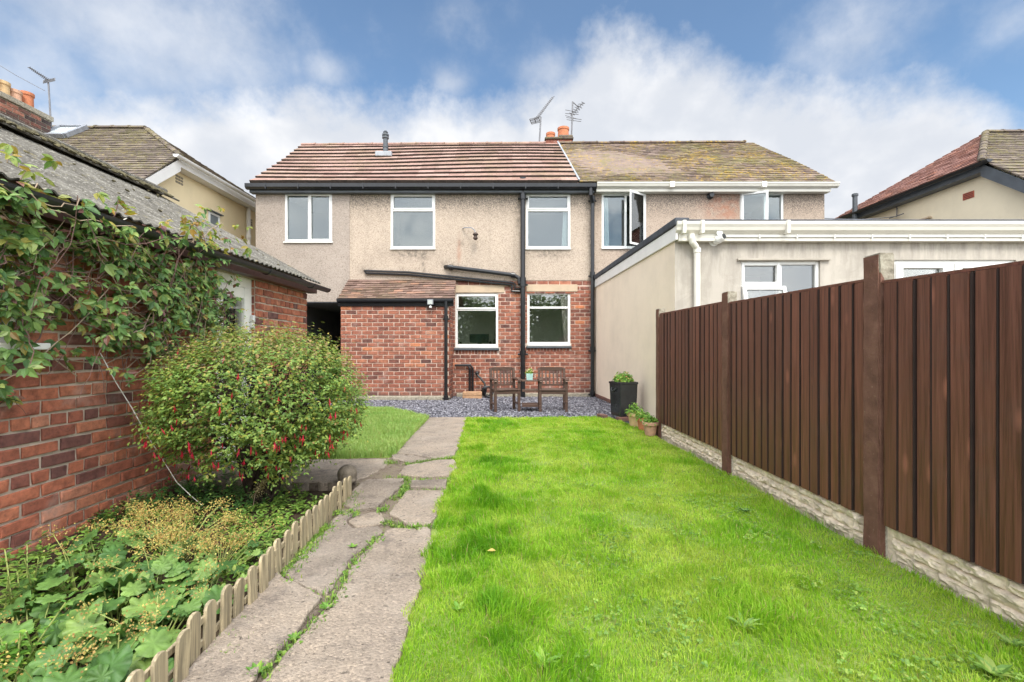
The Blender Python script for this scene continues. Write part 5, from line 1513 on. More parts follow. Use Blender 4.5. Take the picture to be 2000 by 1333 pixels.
# ------------------------------------------------------------------ low picket edging along the bed
pf = thing('picket_edging', 'low weathered wooden picket edging between the flower bed and the concrete path', 'edging fence', (-1.31, 2.6, 0))
NPK = 24
rr = random.Random(9)
pk = []
for i in range(NPK):
    y = 1.385 + i * .1065
    x = -1.225 - (y - 1.385) * .060 + rr.uniform(-.006, .006) + .012 * math.sin(i * .9)
    pk.append((x, y))
for i, (x, y) in enumerate(pk):
    h = .200 + rr.uniform(-.012, .012); wd = .066; th = .015
    tl, tn = rr.uniform(-.05, .05), rr.uniform(-.05, .06)
    prof = [(-wd / 2, -.06), (wd / 2, -.06), (wd / 2, h - .028)] + [(wd / 2 * math.cos(t), h - .028 + .028 * math.sin(t)) for t in [math.pi * k / 6 for k in range(1, 6)]] + [(-wd / 2, h - .028)]
    w = MB()
    c, s = math.cos(tl), math.sin(tl)
    pts = [(y + a * c - b * s, a * s + b * c) for a, b in prof]
    n = len(pts)
    w.add([(x + tn * z + k, yy, z) for k in (0, th) for yy, z in pts], [tuple(range(n)), tuple(range(2 * n - 1, n - 1, -1))] + [(k, n + k, n + (k + 1) % n, (k + 1) % n) for k in range(n)])
    obj('picket', w, M['picket'], pf, bevel=.003)
for z_ in (.045, .135):
    for g0, g1 in ((0, 7), (8, 15), (16, 23)):
        w = MB(); w.bar((pk[g0][0] - .012, pk[g0][1] - .04, z_), (pk[g1][0] - .012, pk[g1][1] + .04, z_ + .004), .013, .026)
        obj('rail', w, M['picket'], pf, bevel=.002)

# ------------------------------------------------------------------ twin garden seat with a table between
bs = thing('twin_garden_seat', 'dark brown wooden twin garden seat joined by a small table, on the slate chippings', 'garden seat', (.40, 9.2, 0))
def chair(ox_, oy_, ang, wd, dp=.44):
    T = Matrix.Translation((ox_, oy_, 0)) @ Matrix.Rotation(ang, 4, 'Z')
    L = .052
    def part(name, fn_, bev=.005):
        w = MB(T); fn_(w); return obj(name, w, M['bench'], bs, bevel=bev)
    for x0 in (0, wd - L):
        part('leg', lambda w: w.box(x0, x0 + L, 0, L, 0, .60))
        part('leg', lambda w: w.add([(x0 + a, dp + b + off, z) for z, off in ((0, 0), (.42, 0), (.86, .05)) for a, b in ((0, 0), (L, 0), (L, -L), (0, -L))],
             [(0, 3, 2, 1), (8, 9, 10, 11)] + [(k + j, k + (j + 1) % 4, k + 4 + (j + 1) % 4, k + 4 + j) for k in (0, 4) for j in range(4)]))
        part('stretcher', lambda w: w.box(x0 + .012, x0 + L - .012, L, dp - L, .13, .17))
        def arm(w):
            xs = x0 - .012; 
            w.add([(xs + a, y, z + dz) for y, z in ((-.05, .615), (.05, .635), (.2, .622), (dp - .01, .635)) for a, dz in ((0, 0), (L + .024, 0), (L + .024, .028), (0, .028))],
                  [(0, 3, 2, 1), (12, 13, 14, 15)] + [(k + j, k + (j + 1) % 4, k + 4 + (j + 1) % 4, k + 4 + j) for k in (0, 4, 8) for j in range(4)])
        part('armrest', arm)
    def seat(w):
        n = 5; sw_ = (dp - .03) / n
        for k in range(n): w.box(.004, wd - .004, L + .003 + k * sw_ if k else -.015, (k + 1) * sw_ - .010, .425, .447)
    part('seat', seat)
    part('seat_rail', lambda w: w.box(L, wd - L, .008, .034, .355, .424))
    part('seat_rail', lambda w: w.box(L, wd - L, dp - .04, dp - .016, .355, .424))
    def back(w):
        w.box(L, wd - L, dp + .018, dp + .042, .80, .875); w.box(L, wd - L, dp - .035, dp - .01, .49, .53)
        n = 6; g = (wd - 2 * L) / n
        for k in range(n):
            cx_ = L + g * (k + .5)
            w.add([(cx_ + a, dp + b + off, z) for z, off in ((.53, -.022), (.80, .030)) for a, b in ((-.017, -.007), (.017, -.007), (.017, .007), (-.017, .007))],
                  [(0, 3, 2, 1), (4, 5, 6, 7)] + [(j, (j + 1) % 4, 4 + (j + 1) % 4, 4 + j) for j in range(4)])
    part('backrest', back, .003)
chair(-.345, 9.06, R(15), .535)
chair(.535, 9.10, 0, .57)
def bpart(name, fn_):
    w = MB(); fn_(w); return obj(name, w, M['bench'], bs, bevel=.004)
bpart('table_top', lambda w: [w.box(.195, .535, 9.16 + k * .075, 9.16 + k * .075 + .068, .600, .622) for k in range(5)])
bpart('table_rail', lambda w: w.box(.20, .533, 9.155, 9.175, .40, .45))
bpart('shelf', lambda w: [w.box(.20, .533, 9.19 + k * .08, 9.19 + k * .08 + .07, .125, .145) for k in range(4)])
bpart('shelf_rail', lambda w: w.box(.20, .533, 9.165, 9.188, .095, .147))

def leafy(name, parent, centre, radii, n, size, mat, up=.6, shell=.55, seed=1, loc=None, tv=LEAF_V, tf=LEAF_T, asp=1.0):
    r = np.random.default_rng(seed)
    d = r.normal(size=(n, 3)); d /= np.linalg.norm(d, axis=1, keepdims=True)
    d[:, 2] = np.abs(d[:, 2]) * .9 + d[:, 2] * .1
    rad = (shell + (1 - shell) * r.random(n) ** .6)
    Pp = np.array(centre)[None] + d * rad[:, None] * np.array(radii)[None]
    N = d + np.array([[0, -.15, up]]) + r.normal(size=(n, 3)) * .5
    T = d * 1.0 + r.normal(size=(n, 3)) * .55
    Xb, Yb, Zb = basis(N, T=T)
    S = size * r.uniform(.6, 1.2, n)
    V, F = scatter(tv, tf, Pp, Xb, Yb, Zb, np.stack([S * asp, S, S], 1))
    return obj(name, (V, F), mat, parent, loc, uv=False)

# potted plant on the table
tp = thing('potted_plant', 'small flowering plant in a square pale teal pot on the garden seat table', 'potted plant', (.355, 9.30, .622))
w = MB(); a = .062
w.add([(.355 + sx_ * k, 9.30 + sy_ * k, z) for z, k in ((.623, .058), (.755, .07)) for sx_, sy_ in ((-1, -1), (1, -1), (1, 1), (-1, 1))] + [(.355 + sx_ * k, 9.30 + sy_ * k, z) for z, k in ((.755, .06), (.73, .058)) for sx_, sy_ in ((-1, -1), (1, -1), (1, 1), (-1, 1))],
      [(0, 3, 2, 1)] + [(k + j, k + (j + 1) % 4, k + 4 + (j + 1) % 4, k + 4 + j) for k in (0, 4, 8) for j in range(4)] + [(12, 13, 14, 15)])
obj('pot', w, m_flat('pale_teal_glaze', (.36, .55, .52), .4, .1, 8), tp, bevel=.004)
leafy('foliage', tp, (.355, 9.30, .76), (.075, .075, .10), 130, .04, M['bright_leaf'], seed=3)
leafy('blossom', tp, (.355, 9.30, .80), (.07, .07, .075), 40, .028, m_leaf('pink_cream_petal', [(0, (.65, .32, .30)), (.6, (.75, .55, .40)), (1, (.72, .66, .45))]), seed=4, shell=.9)

# tall black planter standing on bricks
pp = thing('tall_planter', 'tall square gloss black planter with leafy plant, standing on bricks by the cream wall', 'planter', (2.03, 8.2, 0))
T = Matrix.Translation((1.88, 7.98, 0)) @ Matrix.Rotation(R(20), 4, 'Z')
def taper(w, z0, z1, k0, k1, o=0):
    c = .17
    w.add([(c + sx_ * k, c + sy_ * k, z) for z, k in ((z0, k0), (z1, k1)) for sx_, sy_ in ((-1, -1), (1, -1), (1, 1), (-1, 1))], [(0, 3, 2, 1), (4, 5, 6, 7)] + [(j, (j + 1) % 4, 4 + (j + 1) % 4, 4 + j) for j in range(4)])
w = MB(T); taper(w, .07, .63, .158, .178); taper(w, .63, .67, .186, .186); obj('pot', w, m_flat('black_gloss_planter', (.022, .024, .026), .16, .3, 5), pp, bevel=.008)
w = MB(T); taper(w, .665, .674, .16, .16); obj('soil', w, M['soil'], pp)
w = MB(T); w.tube([(-.012, .12, .56), (-.04, .14, .53), (-.04, .19, .50), (-.04, .24, .53), (-.012, .26, .56)], .012, 8); obj('handle', w, M['black_plastic'], pp)
leafy('foliage', pp, (1.98, 8.20, .68), (.17, .17, .16), 520, .06, M['bright_leaf'], seed=5, shell=.3)
leafy('blossom', pp, (1.98, 8.20, .70), (.16, .16, .14), 45, .03, m_leaf('salmon_petal', [(0, (.62, .22, .16)), (1, (.70, .42, .20))]), seed=6, shell=.9)
for k, (bx, by, an) in enumerate(((1.84, 7.93, 20), (1.96, 8.18, 20), (1.72, 8.26, 110))):
    w = MB(Matrix.Translation((bx, by, 0)) @ Matrix.Rotation(R(an), 4, 'Z')); w.box(0, .22, 0, .105, -.005, .066)
    tag(obj('brick', w, M['brick'], None, (bx, by, 0), bevel=.006), ['loose red brick under the front corner of the black planter', 'loose red brick under the back of the black planter', 'loose red brick beside the black planter against the gravel'][k], 'brick', 'loose bricks by the planter')
# three clay pots
for k, (px_, py_, r_, h_, mt, lab, fr) in enumerate(((1240, 833, .115, .22, 'clay_buff', 'buff clay flowerpot with a bushy green plant, next to the black planter', .15),
                                               (1256, 840, .095, .19, 'terracotta', 'orange terracotta flowerpot with green plant, middle of the three clay pots', .12),
                                               (1272, 851, .105, .20, 'terracotta_pale', 'pale weathered terracotta flowerpot with a low plant, next to the fence post', .10))):
    g = G(px_, py_); g.x = min(g.x, XF(g.y) - .01 - r_ if k == 2 else g.x)
    pt_ = thing('flowerpot', lab, 'flowerpot', (g.x, g.y, 0), 'clay pots in the corner by the fence')
    w = MB(); w.lathe([(r_ * .68, .0), (r_ * .92, h_ * .78), (r_ * 1.08, h_ * .78), (r_ * 1.1, h_), (r_ * .95, h_), (r_ * .9, h_ - .03), (0, h_ - .03)], (g.x, g.y, 0), 22); obj('pot', w, M[mt], pt_)
    leafy('foliage', pt_, (g.x, g.y, h_ - .02), (fr, fr, fr * 1.15), 230, .05, M['bright_leaf'], seed=10 + k, shell=.3)

# stone ball, gas pipe bricks, hose
g = Vector((-1.53, 4.28, 0))
w = MB(); w.lathe([(.0, .0), (.075, .0), (.085, .015), (.085, .03)] + [(.088 * math.cos(t), .075 + .088 * math.sin(t)) for t in np.linspace(-.45, 1.5, 12)] + [(0, .163)], (g.x, g.y, .012), 24)
tag(obj('stone_ball', w, M['stone'], None, g, smooth=True), 'mossy grey stone ball at the end of the picket edging', 'stone ball')
w = MB(); 
for k in range(2): w.box(X(907), X(943), YW - .45, YW - .2, -.02 + k * .092, .068 + k * .092)
tag(obj('brick_block', w, m_flat('buff_sandstone_brick', (.42, .25, .14), .9, .3, 12), None, (X(925), YW - .3, 0), bevel=.01), 'pair of buff bricks stacked under the black pipes by the outhouse', 'bricks')
w = MB(); hb = Vector((X(948), YW - .25, 0))
w.tube([(X(932), YW - .08, .62), (X(934), YW - .12, .56), (X(940), YW - .14, .48), (X(947), YW - .16, .36), (X(950), YW - .2, .2), (X(948), YW - .25, .05), (X(955), YW - .4, .03), (X(962), YW - .38, .03)], .028, 10)
for k in range(3):
    c_ = Vector((X(951) + k * .03, YW - .26 - k * .03, .16)); w.tube([c_ + Vector((.12 * math.cos(t), .04 * math.sin(t * 2), .13 * math.sin(t))) for t in np.linspace(0, 2 * math.pi, 16)], .02, 8)
w.tube([(X(932), YW, .62), (X(932), YW - .1, .62)], .05, 10)
tag(obj('garden_hose', w, M['black_plastic'], None, hb, smooth=True), 'black garden hose hanging off a wall tap beside the garden seat', 'hose')

# fixtures that hang on the walls
wl = thing('wall_lantern', 'old black wall lantern on a bent bracket on the pebbledash between upstairs windows', 'lantern', (X(930), YW, Z(470)))
w = MB(); w.tube([(X(904), YW - .01, Z(447)), (X(908), YW - .10, Z(447)), (X(922), YW - .20, Z(449)), (X(928), YW - .22, Z(454)), (X(930), YW - .22, Z(460))], .014, 8); obj('bracket', w, M['grey_metal'], wl)
w = MB(); w.lathe([(.0, .0), (.05, -.02), (.075, -.07), (.045, -.08), (.045, -.11), (.055, -.13), (.06, -.17), (.03, -.20), (0, -.21)], (X(930), YW - .22, Z(458)), 14); obj('lamp_head', w, m_flat('rusty_black_iron', (.05, .03, .022), .7, .4, 20), wl)
fl_ = thing('security_light', 'small grey security light with sensor under the outhouse gutter', 'wall light', (XD(843, LY), LY, ZD(600, LY)))
w = MB(LM); u = XD(843, LY); w.box(u - .07, u + .07, .14, .21, ZD(597, LY), ZD(587, LY)); w.box(u - .03, u + .03, .01, .14, ZD(595, LY), ZD(590, LY)); obj('lamp', w, M['grey_metal'], fl_, bevel=.01)
w = MB(LM); w.box(u - .055, u + .055, .211, .214, ZD(596, LY), ZD(588.5, LY)); obj('lens', w, m_flat('lamp_lens', (.45, .48, .45), .15, .05), fl_)
w = MB(LM); w.lathe([(0, 0), (.03, .0), (.035, .03), (.02, .06), (0, .06)], (u, .16, ZD(603, LY)), 12); obj('sensor', w, M['upvc'], fl_)
cu = XD(1396, EY)
cm_ = thing('security_camera', 'white round security camera on the grey extension wall by the downpipe', 'camera', (cu, EY, ZD(470, EY)))
w = MB(EM); w.tube([(cu - .02, .0, ZD(472, EY)), (cu - .02, .02, ZD(472, EY))], .075, 16); w.tube([(cu - .01, .02, ZD(472, EY)), (cu + .02, .10, ZD(470, EY)), (cu + .06, .16, ZD(467, EY))], [.06, .068, .05], 16); obj('body', w, M['upvc'], cm_, smooth=False, bevel=.01)
w = MB(EM); w.tube([(cu + .06, .16, ZD(467, EY)), (cu + .066, .17, ZD(466.5, EY))], .04, 14); obj('lens', w, M['black_plastic'], cm_)
w = MB(EM); u = XD(1397, EY); w.tube([(u, .10, ZD(460, EY)), (u, .15, ZD(460, EY))], .042, 16)
tag(obj('junction_box', w, M['upvc'], None, (u, EY, ZD(460, EY))), 'round white junction box on the extension fascia above the camera', 'junction box')

def aerial(label, base, top, b0, b1, n, el_len, grid=None, rods=(), r=.016, ax=(1, 0, 0)):
    o = thing('television_aerial', label, 'aerial', base)
    w = MB(); w.tube([base, top], r * 1.3, 8); obj('mast', w, M['aerial'], o)
    b0, b1 = Vector(b0), Vector(b1)
    w = MB(); w.tube([b0, b1], r * .8, 6)
    bd_ = (b1 - b0).normalized(); A = Vector(ax).normalized()
    Up = bd_.cross(A).normalized()
    for k in range(n):
        p = b0.lerp(b1, .12 + .88 * k / (n - 1)); l = el_len * (1 - .4 * k / n)
        w.tube([p - A * l, p + A * l], r * .55, 5)
    m_ = top - b0 if not isinstance(top, tuple) else Vector(top) - b0
    t_ = max(0.05, min(.95, m_.dot(bd_) / (b1 - b0).length)); w.tube([Vector(top), b0.lerp(b1, t_)], r * .9, 6)
    if grid:
        gw, gh = grid
        for s_ in (-1, 1):
            for h_ in (.25, .6, 1.0): w.tube([b0 - A * gw + Up * gh * h_ * s_, b0 + A * gw + Up * gh * h_ * s_], r * .5, 5)
            w.tube([b0 + A * gw * s_ - Up * gh, b0 + A * gw * s_ + Up * gh], r * .6, 5)
        w.tube([b0 - Up * gh, b0 + Up * gh], r * .6, 5)
    for (p, q) in rods: w.tube([p, q], r * .5, 5)
    obj('antenna', w, M['aerial'], o)
    return o
AD = 15.4
aerial('long thin television aerial with a square reflector, on the ridge beside the chimney pots', P(1053, 285, AD), P(1056.5, 229, AD), P(1045, 236, AD), P(1080, 190, AD + .2), 15, .085, (.16, .10), r=.02, ax=(.9, -.45, 0))
AD2 = 15.3
pA = lambda x, y: P(x, y, AD2)
aerial('bushy cross-element television aerial fixed to the chimney above the lichened roof', pA(1116, 275), pA(1118.5, 199), pA(1114.5, 226), pA(1139, 201), 7, .12, None,
       rods=[(pA(1104, 215), pA(1130, 220)), (pA(1104, 222), pA(1130, 224)), (pA(1104, 226), pA(1128, 233)), (pA(1106, 230), pA(1136, 234)), (pA(1107, 234), pA(1135, 238)), (pA(1118, 231), pA(1120, 237)),
             (pA(1129, 204), pA(1141, 203)), (pA(1125, 205), pA(1137, 212)), (pA(1122, 209), pA(1133, 216))], r=.02, ax=(.8, .6, 0))
aerial('television aerial with a small reflector on a tall mast beside the sooty brick chimney', P(100, 250, 11.55), P(94.5, 163, 11.55), P(96, 158, 11.55), P(57, 132, 11.2), 11, .05, (.13, .06), r=.015, ax=(.9, .2, .35))
w = MB(); q0, q1 = P(1611, 427, 12.3), P(1752, 423, 12.6); mid = (q0 + q1) / 2 + Vector((0, 0, -.06)); w.tube([q0, q0.lerp(mid, .5) + Vector((0, 0, -.01)), mid, mid.lerp(q1, .5) + Vector((0, 0, -.01)), q1], .012, 5)
tag(obj('telephone_wire', w, M['aerial'], None, q0), 'thin telephone wire strung between the two house walls above the flat roof', 'wire')
w = MB(); q0, q1 = P(-30, 110, 11.0), P(88, 178, 11.5); w.tube([q0, q0.lerp(q1, .5) + Vector((0, 0, -.03)), q1], .007, 5)
tag(obj('overhead_wire', w, M['aerial'], None, q1), 'thin overhead wire running up past the chimney pots and aerial', 'wire')
sdh = thing('satellite_dish', 'grey satellite dish just showing above the flat extension roof', 'satellite dish', P(1715, 445, 12.9))
w = MB(); c_ = P(1715, 447, 12.9); w.lathe([(0, -.05), (.15, -.035), (.25, .0), (.26, .01), (.15, -.02), (0, -.035)], (0, 0, 0), 24)
w.v = [tuple(c_ + Matrix.Rotation(R(70), 3, 'X') @ Vector((v[0], v[1], v[2]))) for v in w.v]; obj('dish', w, M['grey_metal'], sdh, smooth=True)
w = MB(); w.tube([c_ + Vector((0, .02, 0)), c_ + Vector((.15, .1, -.25)), (10.6, 12.95, c_.z - .3)], .02, 6); obj('arm', w, M['aerial'], sdh)

# white cable trailing down the shed wall into the bed
def wallp(px, py, off): 
    D = (3.14 - off) * FPX / (CX - px); return P(px, py, D)
w = MB(); w.tube([wallp(*q) for q in ((196, 690, .06), (225, 745, .10), (258, 798, .16), (290, 855, .24), (322, 905, .34), (345, 942, .45), (372, 968, .55), (405, 996, .62))], .0035, 6)
tag(obj('cable', w, M['old_upvc'], None, wallp(405, 996, .62)), 'thin pale cable trailing from the creeper down into the flower bed', 'cable')

# ------------------------------------------------------------------ creeper on the shed
vn = thing('virginia_creeper', 'green and purple virginia creeper trailing over the brick shed wall and gutter', 'climbing plant', (-3.05, 3.4, 0))
r = np.random.default_rng(77)
def vine_density(px, py):
    g = lambda cx, cy, sx, sy, a: a * np.exp(-((px - cx) / sx) ** 2 - ((py - cy) / sy) ** 2)
    eave = 372 + px * .375                  # gutter line as seen here
    band = np.exp(-((py - eave - 25) / 42) ** 2) * np.where(px < 415, 1.0, 0) * 1.0
    d = np.maximum.reduce([band, g(20, 470, 85, 110, .95), g(40, 600, 75, 80, .75), g(135, 560, 60, 45, .5), g(215, 585, 80, 35, .45), g(215, 640, 75, 45, .75), g(350, 560, 75, 90, 1.0), g(395, 590, 45, 70, .9), g(290, 640, 70, 45, .7),
                           g(150, 690, 60, 22, .35), g(100, 430, 80, 35, .8), g(5, 760, 22, 22, .6), g(0, 690, 40, 20, .5), g(310, 500, 60, 30, .4), g(60, 520, 60, 40, .6), g(170, 470, 70, 25, .25)])
    return d
n = 26000
yy = r.uniform(2.35, 4.98, n); zz = r.uniform(.95, 2.62, n)
eave_in = zz > 2.08
off = np.where(eave_in, .22 + .28 * r.random(n) ** 1.3, .05 + .24 * r.random(n) ** 1.5)
off = np.where(zz > 2.36, .10 + .32 * r.random(n), off)
xx = SX + off
zroof = EZs + (EXs - xx) * .54 + .04
okp = ~((zz > 2.3) & (zz < zroof) & (xx < EXs + .02))
px_ = CX + FPX * xx / yy; py_ = CY - (zz - EYE) / yy * FPX
dn = vine_density(px_, py_)
cl = .45 + 1.1 * vnoise(yy + xx * 2, zz, .16, 5)
keep = okp & (r.random(n) < dn * cl * .16 * (yy / 3.3) ** .3)
C = np.stack([xx, yy, zz], 1)[keep]
nc = len(C); print('creeper sprays', nc)
Lp, Ln, Lt_, Ls, topm = [], [], [], [], []
for i in range(nc):
    k = int(r.integers(3, 6))
    Nv = np.array([.75, -.25, .55]) + r.normal(size=3) * .38; Nv /= np.linalg.norm(Nv)
    down = np.array([.25, r.normal() * .5, -.75]); d0_ = down - Nv * down.dot(Nv); d0_ /= np.linalg.norm(d0_)
    sd__ = np.cross(Nv, d0_)
    s0 = r.uniform(.055, .10) * (.85 if C[i, 1] > 4.0 else 1.0)
    tpf = C[i, 2] > 2.2
    for j in range(k):
        a = (j - (k - 1) / 2) * .72 + r.normal() * .1
        t = d0_ * math.cos(a) + sd__ * math.sin(a)
        Lp.append(C[i] + t * .006); Ln.append(Nv + r.normal(size=3) * .28); Lt_.append(t); Ls.append(s0 * (1 - .14 * abs(j - (k - 1) / 2)) * r.uniform(.85, 1.1)); topm.append(tpf and r.random() < .75)
Lp, Ln, Lt_, Ls, topm = map(np.array, (Lp, Ln, Lt_, Ls, topm))
for nm, msk, mt in (('foliage', ~topm, 'vine'), ('young_foliage', topm, 'vine_top')):
    Xb, Yb, Zb = basis(Ln[msk], T=Lt_[msk]); s_ = Ls[msk]
    V, F = scatter(LEAF_V, LEAF_T, Lp[msk], Xb, Yb, Zb, np.stack([s_ * .95, s_, s_], 1))
    obj(nm, (V, F), M[mt], vn, uv=False)
w, w2 = MB(), MB()
pr_ = random.Random(3)
def wander(a, b, n, j, sag):
    a, b = Vector(a), Vector(b); pts = []
    for k in range(n + 1):
        t = k / n; p = a.lerp(b, t); p += Vector((pr_.uniform(-j, j) * .6, pr_.uniform(-j, j), pr_.uniform(-j, j) - sag * math.sin(math.pi * t)))
        pts.append(p)
    return pts
for k in range(150):
    i, j = pr_.randrange(nc), pr_.randrange(nc)
    a, b = Vector(C[i]), Vector(C[j])
    if (a - b).length > 1.2 or (a - b).length < .2: continue
    (w if pr_.random() < .65 else w2).tube(wander(a, b, 7, .03, .05), pr_.uniform(.0018, .0042), 5)
for k in range(120):
    i = pr_.randrange(nc); a = Vector(C[i]); w.tube(wander(a, a + Vector((pr_.uniform(-.05, .05), pr_.uniform(-.25, .25), -pr_.uniform(.15, .5))), 6, .02, .0), pr_.uniform(.0015, .003), 5)
for q in (((0, 655, .10), (70, 678, .08), (140, 705, .06), (205, 712, .07), (250, 690, .08), (292, 692, .08)), ((190, 712, .06), (245, 722, .07), (270, 700, .08), (330, 690, .08)), ((40, 650, .1), (90, 690, .06), (150, 735, .05)), ((300, 460, .12), (320, 560, .12), (330, 640, .1)), ((210, 470, .1), (232, 560, .08), (262, 650, .07), (255, 705, .07))):
    w2.tube([wallp(*p) for p in q], .0045, 6)
obj('stems', w, M['stem'], vn); obj('dry_stems', w2, M['stem_pale'], vn)

# ------------------------------------------------------------------ fuchsia bush
fb = thing('fuchsia_bush', 'rounded fuchsia bush hung with crimson flowers, between the shed door and the picket edging', 'bush', (-2.18, 4.0, -.07))
r = np.random.default_rng(31)
BC, BR = np.array([-2.14, 3.95, .79]), np.array([.765, .73, .595])
def bush_pts(n, rlo, rhi, zmin=-.92):
    d = r.normal(size=(n * 3, 3)); d /= np.linalg.norm(d, axis=1, keepdims=True); d = d[d[:, 2] > zmin][:n]
    th, ph = np.arctan2(d[:, 1], d[:, 0]), d[:, 2]
    lump = .84 + .24 * vnoise(th * 1.0 + 7, ph * 1.5 + 5, .42, 12) + .10 * vnoise(th + 7, ph * 1.5 + 5, .15, 13)
    # lower skirt thinner, so that the stems show
    rad = lump * (rlo + (rhi - rlo) * r.random(len(d)) ** .55)
    sq = np.where(d[:, 2] > 0, 1.0, 1.0)
    return BC + d * BR * rad[:, None] * sq[:, None], d
ns = 5000
S0, d = bush_pts(ns, .68, 1.0)
thin = (d[:, 2] < -.35) & (r.random(len(d)) < np.where((d[:, 0] < .25) & (d[:, 0] > -.5) & (d[:, 1] < .4), .76, .0))
S0, d = S0[~thin], d[~thin]
ns = len(S0)
sdir = d * .8 + np.array([0, 0, .35]) + r.normal(size=(ns, 3)) * .35; sdir /= np.linalg.norm(sdir, axis=1, keepdims=True)
slen = r.uniform(.07, .16, ns) * np.where(r.random(ns) < .07, 1.9, 1.0)
lp, ln_, lt, lsz = [], [], [], []
for k in range(4):
    for sgn in (-1, 1):
        perp = np.cross(sdir, np.array([0, 0, 1.0]) + r.normal(size=(ns, 3)) * .6); perp /= np.linalg.norm(perp, axis=1, keepdims=True) + 1e-6
        if k % 2: perp = np.cross(perp, sdir)
        t = perp * sgn * .9 + sdir * .5
        lp.append(S0 + sdir * (slen * (k + .3) / 4)[:, None]); lt.append(t)
        ln_.append(np.array([0, -.1, .8]) + d * .5 + r.normal(size=(ns, 3)) * .35); lsz.append(r.uniform(.024, .044, ns) * (1.05 - .12 * k))
lp, ln_, lt, lsz = (np.concatenate(a) for a in (lp, ln_, lt, lsz))
Xb, Yb, Zb = basis(ln_, T=lt)
tipm = (lp[:, 2] > BC[2] + .30) & (r.random(len(lp)) < np.clip((lp[:, 2] - BC[2] - .20) * 1.6, 0, .65))
for nm, msk, mt in (('foliage', ~tipm, 'fuchsia'), ('young_foliage', tipm, 'fuchsia_tip')):
    V, F = scatter(DIA_V, DIA_T, lp[msk], Xb[msk], Yb[msk], Zb[msk], np.stack([lsz[msk] * 1.05, lsz[msk], lsz[msk]], 1)); obj(nm, (V, F), M[mt], fb, uv=False)
w = MB()
for k in range(75):
    a = Vector((-2.17 + pr_.uniform(-.12, .12), 3.98 + pr_.uniform(-.10, .10), -.08))
    th, el_ = pr_.uniform(0, 6.283), pr_.uniform(.15, 1.3)
    b = Vector(BC) + Vector((math.cos(th) * math.cos(el_) * BR[0], math.sin(th) * math.cos(el_) * BR[1], math.sin(el_) * BR[2] - .15)) * .85
    m1 = a.lerp(b, .35) + Vector((pr_.uniform(-.05, .05), pr_.uniform(-.05, .05), .12)); m2 = a.lerp(b, .7) + Vector((pr_.uniform(-.05, .05), pr_.uniform(-.05, .05), .08))
    r0_ = pr_.uniform(.006, .017); w.tube([a, m1, m2, b], [r0_, r0_ * .8, r0_ * .55, .003], 6)
for k in range(150):
    i = pr_.randrange(ns); b = Vector(S0[i]); a = Vector(BC) + (b - Vector(BC)) * .45 + Vector((0, 0, -.12)); w.tube([a, a.lerp(b, .5) + Vector((0, 0, .03)), b], [.004, .003, .0018], 5)
obj('stems', w, M['fuchsia_bark'], fb)
# crimson flowers: tube, four spread sepals, hanging stamens
fv, ff = [], []
for k in range(4):
    a = k * math.pi / 2; c, s = math.cos(a), math.sin(a); c2, s2 = math.cos(a + .5), math.sin(a + .5); c3, s3 = math.cos(a - .5), math.sin(a - .5)
    o_ = len(fv); fv += [(0, 0, -.35), (.14 * c2, .14 * s2, -.5), (.42 * c, .42 * s, -.82), (.14 * c3, .14 * s3, -.5)]; ff += [(o_, o_ + 1, o_ + 2), (o_, o_ + 2, o_ + 3)]
for k in range(4):
    a = k * math.pi / 2 + .4; o_ = len(fv); fv += [(.05 * math.cos(a), .05 * math.sin(a), 0), (.05 * math.cos(a + 1.57), .05 * math.sin(a + 1.57), 0), (.10 * math.cos(a + 1.57), .10 * math.sin(a + 1.57), -.4), (.10 * math.cos(a), .10 * math.sin(a), -.4),
        (.09 * math.cos(a), .09 * math.sin(a), -.8), (.09 * math.cos(a + 1.57), .09 * math.sin(a + 1.57), -.8), (0, 0, -1.2)]
    ff += [(o_, o_ + 1, o_ + 2), (o_, o_ + 2, o_ + 3), (o_ + 3, o_ + 2, o_ + 5), (o_ + 3, o_ + 5, o_ + 4), (o_ + 4, o_ + 5, o_ + 6)]
FL, dF = bush_pts(1200, .93, 1.05, zmin=-.8)
wgt = np.where(FL[:, 2] < .95, 1.0, .12) * np.where(dF[:, 1] < .2, 1.0, .2) * np.where(FL[:, 0] > -2.4, 1.0, .6) * np.where(FL[:, 2] < .6, 1.0, .4)
FL = FL[r.random(len(FL)) < wgt * .46]
FL = np.concatenate([FL, [np.array(G(x, y, z_)) for x, y, z_ in ((320, 935, .05), (330, 930, .1), (510, 940, .08), (500, 930, .12), (535, 985, -.02))]])
nf = len(FL); Nn_ = np.tile(np.array([[0, 0, 1.0]]), (nf, 1)) + r.normal(size=(nf, 3)) * .15
Xb, Yb, Zb = basis(Nn_); s_ = r.uniform(.038, .06, nf); V, F = scatter(fv, ff, FL, Xb, Yb, Zb, s_); obj('blossom', (V, F), M['petal'], fb, uv=False); print('flowers', nf)

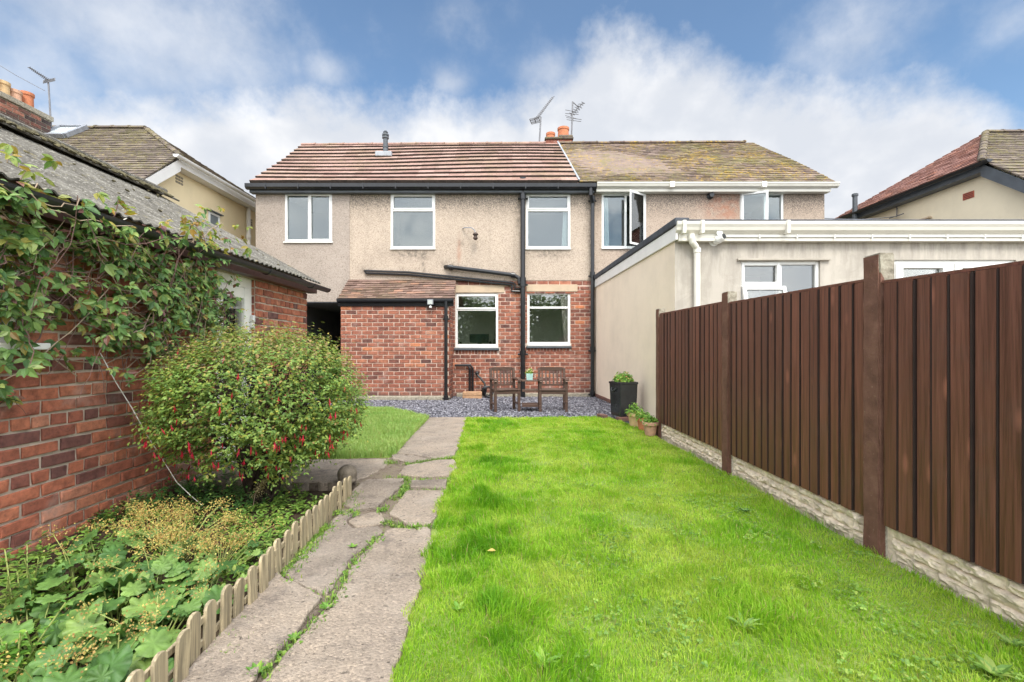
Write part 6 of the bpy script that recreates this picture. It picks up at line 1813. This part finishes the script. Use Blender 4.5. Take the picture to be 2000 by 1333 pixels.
# ------------------------------------------------------------------ flower bed
def lobed(n=36, lobes=9, seed=0):
    v = [(0, 0, .02)]; f = []
    for ring, (rad, zc) in enumerate(((.36, .0), (.7, .05), (1.0, .0))):
        for k in range(n):
            a = 2 * math.pi * k / n; L = abs(math.cos(lobes * a / 2)); notch = math.exp(-((a - 1.5 * math.pi) / .20) ** 2)
            rr_ = rad * (1 - (.16 * (1 - L) + .55 * notch) * (ring / 2) ** 1.2); zz_ = zc + .26 * rad * rad * (L - .5) - .10 * rad ** 3 + .12 * rad * rad * math.cos(2 * a) * .6
            v.append((rr_ * math.cos(a), rr_ * math.sin(a), zz_))
    for k in range(n):
        f.append((0, 1 + k, 1 + (k + 1) % n))
        for q in (0, 1):
            a, b, c, d = 1 + q * n + k, 1 + q * n + (k + 1) % n, 1 + (q + 1) * n + (k + 1) % n, 1 + (q + 1) * n + k
            f += [(a, d, c), (a, c, b)]
    return v, f
LOB_V, LOB_F = lobed()
def mantle(px, py, n, rmin, rmax, hmax, nb, lab, seed, spread=.22, z0=-.07):
    g = G(px, py, z0 + .10); g.z = z0; n = int(n * 1.75); nb = int(nb * 1.9) if nb > 6 else int(nb * .8)
    r = np.random.default_rng(seed)
    o = thing('lady_mantle', lab, 'plant', g, "lady's mantle plants in the flower bed")
    a = r.uniform(0, 6.283, n); q = spread * np.sqrt(r.random(n)); hh = hmax * r.uniform(.35, 1.0, n) * (1 - .35 * q / spread)
    Pp = np.stack([g.x + q * np.cos(a), g.y + q * np.sin(a), z0 + hh], 1)
    N = np.stack([np.cos(a) * .35, np.sin(a) * .35 - .18, np.ones(n)], 1) + r.normal(size=(n, 3)) * .26
    T = np.stack([np.cos(a), np.sin(a), np.zeros(n)], 1) + r.normal(size=(n, 3)) * .3
    Xb, Yb, Zb = basis(N, T=T); S = r.uniform(rmin, rmax, n)
    V, F = scatter(LOB_V, LOB_F, Pp, Xb, Yb, Zb, np.stack([S, S, S * r.uniform(.6, 1.6, n)], 1)); obj('leaves', (V, F), M['mantle'], o, uv=False, smooth=True)
    w = MB()
    for p in Pp: w.tube([(g.x + (p[0] - g.x) * .25, g.y + (p[1] - g.y) * .25, z0), (g.x + (p[0] - g.x) * .7, g.y + (p[1] - g.y) * .7, z0 + (p[2] - z0) * .6), tuple(p)], .0028, 5)
    fp = []
    for k in range(nb):
        t = r.uniform(0, 6.283); q_ = spread * r.uniform(.2, 1.3); e = np.array([g.x + q_ * math.cos(t), g.y + q_ * math.sin(t), z0 + hmax * r.uniform(.85, 1.3)])
        w.tube([(g.x, g.y, z0), (g.x + (e[0] - g.x) * .6, g.y + (e[1] - g.y) * .6, z0 + (e[2] - z0) * .75), tuple(e)], .002, 5)
        fp.append(e + r.normal(size=(70, 3)) * np.array([.035, .035, .022]))
    obj('stalks', w, M['stem_green'], o)
    if fp:
        fp = np.concatenate(fp); m_ = len(fp); Xb, Yb, Zb = basis(r.normal(size=(m_, 3)) + np.array([0, 0, .6])); V, F = scatter(DIA_V, DIA_T, fp, Xb, Yb, Zb, np.stack([r.uniform(.006, .012, m_) * 1.8, r.uniform(.007, .013, m_), r.uniform(.006, .012, m_)], 1)); obj('blossom', (V, F), M['bloom'], o, uv=False)
    return o
mantle(225, 1195, 13, .05, .088, .26, 2, "big-leaved lady's mantle clump in the middle of the bed, a pale wavy leaf on top", 1)
mantle(60, 1230, 11, .05, .088, .24, 2, "lady's mantle with broad dark leaves at the picture edge of the bed", 2)
mantle(150, 1120, 13, .045, .08, .25, 3, "lady's mantle clump growing against the shed wall", 3)
mantle(300, 1130, 14, .035, .065, .24, 4, "small-leaved lady's mantle in the middle of the bed behind the biggest leaves", 4)
mantle(395, 1155, 13, .04, .075, .22, 3, "lady's mantle leaning on the picket edging midway along", 5)
mantle(225, 1300, 12, .042, .08, .23, 3, "lady's mantle with a wide pale leaf beside the nearest pickets", 6)
mantle(110, 1330, 14, .035, .075, .24, 4, "lady's mantle in the nearest corner of the flower bed", 7)
mantle(300, 1235, 10, .03, .055, .18, 5, "low lady's mantle with brown flower heads beside the near pickets", 8)
mantle(200, 1075, 10, .04, .06, .22, 3, "lady's mantle at the foot of the shed wall, mostly grey-green leaf", 12)
mantle(290, 1030, 8, .025, .045, .20, 12, "faded yellow-brown flower froth beside the shed wall and dark ground cover", 9)
mantle(350, 1065, 9, .03, .05, .21, 17, "widest drift of faded yellow-brown flower froth in the bed", 10, .26)
mantle(430, 1085, 7, .025, .045, .17, 12, "faded yellow-brown flower froth nearest to the picket edging", 11)

def undergrowth(name, poly_px, n, hmin, hmax, ls, mat, seed, z=-.07, per=7, asp=.9):
    r = np.random.default_rng(seed)
    poly = [G(x, y, z).to_2d() for x, y in poly_px]
    xs, ys = [p.x for p in poly], [p.y for p in poly]
    x, y = r.uniform(min(xs), max(xs), n * 6), r.uniform(min(ys), max(ys), n * 6)
    k = inpoly(x, y, [(p.x, p.y) for p in poly]); x, y = x[k][:n], y[k][:n]; n = len(x)
    h = (hmin + (hmax - hmin) * vnoise(x, y, .2, seed)) * r.uniform(.6, 1.1, n)
    lp, lt, lnn, sz = [], [], [], []
    dx, dy = r.normal(size=n) * .25, r.normal(size=n) * .25
    for j in range(per):
        t = (j + 1) / per; a = j * 2.4 + r.uniform(0, 6.28, n)
        lp.append(np.stack([x + dx * h * t, y + dy * h * t, z + h * t], 1)); lt.append(np.stack([np.cos(a), np.sin(a), .25 + 0 * a], 1)); lnn.append(np.stack([np.cos(a) * -.3, np.sin(a) * -.3 - .15, 1 + 0 * a], 1) + r.normal(size=(n, 3)) * .25); sz.append(ls * r.uniform(.6, 1.15, n) * (1.1 - .35 * t))
    lp, lt, lnn, sz = map(np.concatenate, (lp, lt, lnn, sz)); Xb, Yb, Zb = basis(lnn, T=lt)
    V, F = scatter(LEAF_V, LEAF_T, lp, Xb, Yb, Zb, np.stack([sz * asp, sz, sz], 1))
    return V, F
V, F = undergrowth('g', [(175, 985), (330, 918), (480, 918), (560, 945), (540, 985), (470, 1010), (350, 1000), (250, 1020), (185, 1040)], 700, .06, .19, .045, 'cover', 5)
stuff(tag(obj('ground_cover', (V, F), M['cover'], None, (-2.3, 3.6, -.07), uv=False), 'glossy dark green ground cover under the fuchsia bush', 'ground cover'))
V, F = undergrowth('g', [(470, 1000), (560, 960), (640, 975), (600, 1010), (560, 1065), (480, 1130), (420, 1120), (430, 1060)], 240, .03, .11, .045, 'weed', 6, per=6)
V2, F2 = undergrowth('g', [(-60, 1040), (240, 1000), (420, 1010), (560, 1060), (420, 1200), (300, 1340), (-200, 1345)], 620, .03, .13, .05, 'weed', 7, per=6)
V, F = np.concatenate([V, V2]), np.concatenate([F, F2 + len(V)])
stuff(tag(obj('undergrowth', (V, F), M['weed'], None, (-1.8, 2.6, -.07), uv=False), 'light green low weeds filling the flower bed by the pickets', 'weeds'))
def spire(name, label, cat, px, py, n, h, ls, mat, seed, spread=.12, z=-.07, asp=.8):
    g = G(px, py, z); r_ = np.random.default_rng(seed); o = thing(name, label, cat, g)
    w = MB(); lp, lt, lnn, sz = [], [], [], []
    for k in range(n):
        bx, by = g.x + r_.normal() * spread * .4, g.y + r_.normal() * spread * .4; tx, ty = bx + r_.normal() * spread * .5, by + r_.normal() * spread * .5; hh = h * r_.uniform(.65, 1.05)
        w.tube([(bx, by, z), ((bx + tx) / 2, (by + ty) / 2, z + hh * .55), (tx, ty, z + hh)], .003, 5)
        for j in range(9):
            t = .25 + .75 * j / 8; c = np.array([bx + (tx - bx) * t, by + (ty - by) * t, z + hh * t])
            for s_ in (0, math.pi):
                a = j * 1.57 + s_ + r_.normal() * .2; lp.append(c); lt.append((math.cos(a), math.sin(a), .15)); lnn.append((-math.cos(a) * .25, -math.sin(a) * .25, 1)); sz.append(ls * (1.15 - .6 * t) * r_.uniform(.8, 1.1))
    lp, lt, lnn, sz = map(np.array, (lp, lt, lnn, sz)); Xb, Yb, Zb = basis(lnn + r_.normal(size=lnn.shape) * .15, T=lt)
    V, F = scatter(LEAF_V, LEAF_T, lp, Xb, Yb, Zb, np.stack([sz * asp, sz, sz], 1)); obj('leaves', (V, F), M[mat], o, uv=False); obj('stems', w, M['stem_green'], o)
    return o
spire('mint_plant', 'upright mint with paired leaves at the picture edge beside the shed wall', 'plant', 10, 1205, 9, .30, .06, 'weed', 21, .14)
spire('mint_plant', 'sprawling mint between broad leaves at the near edge of the bed', 'plant', 30, 1330, 8, .26, .055, 'bright_leaf', 22, .16)
spire('periwinkle', 'dark leafy periwinkle shoots climbing the foot of the shed wall', 'plant', 205, 985, 10, .28, .05, 'cover', 23, .16)
w = MB(); g = G(492, 1000, -.07); q = MB()
w.tube([g, g + Vector((.03, 0, .16)), g + Vector((.09, -.01, .25))], .003, 5)
ap = thing('dried_plume', 'single dried straw-coloured plume standing out of the dark ground cover', 'flower head', g)
obj('stalk', w, M['stem_pale'], ap)
r = np.random.default_rng(3); t = r.random(420); c = np.array(g)[None] + np.stack([.03 + .08 * t, -.01 * t, .13 + .13 * t], 1) + r.normal(size=(420, 3)) * (.03 * (1 - t) + .006)[:, None]
Xb, Yb, Zb = basis(r.normal(size=(420, 3))); V, F = scatter(DIA_V, DIA_T, c, Xb, Yb, Zb, np.full(420, .011)); obj('plume', (V, F), m_leaf('straw', [(0, (.34, .28, .13)), (1, (.55, .50, .28))]), ap, uv=False)

# ------------------------------------------------------------------ grass
r = np.random.default_rng(101)
def strew(poly, dens, ymin=-9, ymax=99):
    xs, ys = [p[0] for p in poly], [max(ymin, min(ymax, p[1])) for p in poly]
    A = (max(xs) - min(xs)) * (max(ys) - min(ys)); n = int(A * dens)
    x, y = r.uniform(min(xs), max(xs), n), r.uniform(min(ys), max(ys), n); k = inpoly(x, y, poly)
    return x[k], y[k]
parts = []; grow = []
lp_ = [(x - .03 if i < len(PATH_R) else x, y) for i, (x, y) in enumerate(lawn_poly)]
for y0, y1, dens, wd in ((-1.2, 1.2, 5000, .006), (1.2, 2.6, 17000, .0034), (2.6, 4.2, 11500, .0042), (4.2, 6.2, 7500, .0055), (6.2, 8.6, 5200, .0075)):
    xr0, xr1 = -1.0, 2.3
    n = int((xr1 - xr0) * (y1 - y0) * dens); x, y = r.uniform(xr0, xr1, n), r.uniform(y0, y1, n); k = inpoly(x, y, lp_)
    # ragged fringe over the path edge
    pe = np.interp(y, pr_y, pr_x); k &= (x > pe + (vnoise(x * 0 + 3, y, .12, 9) - .55) * .09)
    bare = np.clip((vnoise(x, y, .55, 16) * .6 + vnoise(x, y, .13, 17) * .4 - .62) * 5, 0, 1) * np.clip((x - pe - .35) * 2, 0, 1)
    k &= r.random(n) > bare * .8
    x, y = x[k], y[k]
    pe = np.interp(y, pr_y, pr_x)
    lush = np.exp(-((x - pe - .28 - .12 * vnoise(x, y, .8, 2)) / .30) ** 2) * np.clip(1.35 - .11 * y, .25, 1) 
    tuft = np.clip((vnoise(x, y, .36, 4) * .55 + vnoise(x, y, .13, 5) * .45 - .5) * 4.5, 0, 1)
    t2 = np.exp(-((x - 1.12) / .22) ** 2 - ((y - 2.14) / .16) ** 2)
    edge = np.clip(1 - (x - pe) / .10, 0, 1)
    fe = np.clip(1 - (XF(y) - x) / .10, 0, 1)
    h = .020 + .020 * vnoise(x, y, .6, 6) + .042 * lush * (.3 + tuft) + .026 * tuft + .055 * t2 + .014 * edge + .034 * fe * r.random(len(x))
    h *= .84 * r.uniform(.55, 1.25, len(x)) * (1 + .02 * y)
    hi = r.random(len(x)) < .03; h = np.where(hi, h * 1.35, h)
    Pp = np.stack([x, y, np.full(len(x), -.003)], 1)
    grow.append(np.repeat(np.clip(lush * (.45 + .5 * tuft) + tuft * .6 + t2 + fe * .35 - .15, 0, 1.3), 5))
    parts.append(blades(Pp, h, wd * r.uniform(.7, 1.25, len(x)), r.uniform(.3, 1.15, len(x)), int(abs(y0) * 10) + 1, flow=vnoise(x, y, .22, 31) * 12.0))
V = np.concatenate([p[0] for p in parts]); o_ = 0; Fs = []
for p in parts: Fs.append(p[1] + o_); o_ += len(p[0])
F = np.concatenate(Fs); print('lawn tris', len(F))
go = stuff(tag(obj('grass', (V, F), M['grass'], None, (.8, 4, 0), uv=False), 'bright green mown lawn grass between the path and the fence', 'grass'))
ga = go.data.attributes.new('growth', 'FLOAT', 'POINT'); ga.data.foreach_set('value', np.concatenate(grow).astype(np.float32))
x, y = strew(left_lawn, 9000); k = y < 9.9; x, y = x[k], y[k]
h = (.09 + .08 * vnoise(x, y, .35, 14)) * r.uniform(.55, 1.2, len(x)); h = np.where(y > 8.0, h * .75, h)
V, F = blades(np.stack([x, y, np.full(len(x), -.003)], 1), h, .007 * r.uniform(.7, 1.3, len(x)), r.uniform(.4, 1.0, len(x)), 44)
stuff(tag(obj('long_grass', (V, F), M['grass_left'], None, (-2, 7, 0), uv=False), 'longer pale green grass beyond the fuchsia bush beside the path', 'grass'))
# grass and weeds in the cracks of the path
CR = [([(640, 1003), (690, 1004), (745, 1000), (760, 985), (790, 960), (800, 940), (775, 930), (760, 925)], 26), ([(755, 903), (800, 908), (850, 900), (895, 893)], 24), ([(760, 935), (830, 939), (885, 938)], 20), ([(690, 1010), (705, 985)], 12),
      ([(750, 1020), (775, 1028), (800, 1032), (845, 1030)], 26), ([(755, 905), (752, 920), (735, 937)], 22), ([(865, 959), (795, 959)], 8), ([(548, 1281), (604, 1238), (620, 1205), (655, 1170), (668, 1140), (692, 1103), (728, 1062), (750, 1040)], 14),
      ([(540, 1122), (598, 1154), (640, 1170)], 7), ([(510, 1330), (545, 1283)], 26), ([(690, 1034), (700, 1055)], 8)]
Pp = []
for line, dn_ in CR:
    q = [G(a, b, .01).to_2d() for a, b in line]
    for a, b in zip(q, q[1:]):
        n = int((b - a).length * dn_ * 22)
        for k in range(n):
            t = r.random(); c = a.lerp(b, t)
            if vnoise(np.array([c.x]), np.array([c.y]), .12, 21)[0] < .42: continue
            Pp.append((c.x + r.normal() * .022, c.y + r.normal() * .022, .004))
# the strip along the pickets and along the slab edges
for k in range(1900):
    y = r.uniform(1.45, 3.95); x = -1.225 - (y - 1.385) * .060 + abs(r.normal()) * .045 + .012
    if vnoise(np.array([x * .3]), np.array([y]), .22, 23)[0] < .45: continue
    Pp.append((x, y, .0))
Pp = np.array(Pp); n = len(Pp)
V, F = blades(Pp, r.uniform(.012, .05, n) * (.7 + .3 * Pp[:, 1] / 3), .006 * r.uniform(.6, 1.3, n), r.uniform(.5, 1.1, n), 71)
a = r.random(n) < .35; Q = Pp[a] + np.array([0, 0, .012]); m_ = len(Q); Xb, Yb, Zb = basis(np.array([[0, -.1, 1.]]) + r.normal(size=(m_, 3)) * .35); s_ = r.uniform(.012, .030, m_)
V2, F2 = scatter(LEAF_V, LEAF_T, Q, Xb, Yb, Zb, np.stack([s_ * 1.3, s_, s_], 1)); V, F = np.concatenate([V, V2]), np.concatenate([F, F2 + len(V)])
stuff(tag(obj('path_weeds', (V, F), M['weed'], None, (-1, 3, 0), uv=False), 'grass and small weeds growing in the cracks of the path', 'weeds'))
def rosette(px, py, n, L, lab, seed, mat='weed', asp=.42, grp='weeds in the lawn'):
    g = G(px, py, .01); r_ = np.random.default_rng(seed); a = np.arange(n) * 2.4 + r_.normal(size=n) * .2
    T = np.stack([np.cos(a), np.sin(a), .45 + .3 * r_.random(n)], 1); N = np.stack([-np.cos(a) * .6, -np.sin(a) * .6, np.ones(n)], 1); Xb, Yb, Zb = basis(N, T=T); S = L * r_.uniform(.6, 1.1, n)
    V, F = scatter(LEAF_V, LEAF_T, np.tile(np.array(g)[None], (n, 1)), Xb, Yb, Zb, np.stack([S * asp, S, S], 1))
    return tag(obj('weed', (V, F), M[mat], None, g, uv=False), lab, 'weed', grp)
n = 5200; x, y = r.uniform(.0, 2.2, n), r.uniform(1.6, 4.6, n)
k = (r.random(n) < np.clip((vnoise(x, y, .34, 41) * .6 + vnoise(x, y, .12, 42) * .4 - .56) * 6, 0, 1) * np.clip((x + .1) * 1.2, .1, 1)) & (x < XF(y) - .03); x, y = x[k], y[k]; n = len(x)
Q = np.stack([x, y, r.uniform(.012, .034, n)], 1); Q = np.repeat(Q, 3, 0); a = np.tile([0, 2.09, 4.19], n) + np.repeat(r.uniform(0, 6.28, n), 3)
Xb, Yb, Zb = basis(np.repeat(np.array([[0, -.1, 1.]]) + r.normal(size=(n, 3)) * .25, 3, 0), T=np.stack([np.cos(a), np.sin(a), a * 0], 1)); s_ = np.repeat(r.uniform(.009, .017, n), 3)
V, F = scatter(DIA_V, DIA_T, Q, Xb, Yb, Zb, np.stack([s_ * 1.6, s_, s_], 1))
stuff(tag(obj('clover', (V, F), M['weed'], None, (1.1, 3, 0), uv=False), 'low clover and small weeds scattered through the lawn', 'weeds'))
rosette(1452, 1228, 12, .085, 'pale rosette weed in the nearest open part of the lawn', 1)
rosette(1062, 1300, 8, .075, 'broad-leaved weed low in the grass nearest the camera', 2, 'bright_leaf', .6)
rosette(1975, 1262, 14, .075, 'leafy dock at the foot of the nearest gravel board', 3, 'weed', .5)
rosette(1940, 1320, 12, .08, 'clover-like weed in the lawn corner under the dock', 4, 'weed', .8)
rosette(895, 1192, 6, .05, 'small round-leaved weed in the lush grass beside the path', 5, 'bright_leaf', .8)
rosette(1455, 1000, 12, .06, 'dark flat weed in the lawn near the middle fence panel', 6, 'cover', .6)
for k, (px_, py_, L, lab) in enumerate(((500, 1318, .05, 'small-leaved weed growing through the crack at the near end of the path'), (690, 1070, .04, 'tiny weed beside the forked crack in the path'), (640, 1190, .045, 'tiny green weed in the long crack of the path'), (575, 1250, .04, 'tiny weed at the near bend of the long path crack'))):
    rosette(px_, py_, 16, L, lab, 30 + k, 'bright_leaf', .7, 'weeds in the path')
w = MB(); g = G(951, 1076, .05); w.add([g, g + Vector((.03, .01, .012)), g + Vector((.055, .0, .0)), g + Vector((.03, -.02, .008)), g + Vector((.03, -.006, -.002))], [(0, 4, 1), (1, 4, 2), (2, 4, 3), (3, 4, 0)])
tag(obj('fallen_leaf', w, M['bloom'], None, g, uv=False), 'single brown fallen leaf on the lush grass', 'leaf')

# ------------------------------------------------------------------ slate chippings
r = np.random.default_rng(55)
n = 26000
x, y = r.uniform(-4.5, 2.5, n), r.uniform(8.2, 12.05, n)
wallx = 2.18 + (12.1 - y) / 5.23 * .26
k = (x < wallx - .02) & ~((x > lx0 - .02) & (x < lx1 + .02) & (y > LY - .03)) & ((y > 8.43) | (x > 1.80)) & ~((x < -.84) & (y < 8.46)) & ~inpoly(x, y, left_lawn)
x, y = x[k], y[k]; n = len(x)
cv_ = np.array([(-1, -.6, 0), (.2, -1, 0), (1, -.1, 0), (.3, .9, 0), (-.8, .6, 0), (-.6, -.3, .5), (.2, -.5, .6), (.5, .2, .45), (-.3, .4, .55)])
cf = np.array([(5, 6, 7), (5, 7, 8), (0, 1, 6), (0, 6, 5), (1, 2, 7), (1, 7, 6), (2, 3, 7), (3, 8, 7), (3, 4, 8), (4, 5, 8), (4, 0, 5)])
Xb, Yb, Zb = basis(np.array([[0, 0, 1.]]) + r.normal(size=(n, 3)) * .35); s_ = r.uniform(.010, .026, n)
V, F = scatter(cv_, cf, np.stack([x, y, -.008 + r.random(n) * .008], 1), Xb, Yb, Zb, np.stack([s_ * 1.25, s_, s_ * .8], 1))
stuff(tag(obj('slate_chippings', (V, F), M['chip'], None, (0, 10, 0), uv=False), 'blue-grey slate chippings spread in front of the house', 'gravel'))

# ------------------------------------------------------------------ the bottom of the garden behind the camera (seen in the window glass)
for k, (hx, hy, rx_, rz_, lab) in enumerate(((-5.5, -15, 3.6, 3.4, 'broad leafy tree at the bottom of the garden by the shed side'), (.5, -16, 3.6, 3.0, 'leafy tree in the middle of the bottom of the garden'), (6.5, -15, 3.8, 3.5, 'leafy tree at the bottom of the neighbouring garden'))):
    tr_ = thing('tree', lab, 'tree', (hx, hy, -.15), 'trees at the bottom of the garden')
    w = MB(); w.tube([(hx, hy, -.2), (hx + .1, hy, 1.5), (hx, hy + .1, 3.2)], [.22, .17, .10], 10)
    for q in range(6):
        a = q * 1.05; w.tube([(hx, hy, 1.2 + .2 * q), (hx + math.cos(a) * rx_ * .6, hy + math.sin(a) * 1.2, 2.4 + .3 * q)], [.07, .02], 6)
    obj('trunk', w, M['fuchsia_bark'], tr_)
    leafy('crown', tr_, (hx, hy, 1.4), (rx_ * 1.25, 1.9, rz_ + 2.2), 9000, .30, M['hedge'], seed=60 + k, shell=.75, tv=DIA_V, tf=DIA_T, asp=1.3)
